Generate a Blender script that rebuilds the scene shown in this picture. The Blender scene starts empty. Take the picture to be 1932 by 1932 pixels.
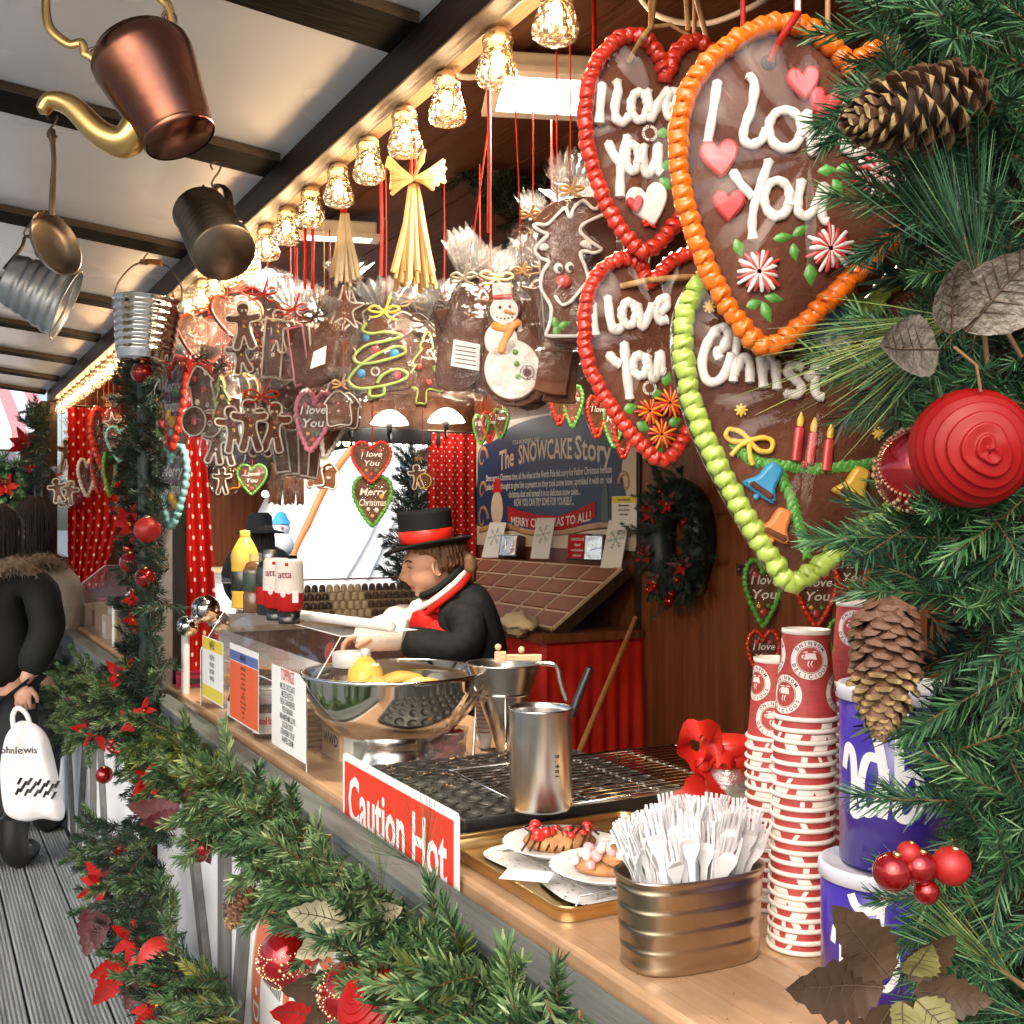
import bpy, math, random
from math import sin, cos, pi, radians, atan2, sqrt
from mathutils import Vector, Matrix, noise as mnoise
random.seed(11)
R = random.uniform
scene = bpy.context.scene
COL = scene.collection
# ------------------------------------------------------------------ camera, sky, sun, exposure
F, CX, HZ, EYE = 2100.0, 966.0, 985.0, 1.6        # focal length / centre / horizon in picture units, eye height in m
TH = math.atan2(1125.0, F)                        # the stall front runs along +Y, the camera is turned this far to its right
S_, C_ = sin(TH), cos(TH)
cam_d = bpy.data.cameras.new('camera')
cam = bpy.data.objects.new('camera', cam_d)
COL.objects.link(cam)
cam.location = (0, 0, EYE)
cam.rotation_euler = (pi / 2, 0, -TH)
cam_d.sensor_width = 36
cam_d.lens = 36 * F / 1932
cam_d.shift_y = 19 / 1932
cam_d.clip_start = 0.05
cam_d.clip_end = 600
scene.camera = cam
world = bpy.data.worlds.new('World')
scene.world = world
world.use_nodes = True
wn = world.node_tree
bgn = wn.nodes['Background']
sky = wn.nodes.new('ShaderNodeTexSky')
sky.sky_type = 'NISHITA'
sky.sun_disc = False
sky.sun_elevation = radians(36)
sky.sun_rotation = radians(-134)
sky.air_density = 1.0
sky.dust_density = 4.0
sky.ozone_density = 1.0
wn.links.new(sky.outputs[0], bgn.inputs[0])
bgn.inputs[1].default_value = 0.15
sun_d = bpy.data.lights.new('sun', 'SUN')
sun_d.energy = 1.1
sun_d.angle = radians(75)
sun_d.color = (1.0, 0.98, 0.96)
sun = bpy.data.objects.new('sun', sun_d)
COL.objects.link(sun)
_sd = Vector((-0.62, -0.60, 0.62)).normalized()     # direction towards the sun (over the street, to the left)
sun.rotation_euler = _sd.to_track_quat('Z', 'Y').to_euler()
scene.view_settings.view_transform = 'Standard'
scene.view_settings.look = 'None'
scene.view_settings.exposure = 1.0
scene.view_settings.gamma = 1.0
scene.view_settings.use_curve_mapping = False
scene.render.engine = 'CYCLES'
cy = scene.cycles
cy.use_adaptive_sampling = True
cy.adaptive_threshold = 0.035
cy.use_denoising = True
cy.time_limit = 900
cy.max_bounces = 10
cy.transparent_max_bounces = 24
cy.diffuse_bounces = 4
cy.glossy_bounces = 4
cy.transmission_bounces = 6
cy.sample_clamp_indirect = 6
cy.caustics_reflective = False
cy.caustics_refractive = False

# ------------------------------------------------------------------ picture -> place
CAMP = Vector((0, 0, EYE))
def ray(u, v):
    t = (u - CX) / F
    return Vector((S_ + t * C_, C_ - t * S_, (HZ - v) / F))
def PD(u, v, d): return CAMP + ray(u, v) * d
def PX(u, v, X):
    r = ray(u, v); return CAMP + r * (X / r.x)
def PY(u, v, Y):
    r = ray(u, v); return CAMP + r * (Y / r.y)
def PZ(u, v, Z):
    r = ray(u, v); return CAMP + r * ((Z - EYE) / r.z)

# ------------------------------------------------------------------ materials
def nd(nt, t, **kw):
    n = nt.nodes.new(t)
    for k, v in kw.items(): setattr(n, k, v)
    return n
_mats = {}
def mat(name, col=(.5, .5, .5), rough=.5, metal=0.0, var=.12, vs=6.0, bump=0.0, bs=60.0, coat=0.0, col2=None,
        stretch=None, emit=0.0, trans=0.0, spec=.5, sheen=0.0, detail=4.0, sss=0.0, aniso=0.0, roughvar=0.0, lo=.35, hi=.65, coord='Object'):
    m = bpy.data.materials.new(name)
    m.use_nodes = True
    nt = m.node_tree
    b = nt.nodes['Principled BSDF']
    b.inputs['Roughness'].default_value = rough
    b.inputs['Metallic'].default_value = metal
    b.inputs['Specular IOR Level'].default_value = spec
    b.inputs['Coat Weight'].default_value = coat
    b.inputs['Coat Roughness'].default_value = .06
    b.inputs['Sheen Weight'].default_value = sheen
    b.inputs['Transmission Weight'].default_value = trans
    b.inputs['Anisotropic'].default_value = aniso
    if sss:
        b.inputs['Subsurface Weight'].default_value = sss
        b.inputs['Subsurface Radius'].default_value = (.012, .006, .004)
    c = tuple(col) + (1,)
    if var or col2 or bump or roughvar:
        tc = nd(nt, 'ShaderNodeTexCoord')
        mp = nd(nt, 'ShaderNodeMapping')
        if stretch: mp.inputs['Scale'].default_value = stretch
        nt.links.new(tc.outputs[coord], mp.inputs[0])
    if var or col2:
        n = nd(nt, 'ShaderNodeTexNoise')
        n.inputs['Scale'].default_value = vs
        n.inputs['Detail'].default_value = detail
        nt.links.new(mp.outputs[0], n.inputs[0])
        rp = nd(nt, 'ShaderNodeValToRGB')
        rp.color_ramp.elements[0].position = lo
        rp.color_ramp.elements[1].position = hi
        c2 = tuple(col2) + (1,) if col2 else tuple(min(1, x * (1 + var)) for x in col) + (1,)
        c1 = c if col2 else tuple(x * (1 - var) for x in col) + (1,)
        rp.color_ramp.elements[0].color = c1
        rp.color_ramp.elements[1].color = c2
        nt.links.new(n.outputs[0], rp.inputs[0])
        nt.links.new(rp.outputs[0], b.inputs['Base Color'])
        if emit:
            nt.links.new(rp.outputs[0], b.inputs['Emission Color'])
    else:
        b.inputs['Base Color'].default_value = c
        b.inputs['Emission Color'].default_value = c
    if roughvar:
        n3 = nd(nt, 'ShaderNodeTexNoise'); n3.inputs['Scale'].default_value = vs * 1.7
        nt.links.new(mp.outputs[0], n3.inputs[0])
        mr = nd(nt, 'ShaderNodeMapRange')
        mr.inputs['To Min'].default_value = max(.02, rough - roughvar)
        mr.inputs['To Max'].default_value = rough + roughvar
        nt.links.new(n3.outputs[0], mr.inputs[0])
        nt.links.new(mr.outputs[0], b.inputs['Roughness'])
    b.inputs['Emission Strength'].default_value = emit
    if bump:
        n2 = nd(nt, 'ShaderNodeTexNoise')
        n2.inputs['Scale'].default_value = bs
        n2.inputs['Detail'].default_value = 3
        nt.links.new(mp.outputs[0], n2.inputs[0])
        bp = nd(nt, 'ShaderNodeBump')
        bp.inputs['Strength'].default_value = bump
        bp.inputs['Distance'].default_value = .01
        nt.links.new(n2.outputs[0], bp.inputs['Height'])
        nt.links.new(bp.outputs[0], b.inputs['Normal'])
        if coat: nt.links.new(bp.outputs[0], b.inputs['Coat Normal'])
    _mats[name] = m
    return m
def emitter(name, col, strength):
    m = bpy.data.materials.new(name); m.use_nodes = True
    nt = m.node_tree; nt.nodes.clear()
    e = nd(nt, 'ShaderNodeEmission'); o = nd(nt, 'ShaderNodeOutputMaterial')
    e.inputs[0].default_value = tuple(col) + (1,); e.inputs[1].default_value = strength
    nt.links.new(e.outputs[0], o.inputs[0])
    return m
def film(name, col=(1, 1, 1), gloss=.14, rough=.08, bump=1.0, bs=45.0, haze=.05):
    """thin clear film (cellophane, acrylic): see-through with crinkled reflections"""
    m = bpy.data.materials.new(name); m.use_nodes = True
    nt = m.node_tree; nt.nodes.clear()
    o = nd(nt, 'ShaderNodeOutputMaterial')
    tr = nd(nt, 'ShaderNodeBsdfTransparent'); tr.inputs[0].default_value = tuple(col) + (1,)
    gl = nd(nt, 'ShaderNodeBsdfGlossy'); gl.inputs['Roughness'].default_value = rough
    df = nd(nt, 'ShaderNodeBsdfDiffuse'); df.inputs[0].default_value = (.8, .8, .8, 1)
    m1 = nd(nt, 'ShaderNodeMixShader'); m2 = nd(nt, 'ShaderNodeMixShader')
    m1.inputs[0].default_value = haze
    nt.links.new(tr.outputs[0], m1.inputs[1]); nt.links.new(df.outputs[0], m1.inputs[2])
    lw = nd(nt, 'ShaderNodeLayerWeight'); lw.inputs[0].default_value = .25
    ad = nd(nt, 'ShaderNodeMath', operation='MULTIPLY_ADD')
    ad.inputs[1].default_value = .42; ad.inputs[2].default_value = gloss
    nt.links.new(lw.outputs['Fresnel'], ad.inputs[0])
    nt.links.new(ad.outputs[0], m2.inputs[0])
    nt.links.new(m1.outputs[0], m2.inputs[1]); nt.links.new(gl.outputs[0], m2.inputs[2])
    nt.links.new(m2.outputs[0], o.inputs[0])
    if bump:
        tc = nd(nt, 'ShaderNodeTexCoord')
        n = nd(nt, 'ShaderNodeTexNoise'); n.inputs['Scale'].default_value = bs; n.inputs['Detail'].default_value = 5
        n.inputs['Distortion'].default_value = 1.5
        nt.links.new(tc.outputs['Object'], n.inputs[0])
        bp = nd(nt, 'ShaderNodeBump'); bp.inputs['Strength'].default_value = bump; bp.inputs['Distance'].default_value = .012
        nt.links.new(n.outputs[0], bp.inputs['Height'])
        nt.links.new(bp.outputs[0], gl.inputs['Normal']); nt.links.new(bp.outputs[0], lw.inputs['Normal'])
    return m
def dots_mat(name, base, dot, n=1.0, r=.18):
    """printed cloth with staggered dots; uv in cells"""
    m = mat(name, base, .8, var=.1, vs=5, spec=.15)
    nt = m.node_tree; b = nt.nodes['Principled BSDF']
    old = b.inputs['Base Color'].links[0].from_socket
    uv = nd(nt, 'ShaderNodeUVMap'); mp = nd(nt, 'ShaderNodeMapping'); mp.inputs['Scale'].default_value = (n, n, n)
    nt.links.new(uv.outputs[0], mp.inputs[0])
    ds = []
    for off in ((0, 0, 0), (.5, .5, 0)):
        ad = nd(nt, 'ShaderNodeVectorMath', operation='ADD'); ad.inputs[1].default_value = off
        fr = nd(nt, 'ShaderNodeVectorMath', operation='FRACTION')
        su = nd(nt, 'ShaderNodeVectorMath', operation='SUBTRACT'); su.inputs[1].default_value = (.5, .5, 0)
        ln = nd(nt, 'ShaderNodeVectorMath', operation='LENGTH')
        nt.links.new(mp.outputs[0], ad.inputs[0]); nt.links.new(ad.outputs[0], fr.inputs[0])
        nt.links.new(fr.outputs[0], su.inputs[0]); nt.links.new(su.outputs[0], ln.inputs[0])
        ds.append(ln.outputs['Value'])
    mi = nd(nt, 'ShaderNodeMath', operation='MINIMUM')
    nt.links.new(ds[0], mi.inputs[0]); nt.links.new(ds[1], mi.inputs[1])
    lt = nd(nt, 'ShaderNodeMath', operation='LESS_THAN'); lt.inputs[1].default_value = r
    nt.links.new(mi.outputs[0], lt.inputs[0])
    mx = nd(nt, 'ShaderNodeMix', data_type='RGBA')
    nt.links.new(lt.outputs[0], mx.inputs[0]); nt.links.new(old, mx.inputs[6]); mx.inputs[7].default_value = tuple(dot) + (1,)
    nt.links.new(mx.outputs[2], b.inputs['Base Color'])
    return m

# ------------------------------------------------------------------ mesh builder
def rz(a): return Matrix.Rotation(a, 4, 'Z')
def rx(a): return Matrix.Rotation(a, 4, 'X')
def ry(a): return Matrix.Rotation(a, 4, 'Y')
def tr(x, y=None, z=None): return Matrix.Translation(x if y is None else (x, y, z))
def align(d, roll=0.0):
    """matrix turning +Z to direction d"""
    return Vector(d).to_track_quat('Z', 'Y').to_matrix().to_4x4() @ rz(roll)
class MB:
    def __init__(self): self.v = []; self.f = []; self.m = []; self.s = []; self.uv = None
    def add(self, vs, fs, mi=0, smooth=False, M=None):
        o = len(self.v)
        self.v += [tuple(M @ Vector(p)) if M is not None else tuple(p) for p in vs]
        for f in fs:
            self.f.append(tuple(i + o for i in f)); self.m.append(mi); self.s.append(smooth)
        return self
    def box(self, a, b, mi=0, M=None):
        (x0, y0, z0), (x1, y1, z1) = a, b
        vs = [(x0, y0, z0), (x1, y0, z0), (x1, y1, z0), (x0, y1, z0), (x0, y0, z1), (x1, y0, z1), (x1, y1, z1), (x0, y1, z1)]
        return self.add(vs, [(0, 3, 2, 1), (4, 5, 6, 7), (0, 1, 5, 4), (1, 2, 6, 5), (2, 3, 7, 6), (3, 0, 4, 7)], mi, False, M)
    def quad(self, p, mi=0): return self.add(p, [tuple(range(len(p)))], mi)
    def tube(self, pts, r, n=8, mi=0, closed=False, caps=True, M=None, flat=1.0, smooth=True):
        pts = [Vector(p) for p in pts]; L = len(pts)
        rr = r if isinstance(r, (list, tuple)) else [r] * L
        T = []
        for i in range(L):
            if closed: t = pts[(i + 1) % L] - pts[i - 1]
            else: t = pts[min(i + 1, L - 1)] - pts[max(i - 1, 0)]
            T.append(t.normalized() if t.length > 1e-9 else Vector((0, 0, 1)))
        up = Vector((0, 1, 0)) if abs(T[0].y) < .9 else Vector((1, 0, 0))
        A = (up - T[0] * up.dot(T[0])).normalized()
        vs = []; 
        for i in range(L):
            A = (A - T[i] * A.dot(T[i]))
            A = A.normalized() if A.length > 1e-6 else T[i].orthogonal().normalized()
            B = T[i].cross(A)
            for k in range(n):
                a = 2 * pi * k / n
                vs.append(pts[i] + (A * (cos(a) * flat) + B * sin(a)) * rr[i])
        fs = []
        for i in range(L if closed else L - 1):
            j = (i + 1) % L
            for k in range(n):
                k2 = (k + 1) % n
                fs.append((i * n + k, i * n + k2, j * n + k2, j * n + k))
        self.add(vs, fs, mi, smooth, M)
        if caps and not closed:
            e = []
            for i, sg in ((0, -1), (L - 1, 1)):   # rounded ends
                c = pts[i] + T[i] * rr[i] * .6 * sg
                ring = [vs[i * n + k] for k in range(n)]
                fs2 = [(k, (k + 1) % n, n) if sg > 0 else ((k + 1) % n, k, n) for k in range(n)]
                self.add(ring + [c], fs2, mi, smooth, M)
        return self
    def lathe(self, prof, n=24, mi=0, M=None, smooth=True, sx=1.0, sy=1.0, wob=None):
        vs = []; L = len(prof)
        for i, (r, z) in enumerate(prof):
            for k in range(n):
                a = 2 * pi * k / n
                q = r * (wob(a, i) if wob else 1)
                vs.append((q * cos(a) * sx, q * sin(a) * sy, z))
        fs = []
        for i in range(L - 1):
            for k in range(n):
                k2 = (k + 1) % n
                fs.append((i * n + k, i * n + k2, (i + 1) * n + k2, (i + 1) * n + k))
        if prof[0][0] > 1e-6 and False: pass
        self.add(vs, fs, mi, smooth, M)
        return self
    def disc(self, c, r, n=20, mi=0, M=None, sx=1.0, sy=1.0, up=True):
        vs = [(c[0] + r * cos(2 * pi * k / n) * sx, c[1] + r * sin(2 * pi * k / n) * sy, c[2]) for k in range(n)]
        return self.add(vs, [tuple(range(n)) if up else tuple(reversed(range(n)))], mi, False, M)
    def ball(self, c, r, nu=12, nv=8, mi=0, M=None, s=(1, 1, 1)):
        prof = [(max(1e-5, sin(pi * i / nv)) * r, -cos(pi * i / nv) * r) for i in range(nv + 1)]
        MM = Matrix.Translation(c) @ Matrix.Diagonal((s[0], s[1], s[2], 1))
        return self.lathe(prof, nu, mi, (M @ MM) if M is not None else MM)
    def prism(self, out, t, bev=0.0, mi=0, M=None, y=0.0, front_mi=None):
        """outline in the xz plane (list of (x, z)), thickness t along y with rounded front edge; front faces -y"""
        n = len(out)
        ar = sum(out[i][0] * out[(i + 1) % n][1] - out[(i + 1) % n][0] * out[i][1] for i in range(n))
        if ar < 0: out = out[::-1]
        nrm = []
        for i in range(n):
            a, b = Vector(out[i - 1]), Vector(out[(i + 1) % n])
            d = (b - a); d = d.normalized() if d.length > 1e-9 else Vector((1, 0))
            nrm.append(Vector((-d.y, d.x)))       # inward for ccw
        rings = [(y + t / 2, 0), (y - t / 2 + bev, 0)]
        if bev: rings += [(y - t / 2 + bev * .3, bev * .3), (y - t / 2, bev)]
        vs = []
        for yy, ins in rings:
            for i in range(n): vs.append((out[i][0] + nrm[i].x * ins, yy, out[i][1] + nrm[i].y * ins))
        fs = []
        for q in range(len(rings) - 1):
            for i in range(n):
                j = (i + 1) % n
                fs.append((q * n + i, (q + 1) * n + i, (q + 1) * n + j, q * n + j))
        self.add(vs, [tuple(reversed(f)) for f in fs], mi, bool(bev), M)
        k = len(rings) - 1
        self.add([vs[k * n + i] for i in range(n)], [tuple(range(n))], mi if front_mi is None else front_mi, False, M)
        self.add([vs[i] for i in range(n)], [tuple(reversed(range(n)))], mi, False, M)
        return self
    def mesh(self, name, mats):
        me = bpy.data.meshes.new(name)
        me.from_pydata(self.v, [], self.f)
        for m in (mats if isinstance(mats, (list, tuple)) else [mats]): me.materials.append(m)
        me.polygons.foreach_set('material_index', self.m)
        me.polygons.foreach_set('use_smooth', self.s)
        if self.uv:
            l = me.uv_layers.new(name='UVMap')
            for lp in me.loops: l.data[lp.index].uv = self.uv[lp.vertex_index]
        me.update()
        return me
    def build(self, name, mats, parent=None, loc=None, M=None, bevel=0.0):
        return obj(name, self.mesh(name, mats), parent, loc, M, bevel)
def obj(name, me, parent=None, loc=None, M=None, bevel=0.0):
    o = bpy.data.objects.new(name, me)
    COL.objects.link(o)
    if parent is not None: o.parent = parent
    if M is not None: o.matrix_basis = M
    elif loc is not None: o.location = loc
    if bevel:
        b = o.modifiers.new('bevel', 'BEVEL'); b.width = bevel; b.segments = 2; b.limit_method = 'ANGLE'
    return o
def tag(o, label, cat, group=None, kind=None):
    o['label'] = label; o['category'] = cat
    if group: o['group'] = group
    if kind: o['kind'] = kind
    return o
def thing(name, label, cat, loc=(0, 0, 0), M=None, group=None):
    o = bpy.data.objects.new(name, None)
    o.empty_display_size = .05
    COL.objects.link(o)
    if M is not None: o.matrix_basis = M
    else: o.location = loc
    return tag(o, label, cat, group)
def struct(o):
    o['kind'] = 'structure'; return o
def kids(o): return [c for c in ALLOBJ() if c.parent == o]
def ALLOBJ(): return COL.objects
def copy_tree(root, children, M=None, label=None, group=None):
    """copy a thing and its parts; children = list of (part, [sub-parts])"""
    r = root.copy(); COL.objects.link(r)
    if M is not None: r.matrix_basis = M
    if label: r['label'] = label
    if group: r['group'] = group
    for c, sub in children:
        n = c.copy(); COL.objects.link(n); n.parent = r
        for s in sub:
            q = s.copy(); COL.objects.link(q); q.parent = n
    return r
class Hang:
    """a thing held upright, square to the picture plane (plus yaw): local x right, z up, -y to the viewer"""
    def __init__(self, name, label, cat, u, v, d, yaw=0.0, group=None, dy=0.0):
        self.u, self.v, self.k = u, v, d / F
        self.cy = cos(yaw)
        self.M = tr(PD(u, v, d)) @ rz(-TH + yaw)
        self.o = thing(name, label, cat, M=self.M, group=group)
    def p(self, x, y, off=0.0): return Vector(((x - self.u) * self.k / self.cy, off, (self.v - y) * self.k))
    def q(self, x, y):
        a = self.p(x, y); return (a.x, a.z)
    def L(self, pts, off=0.0): return [self.p(x, y, off) for x, y in pts]
def spline(pts, n=6, closed=False):
    P = [Vector(p) for p in pts]; L = len(P); out = []
    for i in range(L if closed else L - 1):
        if closed: a, b, c, d = P[i - 1], P[i], P[(i + 1) % L], P[(i + 2) % L]
        else: a, b, c, d = P[max(i - 1, 0)], P[i], P[i + 1], P[min(i + 2, L - 1)]
        for k in range(n):
            t = k / n
            out.append(.5 * ((2 * b) + (c - a) * t + (2 * a - 5 * b + 4 * c - d) * t * t + (3 * b - a - 3 * c + d) * t ** 3))
    if not closed: out.append(P[-1])
    return out
def resample(P, step, closed=False):
    P = [Vector(p) for p in P]
    if closed: P = P + [P[0]]
    out = [P[0].copy()]; need = step
    for a, b in zip(P, P[1:]):
        d = (b - a).length; pos = 0
        while d - pos >= need:
            pos += need; out.append(a.lerp(b, pos / d)); need = step
        need -= d - pos
    if closed and (out[-1] - out[0]).length < step * .5: out.pop()
    return out
_fontcache = {}
def text_mb(mb, s, size, M, mi=0, align_x='CENTER', sx=1.0, bold=0.0, ext=0.0, warp=None, res=2, shear=0.0, spacing=1.0):
    """lettering from the built-in font as flat geometry in local xz, facing -y"""
    cu = bpy.data.curves.new('t', 'FONT')
    cu.body = s; cu.size = size; cu.align_x = align_x; cu.offset = bold; cu.extrude = ext; cu.resolution_u = res
    cu.shear = shear; cu.space_character = spacing
    o = bpy.data.objects.new('t', cu)
    COL.objects.link(o)
    dg = bpy.context.evaluated_depsgraph_get()
    me = bpy.data.meshes.new_from_object(o.evaluated_get(dg))
    vs = [(v.co.x * sx, -v.co.z, v.co.y) for v in me.vertices]
    if warp: vs = [warp(p) for p in vs]
    mb.add(vs, [tuple(p.vertices) for p in me.polygons], mi, False, M)
    bpy.data.objects.remove(o); bpy.data.curves.remove(cu); bpy.data.meshes.remove(me)
    return mb
ORD = ['first', 'second', 'third', 'fourth', 'fifth', 'sixth', 'seventh', 'eighth', 'ninth', 'tenth', 'eleventh', 'twelfth', 'thirteenth', 'fourteenth',
       'fifteenth', 'sixteenth', 'seventeenth', 'eighteenth', 'nineteenth', 'twentieth', 'twenty-first', 'twenty-second', 'twenty-third', 'twenty-fourth', 'twenty-fifth',
       'twenty-sixth', 'twenty-seventh', 'twenty-eighth', 'twenty-ninth', 'thirtieth', 'thirty-first', 'thirty-second', 'thirty-third', 'thirty-fourth', 'thirty-fifth', 'thirty-sixth']
def skin(verts, edges, radii, root=0, sub=2, branch=.3):
    """grow a continuous surface over a skeleton and return (verts, faces)"""
    me = bpy.data.meshes.new('sk'); me.from_pydata([tuple(v) for v in verts], edges, [])
    o = bpy.data.objects.new('sk', me); COL.objects.link(o)
    sk = o.modifiers.new('s', 'SKIN'); sk.branch_smoothing = branch; sk.use_smooth_shade = True
    if sub:
        ss = o.modifiers.new('ss', 'SUBSURF'); ss.levels = sub; ss.render_levels = sub
    for i, r in enumerate(radii):
        r = r if isinstance(r, (tuple, list)) else (r, r)
        me.skin_vertices[0].data[i].radius = r
        me.skin_vertices[0].data[i].use_root = (i == root)
    dg = bpy.context.evaluated_depsgraph_get()
    m2 = bpy.data.meshes.new_from_object(o.evaluated_get(dg))
    res = [tuple(v.co) for v in m2.vertices], [tuple(p.vertices) for p in m2.polygons]
    bpy.data.objects.remove(o); bpy.data.meshes.remove(me); bpy.data.meshes.remove(m2)
    return res
# ------------------------------------------------------------------ materials of the place
def wood(name, c1, c2, rough=.45, axis='Y', sc=3.0, bump=.25, coat=0.0):
    st = {'Y': (9, .55, 9), 'X': (.55, 9, 9), 'Z': (9, 9, .55)}[axis]
    return mat(name, c1, rough, col2=c2, vs=sc, stretch=st, bump=bump, bs=sc * 5, coat=coat, detail=6, lo=.3, hi=.7, spec=.2)
m_beam = wood('beam_wood', (.022, .012, .008), (.050, .027, .016), .5, 'Y')
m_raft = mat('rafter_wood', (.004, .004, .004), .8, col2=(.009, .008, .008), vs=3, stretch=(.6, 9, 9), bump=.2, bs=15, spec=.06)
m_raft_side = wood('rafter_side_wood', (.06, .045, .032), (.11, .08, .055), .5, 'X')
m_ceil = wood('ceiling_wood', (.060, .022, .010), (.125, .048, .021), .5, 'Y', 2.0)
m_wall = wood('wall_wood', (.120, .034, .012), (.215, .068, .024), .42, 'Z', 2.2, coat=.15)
m_pale = wood('pale_wood', (.50, .34, .20), (.62, .45, .28), .5, 'Y')
m_grey_t = wood('weathered_timber', (.10, .105, .10), (.20, .205, .195), .7, 'Z', 4)
m_ledge = wood('ledge_timber', (.085, .10, .095), (.17, .185, .175), .65, 'Y', 3)
m_deck = wood('deck_timber', (.17, .185, .18), (.30, .32, .31), .55, 'Y', 3, bump=.5)
m_white = mat('white_panel', (.78, .80, .82), .45, var=.06, vs=3, bump=.03, bs=30)
m_awn = mat('awning_sheet', (.80, .83, .86), .26, var=.09, vs=1.6, bump=.2, bs=2.6, roughvar=.08, coat=.2)
_nt = m_awn.node_tree; _pb = _nt.nodes['Principled BSDF']; _tl = nd(_nt, 'ShaderNodeBsdfTranslucent'); _tl.inputs[0].default_value = (.8, .82, .84, 1)
_mx = nd(_nt, 'ShaderNodeMixShader'); _mx.inputs[0].default_value = .13; _nt.links.new(_pb.outputs[0], _mx.inputs[1]); _nt.links.new(_tl.outputs[0], _mx.inputs[2]); _nt.links.new(_mx.outputs[0], _nt.nodes['Material Output'].inputs[0])
m_black = mat('black_paint', (.012, .012, .013), .35, var=.2)
m_steel = mat('polished_steel', (.74, .74, .73), .09, 1.0, var=.04, roughvar=.03)
m_brush = mat('brushed_steel', (.62, .61, .59), .26, 1.0, var=.08, vs=4, stretch=(40, 40, .6), bump=.05, bs=30)
m_galv = mat('galvanised_steel', (.42, .44, .45), .42, 1.0, var=.2, vs=12)
m_alu = mat('channel_metal', (.50, .51, .50), .38, 1.0, var=.15, vs=8)
m_gold = mat('gold_tray_metal', (.72, .50, .22), .28, 1.0, var=.1)
m_tin = mat('warm_tin', (.52, .41, .29), .33, 1.0, var=.12, vs=10, bump=.03)
m_copper = mat('copper', (.27, .105, .062), .27, 1.0, col2=(.14, .06, .042), vs=7, roughvar=.12, bump=.10, bs=14)
m_brass = mat('brass', (.70, .46, .17), .28, 1.0, var=.15, vs=14)
m_iron = mat('dark_iron', (.10, .085, .07), .42, .9, col2=(.20, .15, .10), vs=14)
m_pewter = mat('dull_pewter', (.29, .235, .18), .36, 1.0, col2=(.18, .14, .11), vs=9, roughvar=.1, bump=.12, bs=16)
m_paving = mat('paving', (.16, .165, .17), .7, var=.25, vs=3, bump=.3, bs=20)
def butcher():
    m = mat('butcher_block', (.60, .37, .20), .32, var=.1, vs=3, coat=.25)
    nt = m.node_tree; b = nt.nodes['Principled BSDF']
    tc = nd(nt, 'ShaderNodeTexCoord'); mp = nd(nt, 'ShaderNodeMapping'); mp.inputs['Rotation'].default_value = (0, 0, pi / 2)
    br = nd(nt, 'ShaderNodeTexBrick'); br.inputs['Scale'].default_value = 1.0
    br.inputs['Brick Width'].default_value = .42; br.inputs['Row Height'].default_value = .042
    br.inputs['Mortar Size'].default_value = .0006; br.inputs['Bias'].default_value = 0
    br.inputs['Color1'].default_value = (.64, .40, .225, 1); br.inputs['Color2'].default_value = (.50, .29, .15, 1)
    br.inputs['Mortar'].default_value = (.40, .23, .12, 1)
    nt.links.new(tc.outputs['Object'], mp.inputs[0]); nt.links.new(mp.outputs[0], br.inputs[0])
    ns = nd(nt, 'ShaderNodeTexNoise'); m2 = nd(nt, 'ShaderNodeMapping'); m2.inputs['Scale'].default_value = (60, 4, 60)
    nt.links.new(tc.outputs['Object'], m2.inputs[0]); nt.links.new(m2.outputs[0], ns.inputs[0]); ns.inputs['Scale'].default_value = 1.5
    mx = nd(nt, 'ShaderNodeMix', data_type='RGBA'); mx.blend_type = 'MULTIPLY'; mx.inputs[0].default_value = .34
    nt.links.new(br.outputs[0], mx.inputs[6]); nt.links.new(ns.outputs[0], mx.inputs[7])
    st = nd(nt, 'ShaderNodeTexNoise'); st.inputs['Scale'].default_value = 7; st.inputs['Detail'].default_value = 8; st.inputs['Roughness'].default_value = .7; nt.links.new(tc.outputs['Object'], st.inputs[0])
    rp = nd(nt, 'ShaderNodeValToRGB'); rp.color_ramp.elements[0].position = .30; rp.color_ramp.elements[1].position = .55; rp.color_ramp.elements[0].color = (.55, .5, .46, 1); nt.links.new(st.outputs[0], rp.inputs[0])
    m3 = nd(nt, 'ShaderNodeMix', data_type='RGBA'); m3.blend_type = 'MULTIPLY'; m3.inputs[0].default_value = .6
    nt.links.new(mx.outputs[2], m3.inputs[6]); nt.links.new(rp.outputs[0], m3.inputs[7]); nt.links.new(m3.outputs[2], b.inputs['Base Color'])
    mr = nd(nt, 'ShaderNodeMapRange'); mr.inputs['To Min'].default_value = .55; mr.inputs['To Max'].default_value = .22; nt.links.new(st.outputs[0], mr.inputs[0]); nt.links.new(mr.outputs[0], b.inputs['Roughness'])
    return m
m_block = butcher()
m_film = film('cellophane', gloss=.055, rough=.035, bump=1.0, bs=30, haze=.004)
m_film2 = film('cellophane_flat', gloss=.014, rough=.02, bump=.6, bs=4.0, haze=.0)
m_acryl = film('acrylic_sheet', (.97, .99, .98), .07, .02, 0, haze=.03)
m_clear = film('clear_plastic', (.93, .95, .95), .10, .06, .3, 30, haze=.08)
m_red_dots = dots_mat('red_dotted_cloth', (.42, .009, .006), (.75, .62, .55), 1.0, .105)
m_white_glow = emitter('lamp_panel_light', (1, .93, .80), 9.0)
z_ = lambda Z: EYE + Z

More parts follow.
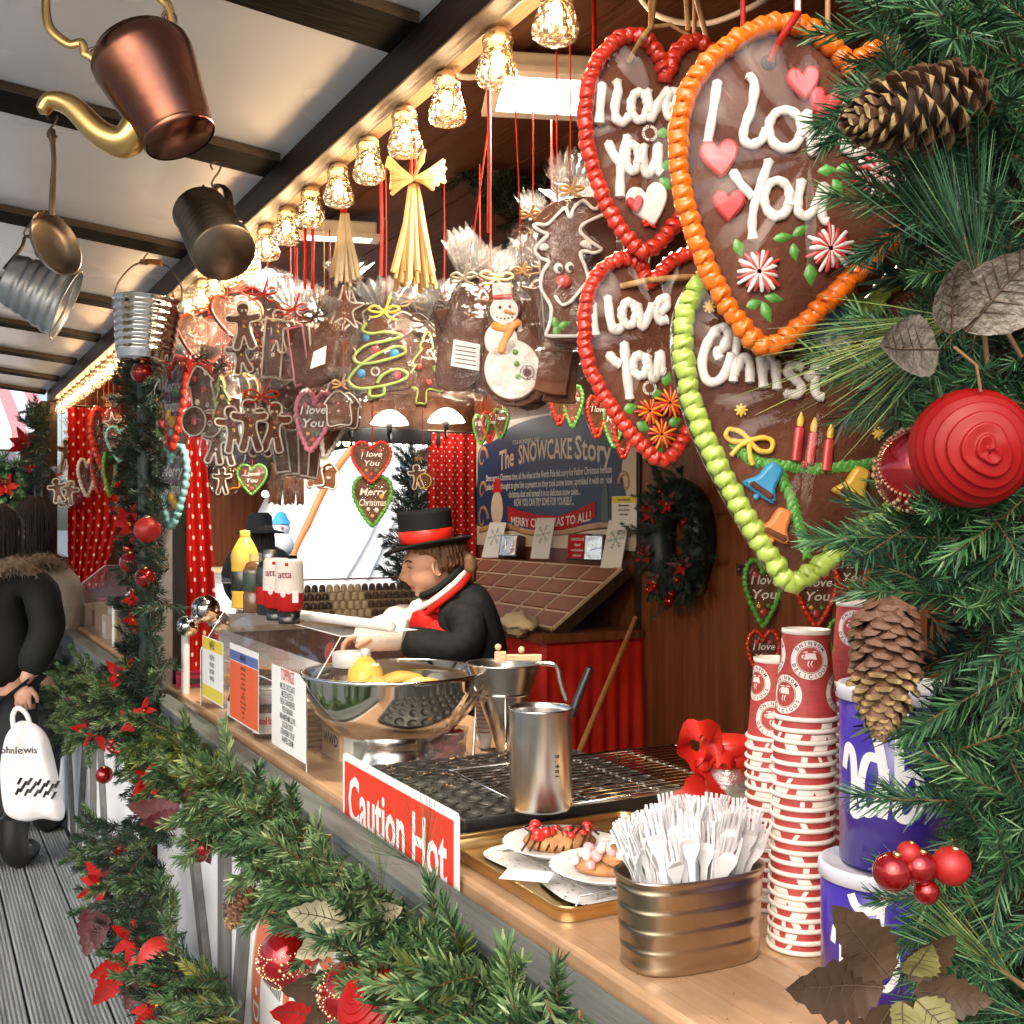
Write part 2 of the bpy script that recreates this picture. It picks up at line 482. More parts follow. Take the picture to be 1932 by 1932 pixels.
# ------------------------------------------------------------------ ground and decking
g = MB(); g.quad([(-150, -60, -.12), (150, -60, -.12), (150, 240, -.12), (-150, 240, -.12)])
struct(g.build('ground', m_paving))
deck = bpy.data.objects.new('decking', None); COL.objects.link(deck); struct(deck)
PW = .121
def plank_mesh(y0, y1):
    nr = 7; w = PW - .008; prof = [(0, -.03), (0, -.004), (.004, 0)]
    for i in range(nr):
        a = .006 + (w - .012) * i / nr; s = (w - .012) / nr
        prof += [(a + s * .12, 0), (a + s * .26, -.0038), (a + s * .62, -.0038), (a + s * .78, 0)]
    prof += [(w - .004, 0), (w, -.004), (w, -.03)]
    b = MB(); n = len(prof)
    b.add([(x, y, z) for y in (y0, y1) for x, z in prof], [(i, i + 1, n + i + 1, n + i) for i in range(n - 1)])
    b.add([(x, y0, z) for x, z in prof], [tuple(reversed(range(n)))])
    return b.mesh('plank', m_deck)
_pa, _pb = plank_mesh(-1.5, 5.57), plank_mesh(5.576, 12.0)
x = .69 - PW
while x > -2.6:
    for me in (_pa, _pb): obj('plank', me, deck, (x, 0, R(-.0015, .0015)))
    x -= PW
jb = MB(); jb.box((-2.6, -1.5, -.11), (.7, 12, -.035)); struct(jb.build('deck_joists', m_black))

# ------------------------------------------------------------------ the market stall
Y0, Y1, XB, YE, CT = .40, 7.40, 3.40, 6.90, z_(-.535)
CZ = z_(.85)
stall = thing('market_stall', 'long dark wooden Christmas market stall with serving counter, strings of lamps and two open bays', 'market stall', (.7, .4, 0))
_so = Vector((.7, .4, 0))
def sp(name, mb, mats, bevel=0.0):
    o = mb.build(name, mats, stall, -_so, bevel=bevel); return o
def sbox(name, a, b, m, bevel=0.0): return sp(name, MB().box(a, b), m, bevel)
sbox('floor', (.74, Y0, -.02), (XB, YE, .02), m_raft)
for i, (ya, yb) in enumerate(((.47, 3.77), (3.93, 7.25))):
    sbox('countertop', (.727, ya, CT - .045), (1.36, yb, CT), m_block, .008)
    sbox('ledge', (.645, ya, z_(-.562)), (.705, yb, z_(-.542)), m_ledge, .003)
    sbox('ledge_board', (.652, ya, z_(-.70)), (.672, yb, z_(-.564)), m_ledge, .002)
    sbox('front_panel', (.700, ya, 0), (.716, yb, z_(-.566)), m_white)
    sbox('inner_panel', (1.30, ya, .02), (1.325, yb, CT - .047), m_wall)
def brace(y0, z0, y1, z1, w=.055):
    d = Vector((0, y1 - y0, z1 - z0)); L = d.length
    M = tr(.69, y0, z0) @ Matrix.Rotation(atan2(-(y1 - y0), z1 - z0), 4, 'X')
    b = MB().box((-.0105, -w / 2, 0), (.0095, w / 2, L), 0, M); sp('timber_brace', b, m_grey_t, .003)
for a in ((3.30, .86, 2.80, .02), (2.83, .95, 2.83, .02, .07), (2.60, .80, 2.80, .02),
          (5.1, .95, 4.75, .02), (5.2, .95, 5.2, .02, .07), (5.3, .95, 5.7, .02), (6.3, .95, 5.9, .02), (6.5, .95, 6.9, .02)):
    brace(*a)
sbox('skirting', (.672, .47, 0), (.699, 3.77, .09), m_grey_t)
sbox('corner_post', (.735, 3.80, 0), (.80, 3.92, z_(.733)), m_black, .004)
sbox('front_post', (.665, 3.79, .0), (.730, 3.905, z_(.733)), m_beam, .004)
sbox('metal_channel', (.694, 3.762, z_(-.56)), (.748, 3.787, z_(.70)), m_alu, .004)
sbox('near_post', (.74, .47, 0), (.88, .60, z_(.733)), m_beam, .004)
sbox('end_post', (.665, 7.27, 0), (.76, 7.39, z_(.733)), m_beam, .004)
sbox('fascia_beam', (.715, .25, z_(.735)), (.757, 7.42, z_(.90)), m_beam, .004)
sbox('lamp_batten', (.758, .25, z_(.742)), (.79, 7.42, z_(.80)), m_pale)
xs = .79
while xs < XB:   # ceiling boards
    w = min(.235, XB - xs)
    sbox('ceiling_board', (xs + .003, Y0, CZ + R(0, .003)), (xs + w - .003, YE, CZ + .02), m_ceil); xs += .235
sbox('roof_deck', (.758, Y0 - .1, CZ + .03), (XB + .2, YE + .55, CZ + .07), m_raft)
ys = Y0
DY0, DY1 = 4.03, 4.885
while ys < YE - .01:   # back wall boards, leaving the doorway
    ye = min(ys + .31, YE)
    if ys < DY0 < ye: ye = DY0 - .012
    if not (DY0 - .013 < ys < DY1): sbox('wall_board', (XB + R(0, .004), ys + .002, .02), (XB + .025, ye - .002, CZ), m_wall)
    ys = DY1 + .012 if abs(ye - (DY0 - .012)) < 1e-6 else ye
def spart(name, mb, mats, par):
    return mb.build(name, mats, par)
door = sbox('door', (XB - .004, DY0, .03), (XB + .03, DY1, z_(.62)), m_wall, .004)
hg = MB().box((XB - .022, DY0 + .005, z_(-.245)), (XB - .006, DY0 + .055, z_(-.195))).ball((XB - .026, DY0 + .03, z_(-.22)), .012)
spart('hinge', hg, m_iron, door)
hg = MB().box((XB - .022, DY0 + .01, z_(.32)), (XB - .006, DY0 + .07, z_(.37))); spart('hinge', hg, m_iron, door)
sbox('door_lintel', (XB - .002, DY0 - .012, z_(.6215)), (XB + .025, DY1 + .012, CZ), m_wall)
sbox('door_jamb', (XB - .012, DY1 + .002, .02), (XB + .0, DY1 + .055, z_(.64)), m_beam)
# end wall with the far opening
OX0, OX1, OZ0, OZ1 = 1.30, 3.12, z_(-.57), z_(.57)
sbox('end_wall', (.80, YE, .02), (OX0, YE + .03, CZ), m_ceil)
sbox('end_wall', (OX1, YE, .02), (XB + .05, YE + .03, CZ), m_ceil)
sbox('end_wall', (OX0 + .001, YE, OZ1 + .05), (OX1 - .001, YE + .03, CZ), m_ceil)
sbox('end_wall', (OX0 + .001, YE, .02), (OX1 - .001, YE + .03, OZ0), m_wall)
sbox('opening_rail', (OX0 - .05, YE - .06, OZ1 - .05), (OX1 + .02, YE - .002, OZ1 + .048), m_black, .004)
sbox('end_counter', (1.25, 6.05, z_(-.60)), (3.10, 6.88, z_(-.565)), m_pale, .004)
sbox('end_counter_front', (1.27, 6.08, .02), (3.08, 6.10, z_(-.602)), m_wall)
sbox('side_wall', (.80, Y0 - .03, .02), (XB, Y0, CZ), m_wall)

# ------------------------------------------------------------------ lifted awning over the street side
awn = thing('awning', 'lifted white awning flap with dark rafters over the walkway', 'awning', (.7, .3, z_(.8)))
_ao = Vector((.7, .3, z_(.8)))
def aZ(X): return z_(.805) + .10 * (.70 - X)
XO = -1.75; AY0 = 1.15
b = MB()
b.add([(X, Y, aZ(X) + dz) for dz in (0, .02) for X, Y in ((.714, AY0), (XO, AY0), (XO, 7.5), (.714, 7.5))],
      [(0, 1, 2, 3), (7, 6, 5, 4), (0, 4, 5, 1), (1, 5, 6, 2), (2, 6, 7, 3), (3, 7, 4, 0)])
b.build('awning_sheet', m_awn, awn, -_ao)
RY = [1.74, 2.50, 3.40, 4.35, 5.15, 5.95, 6.7, 7.42]
for Y in RY:
    w = .125; h = .020; b = MB()
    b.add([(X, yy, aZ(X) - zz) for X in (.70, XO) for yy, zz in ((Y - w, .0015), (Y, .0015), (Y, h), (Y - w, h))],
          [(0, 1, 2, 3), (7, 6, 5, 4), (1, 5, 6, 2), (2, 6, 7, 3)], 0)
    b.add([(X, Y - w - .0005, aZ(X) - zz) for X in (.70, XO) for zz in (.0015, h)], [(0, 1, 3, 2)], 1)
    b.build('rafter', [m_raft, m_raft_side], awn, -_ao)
b = MB(); b.add([(x, y, aZ(XO) - zz) for x in (XO - .04, XO) for y in (AY0, 7.5) for zz in (.06, -.02)],
               [(0, 1, 3, 2), (4, 6, 7, 5), (0, 4, 5, 1), (2, 3, 7, 6), (0, 2, 6, 4), (1, 5, 7, 3)])
b.build('edge_board', m_raft, awn, -_ao)

# ------------------------------------------------------------------ lamp string along the fascia
m_shade = None
def shade_mat():
    m = bpy.data.materials.new('pressed_glass'); m.use_nodes = True
    nt = m.node_tree; nt.nodes.clear()
    o = nd(nt, 'ShaderNodeOutputMaterial')
    tr_ = nd(nt, 'ShaderNodeBsdfTransparent'); tr_.inputs[0].default_value = (1, .90, .76, 1)
    tl = nd(nt, 'ShaderNodeBsdfTranslucent'); tl.inputs[0].default_value = (.95, .62, .32, 1)
    gl = nd(nt, 'ShaderNodeBsdfGlossy'); gl.inputs['Roughness'].default_value = .07
    a = nd(nt, 'ShaderNodeMixShader'); a.inputs[0].default_value = .055
    nt.links.new(tr_.outputs[0], a.inputs[1]); nt.links.new(tl.outputs[0], a.inputs[2])
    b_ = nd(nt, 'ShaderNodeMixShader'); lw = nd(nt, 'ShaderNodeLayerWeight'); lw.inputs[0].default_value = .3
    ad = nd(nt, 'ShaderNodeMath', operation='MULTIPLY_ADD'); ad.inputs[1].default_value = .7; ad.inputs[2].default_value = .10
    nt.links.new(lw.outputs['Fresnel'], ad.inputs[0]); nt.links.new(ad.outputs[0], b_.inputs[0])
    nt.links.new(a.outputs[0], b_.inputs[1]); nt.links.new(gl.outputs[0], b_.inputs[2])
    tc = nd(nt, 'ShaderNodeTexCoord'); vo = nd(nt, 'ShaderNodeTexVoronoi'); vo.inputs['Scale'].default_value = 90
    nt.links.new(tc.outputs['Object'], vo.inputs[0])
    bp = nd(nt, 'ShaderNodeBump'); bp.inputs['Strength'].default_value = .9; bp.inputs['Distance'].default_value = .006
    nt.links.new(vo.outputs['Distance'], bp.inputs['Height'])
    for q in (gl, tl, lw): nt.links.new(bp.outputs[0], q.inputs['Normal'])
    nt.links.new(b_.outputs[0], o.inputs[0])
    return m
m_shade = shade_mat()
m_bulb = emitter('warm_filament', (1, .74, .44), 75)
m_bulb_far = emitter('warm_filament_far', (1, .66, .30), 40)
def flute(a, i): return 1 + .045 * cos(a * 10)
shade_me = MB().lathe([(.0215, .0), (.0235, -.006), (.022, -.012), (.022, -.024), (.0265, -.040), (.031, -.054), (.0315, -.062), (.029, -.070), (.024, -.0745), (.012, -.077), (.0005, -.078)],
                      40, 0, wob=lambda a, i: flute(a, i) if i < 8 else 1).mesh('shade', m_shade)
bulb_me = MB().ball((0, 0, -.036), .0085, 10, 8, s=(1, 1, 1.8)).mesh('bulb', m_bulb)
cap_me = MB().lathe([(.0005, .012), (.014, .012), (.0205, .004), (.0205, -.003), (.0005, -.003)], 14).mesh('lamp_cap', m_pale)
for i in range(35):
    Y = 1.304 + .1785 * i
    if Y > 7.3: break
    o = thing('string_lamp', 'lit pressed-glass lamp under the fascia beam, %s from the camera end of the string' % ORD[i], 'lamp', (.768 + R(-.002, .002), Y, z_(.728)), group='lit lamps along the fascia beam')
    o.rotation_euler = (R(-.05, .05), R(-.06, .06), R(0, 6))
    sh = obj('shade', shade_me, o); obj('bulb', bulb_me, o); obj('lamp_cap', cap_me, o)
    ld = bpy.data.lights.new('lamp_light', 'POINT'); ld.energy = .5; ld.color = (1, .70, .40); ld.shadow_soft_size = .012
    l = bpy.data.objects.new('lamp_light', ld); COL.objects.link(l); l.parent = o; l.location = (0, 0, -.052)
# wiring sagging between the near lamps
b = MB(); b.tube(spline([PX(1190, -30, .95), PX(1240, 28, .95), PX(1330, 44, 1.0), PX(1420, 12, 1.02), PX(1480, -30, 1.05)], 8), .0042, 8)
tag(b.build('cable', mat('white_cable', (.75, .72, .66), .4)), 'white electric cable sagging above the red-edged heart', 'cable')

# ------------------------------------------------------------------ ceiling flood lamps
m_lampbody = mat('lamp_body', (.62, .60, .54), .4)
def flood(u, v, label, yaw, tilt, w, h, energy):
    p = PD(u, v, 2.06 if u > 900 else 3.1)
    M = tr(p) @ rz(yaw) @ rx(tilt)
    o = thing('flood_lamp', label, 'lamp', M=M, group='flood lamps under the ceiling')
    b = MB().box((-w / 2, -h / 2, .004), (w / 2, h / 2, .045)); b.build('housing', m_lampbody, o, bevel=.006)
    b = MB().box((-w / 2 - .012, -h / 2 - .012, 0), (-w / 2 + .012, h / 2 + .012, .012)).box((w / 2 - .012, -h / 2 - .012, 0), (w / 2 + .012, h / 2 + .012, .012)) \
        .box((-w / 2 + .0125, -h / 2 - .012, 0), (w / 2 - .0125, -h / 2 + .01, .012)).box((-w / 2 + .0125, h / 2 - .01, 0), (w / 2 - .0125, h / 2 + .012, .012))
    b.build('frame', m_lampbody, o)
    b = MB().quad([(-w / 2 + .013, -h / 2 + .011, .002), (w / 2 - .013, -h / 2 + .011, .002), (w / 2 - .013, h / 2 - .011, .002), (-w / 2 + .013, h / 2 - .011, .002)][::-1])
    b.build('lit_glass', m_white_glow, o)
    b = MB().tube([(-w / 2 - .02, 0, .03), (-w / 2 - .025, 0, .10), (0, 0, .11), (w / 2 + .025, 0, .10), (w / 2 + .02, 0, .03)], .007, 6); b.build('bracket', m_lampbody, o)
    b = MB().tube(spline([(-w * .3, 0, .05), (-w * .8, -.02, .02), (-w * .95, -.03, .06), (-w * .9, -.02, .13)], 6), .006, 6); b.build('flex', m_lampbody, o)
    ld = bpy.data.lights.new('flood_light', 'AREA'); ld.shape = 'RECTANGLE'; ld.size = w * .9; ld.size_y = h * .9; ld.energy = energy; ld.color = (1, .86, .66)
    l = bpy.data.objects.new('flood_light', ld); COL.objects.link(l); l.parent = o; l.location = (0, 0, -.004)
flood(1032, 183, 'white flood lamp with lit panel beside the red heart, nearer the camera', -.35, -.12, .20, .15, 16)
flood(640, 452, 'white flood lamp with lit panel above the hanging biscuit bags, further back', -.3, .15, .20, .15, 20)
# ------------------------------------------------------------------ people
m_skin = mat('skin', (.60, .33, .23), .5, var=.08, vs=20, sss=.15, bump=.05, bs=200)
m_lip = mat('lips', (.42, .13, .11), .45)
m_eye = mat('eye_dark', (.03, .02, .02), .3)
m_eyew = mat('eye_white', (.75, .72, .68), .3)
m_hair_b = mat('dark_hair', (.012, .009, .008), .38, col2=(.03, .020, .016), vs=30, stretch=(12, 12, 1), bump=.6, bs=60, spec=.3)
m_hair_a = mat('auburn_hair', (.10, .045, .02), .45, col2=(.22, .11, .05), vs=30, stretch=(12, 12, 1), bump=.4, bs=60)
m_coat = mat('black_wool', (.012, .013, .014), .8, var=.25, vs=40, spec=.15, bump=.15, bs=9)
m_hat = mat('black_felt', (.008, .008, .009), .8, var=.2, spec=.15)
m_olive = mat('dark_olive_cloth', (.016, .018, .015), .75, var=.25, vs=8, bump=.35, bs=7, spec=.15)
m_cream = mat('grey_wool_coat', (.33, .31, .29), .85, var=.18, vs=9, bump=.35, bs=12, sheen=.1)
m_fur = mat('fur_trim', (.13, .09, .06), .85, col2=(.27, .21, .15), vs=30)
m_denim = mat('dark_trousers', (.018, .020, .026), .8, var=.3, bump=.2, bs=12)
m_boot = mat('black_boots', (.010, .010, .011), .4, var=.2)
m_redcl = mat('red_cloth', (.42, .010, .008), .65, var=.12, bump=.15, bs=10, spec=.2)
m_redsatin = mat('red_satin', (.48, .018, .010), .38, var=.15, bump=.25, bs=14, spec=.35)
m_wcl = mat('white_cotton', (.70, .66, .62), .85, var=.06, vs=8, bump=.4, bs=22)

def head_mb(mb, M, mi=0, lip=1, eye=2, nu=44, nv=34):
    """a head facing +x, crown up z, centre at the middle of the skull"""
    def g(a, b, s): return math.exp(-((a - b) / s) ** 2)
    vs = []; fs = []; lips = set()
    for i in range(nv + 1):
        el = -pi / 2 + pi * i / nv
        for k in range(nu):
            az = -pi + 2 * pi * k / nu
            x, y, z = cos(el) * cos(az), cos(el) * sin(az), sin(el)
            p = Vector((x * .097, y * .076, z * .118))
            low = max(0, -z)
            p.y *= 1 - .30 * low ** 1.6
            p.x *= 1 - (.02 if x > 0 else .42) * low ** 2
            if x > 0:
                f = p.x
                f += .024 * g(az, 0, .17) * (g(el, -.22, .13) + .55 * g(el, -.02, .18))
                f += .006 * g(az, 0, .55) * g(el, .24, .13)
                f -= .012 * (g(az, .36, .2) + g(az, -.36, .2)) * g(el, .06, .13)
                f += .008 * g(az, 0, .33) * (g(el, -.50, .05) + g(el, -.63, .06)) - .004 * g(az, 0, .38) * g(el, -.565, .028)
                f += .013 * g(az, 0, .45) * g(el, -.93, .17)
                f -= .004 * g(az, 0, .4) * g(el, -.74, .06)
                f += .006 * (g(az, .65, .3) + g(az, -.65, .3)) * g(el, -.22, .22)
                p.x = f
            vs.append(p)
    mids = []
    for i in range(nv):
        el = -pi / 2 + pi * (i + .5) / nv
        for k in range(nu):
            k2 = (k + 1) % nu
            az = -pi + 2 * pi * (k + .5) / nu
            fs.append((i * nu + k, i * nu + k2, (i + 1) * nu + k2, (i + 1) * nu + k))
            mids.append(lip if abs(az) < .36 and -.66 < el < -.47 else mi)
    o = len(mb.f)
    mb.add(vs, fs, mi, True, M)
    for j, q in enumerate(mids): mb.m[o + j] = q
    for sy in (-1, 1):
        mb.ball((.080, sy * .031, .008), .0125, 10, 8, eye + 1, M)
        mb.ball((.0908, sy * .0315, .004), .0045, 8, 6, eye + 1, M, (.5, 1, 1))
        mb.tube(spline([(.083, sy * .018, .011), (.092, sy * .031, .014), (.083, sy * .045, .009)], 4), .0026, 5, eye, M=M)
        mb.tube(spline([(.094, sy * .016, .030), (.092, sy * .034, .037), (.080, sy * .052, .030)], 4), .0032, 5, eye, M=M)
        ear = M @ tr(-.004, sy * .076, -.004) @ rz(sy * .35) @ ry(.15)
        mb.ball((0, 0, 0), .030, 12, 8, mi, ear, (.62, .28, 1.0))
        mb.tube([(.006 + .017 * cos(a), sy * .007, .003 + .027 * sin(a)) for a in [x * .4 - 1.9 for x in range(11)][::-1]], .0045, 6, mi, M=ear)
def hand_mb(mb, M, mi=0, curl=.5, sc=1.0):
    """palm along +x with thumb to +y, fingers curling towards -z"""
    M = M @ Matrix.Scale(sc, 4)
    mb.ball((.045, 0, 0), .05, 12, 8, mi, M, (1.0, .82, .34))
    for i, (yy, L) in enumerate(((.030, .068), (.010, .078), (-.010, .072), (-.029, .056))):
        p = Vector((.082, yy, 0)); a = 0; pts = [p.copy()]
        for j in range(3):
            a += curl * (.7 + .25 * j); p = p + Vector((cos(a), 0, -sin(a))) * L * (.42, .32, .26)[j]; pts.append(p.copy())
        mb.tube([Vector((.05, yy * .9, 0))] + pts, [.0095, .0095, .0088, .0082, .0065], 8, mi, M=M)
    mb.tube([(.015, .030, -.002), (.040, .050, -.008), (.062, .056, -.020), (.080, .050, -.032)], [.013, .0115, .010, .008], 8, mi, M=M)
def fur_mb(mb, pts, r, n, L, mi=0, away=.6):
    for i in range(n):
        t = R(0, len(pts) - 1.001); a = int(t); c = Vector(pts[a]).lerp(Vector(pts[a + 1]), t - a)
        d = Vector((R(-1, 1), R(-1, 1), R(-1, 1))).normalized()
        b = c + d * r; e = d.orthogonal().normalized() * .0035; tip = b + (d + Vector((R(-.4, .4), R(-.4, .4), R(-.7, .1)))) * L
        mb.add([b - e, b + e, tip], [(0, 1, 2)], mi)

def crumple(vs, a=.012):
    return [tuple(Vector(p) + Vector((mnoise.noise(Vector(p) * 9), mnoise.noise(Vector(p) * 9 + Vector((5, 0, 0))), 0)) * a + Vector((mnoise.noise(Vector(p) * 26), mnoise.noise(Vector(p) * 26 + Vector((0, 7, 0))), 0)) * a * .5) for p in vs]
def strand_mb(q, hm, L, n, seed, face=.75, t0=.15):
    """hair as many locks combed from the crown down over the skull"""
    rr = random.Random(seed)
    for i in range(n):
        a = 2 * pi * i / n + rr.uniform(-.05, .05); a = (a + pi) % (2 * pi) - pi
        fr = abs(a) < face; ln = (.0 if fr else L) * rr.uniform(.9, 1.08); sh = rr.uniform(.98, 1.06)
        pts = [(-.02 + .10 * sin(t) * cos(a) * 1.03 * sh, .088 * sin(t) * sin(a) * 1.05 * sh, .016 + .108 * cos(t) * sh) for t in ((t0, max(t0 + .1, .6), 1.05 + t0 * .2, 1.4) if not fr else (t0, t0 + .15, t0 + .3, max(1.05, t0 + .4)))]
        if not fr:
            x, y, z = pts[-1]
            for f in (.35, .7, 1): pts.append((x * (1 - .04 * f) - .01 * f + rr.uniform(-.006, .006), y * (1 + .05 * f - .22 * f * f) + rr.uniform(-.006, .006), z - .02 - ln * f))
        q.tube(spline(pts, 3), [rr.uniform(.008, .011)] * (len(pts) * 3 - 6) + [.008, .006, .004, .002], 5, M=hm, flat=.55)
# --- stallholder in a top hat, head bent over her work
H = Hang('person', 'woman in black top hat with red band and black coat, serving behind the counter', 'person', 880, 1200, 3.85)
P_ = H.p; vend = H.o
V = [P_(885, 1440), P_(892, 1300), P_(882, 1190), P_(868, 1128), P_(850, 1102), P_(835, 1088),
     P_(888, 1142, -.12), P_(880, 1222, -.19), P_(778, 1196, -.20), P_(720, 1186, -.19),
     P_(878, 1142, .13), P_(858, 1214, .17), P_(772, 1186, .10), P_(742, 1182, .06),
     P_(888, 1480, -.08), P_(884, 1660, -.09), P_(888, 1840, -.09), P_(846, 1852, -.10),
     P_(888, 1480, .08), P_(884, 1660, .09), P_(888, 1840, .09), P_(846, 1852, .10)]
E = [(0, 1), (1, 2), (2, 3), (3, 4), (4, 5), (3, 6), (6, 7), (7, 8), (8, 9), (3, 10), (10, 11), (11, 12), (12, 13),
     (0, 14), (14, 15), (15, 16), (16, 17), (0, 18), (18, 19), (19, 20), (20, 21)]
rad = [.12, .11, .08, .05, .05, .05, .03, .036, .030, .026, .03, .036, .030, .026, .085, .06, .045, .035, .085, .06, .045, .035]
bv, bf = skin(V, E, rad, 0, 1)
b = MB(); b.add(bv, bf, 0, True)
head_mb(b, tr(P_(814, 1069)) @ rz(pi + .30) @ ry(.14) @ Matrix.Scale(.97, 4))
hand_mb(b, tr(P_(735, 1188, -.19)) @ rz(pi), 0, .5)
hand_mb(b, tr(P_(750, 1182, .06)) @ rz(pi), 0, .5)
b.build('body', [m_skin, m_lip, m_eye, m_skin], vend)
cv = [P_(882, 1430), P_(898, 1310), P_(890, 1200), P_(880, 1138), P_(884, 1150, -.11), P_(892, 1222, -.19), P_(832, 1212, -.21), P_(766, 1194, -.20),
      P_(878, 1150, .12), P_(864, 1214, .17), P_(788, 1188, .11), P_(868, 1108, .0)]
ce = [(0, 1), (1, 2), (2, 3), (3, 4), (4, 5), (5, 6), (6, 7), (3, 8), (8, 9), (9, 10), (3, 11)]
sv, sf = skin(cv, ce, [.155, .14, .15, .12, .09, .076, .068, .052, .09, .075, .05, .08], 0, 2)
b = MB(); b.add(crumple(sv), sf, 0, True); b.build('coat', m_coat, vend)
b = MB()
b.tube(spline([P_(772, 1186, -.20), P_(745, 1182, -.20), P_(712, 1190, -.195), P_(692, 1196, -.19)], 4), [.052, .056, .060, .060, .063, .060, .058, .055, .05, .05, .046, .044, .040], 16, M=None, flat=.9)
b.build('white_cuff', m_wcl, vend)
b = MB(); b.tube(spline([P_(782, 1180, .10), P_(752, 1172, .08), P_(728, 1180, .06)], 4), [.05, .053, .055, .055, .052, .05, .05, .045, .04], 14); b.build('white_cuff', m_wcl, vend)
b = MB(); b.tube(spline([P_(800, 1122, -.055), P_(832, 1106, -.085), P_(864, 1078, -.06), P_(872, 1066, .02), P_(848, 1088, .08), P_(810, 1116, .06)], 5, True), .013, 8, closed=True)
b.build('black_collar', m_coat, vend)
b = MB(); b.tube(spline([P_(786, 1150, -.07), P_(822, 1128, -.115), P_(862, 1096, -.10), P_(880, 1076, -.02), P_(880, 1080, .05)], 5), .010, 8, flat=.6); b.build('white_collar', m_wcl, vend)
b = MB(); b.tube(spline([P_(800, 1162, -.085), P_(838, 1130, -.13), P_(874, 1100, -.11), P_(888, 1082, -.03), P_(886, 1086, .05)], 5), .011, 8, flat=.5); b.build('red_collar', m_redcl, vend)
b = MB(); b.ball(P_(806, 1176, -.03), .09, 18, 12, s=(.75, .9, .9)); b.ball(P_(828, 1290, -.03), .17, 18, 12, s=(.75, .95, 1.5)); b.build('red_apron', m_redcl, vend)
b = MB()
b.tube(spline([P_(804, 1134, -.03), P_(784, 1150, -.05), P_(768, 1166, -.05), P_(772, 1176, -.03)], 4), [.02, .022, .026, .03, .026, .022, .028, .03, .026, .022, .02, .018, .016], 10); b.build('white_frill', m_wcl, vend)
b = MB(); Mh = tr(P_(819, 1061)) @ rz(pi + .26) @ ry(.14) @ Matrix.Scale(.93, 4)
b.ball((-.016, 0, .010), .098, 20, 14, 0, Mh, (.92, .80, .98))
b.ball((-.066, 0, -.02), .05, 14, 10, 0, Mh, (.75, .95, 1.1))
b.tube(spline([P_(868, 1046, -.02), P_(884, 1056, -.03), P_(889, 1074, -.03), P_(888, 1096, -.02)], 5), [.024] * 6 + [.024] * 5 + [.018] * 4 + [.008], 10)
strand_mb(b, Mh, .05, 130, 8, 1.35, .98)
for sy in (-1, 1): b.tube(spline([(.03, sy * .070, .050), (.0, sy * .082, .03), (-.02, sy * .084, -.005)], 4), [.014] * 8 + [.008], 7, M=Mh)
b.build('hair', m_hair_a, vend)
ht = bpy.data.objects.new('top_hat', None); COL.objects.link(ht); ht.parent = vend
ht.matrix_basis = tr(P_(806, 1027)) @ ry(-.10) @ rx(.05) @ Matrix.Scale(.95, 4)
b = MB(); b.lathe([(.0005, .128), (.092, .126), (.098, .121), (.099, .112), (.096, .03), (.098, .006), (.146, .002), (.152, -.002), (.148, -.010), (.098, -.008), (.09, .0), (.0005, .01)], 40,
                  wob=lambda a, i: 1 + (.07 * abs(cos(a)) if i in (6, 7, 8) else 0))
for i, p in enumerate(b.v): 
    rr = sqrt(p[0] ** 2 + p[1] ** 2)
    if rr > .12: b.v[i] = (p[0], p[1], p[2] + (rr - .1) * (.35 * (p[1] / rr) ** 2 - .30 * max(0, -p[0] / rr) + .25 * max(0, p[0] / rr)))
b.build('felt', m_hat, ht)
b = MB(); b.lathe([(.0985, .010), (.1008, .012), (.0990, .054), (.0970, .056)], 40); b.build('hat_band', m_redsatin, ht)

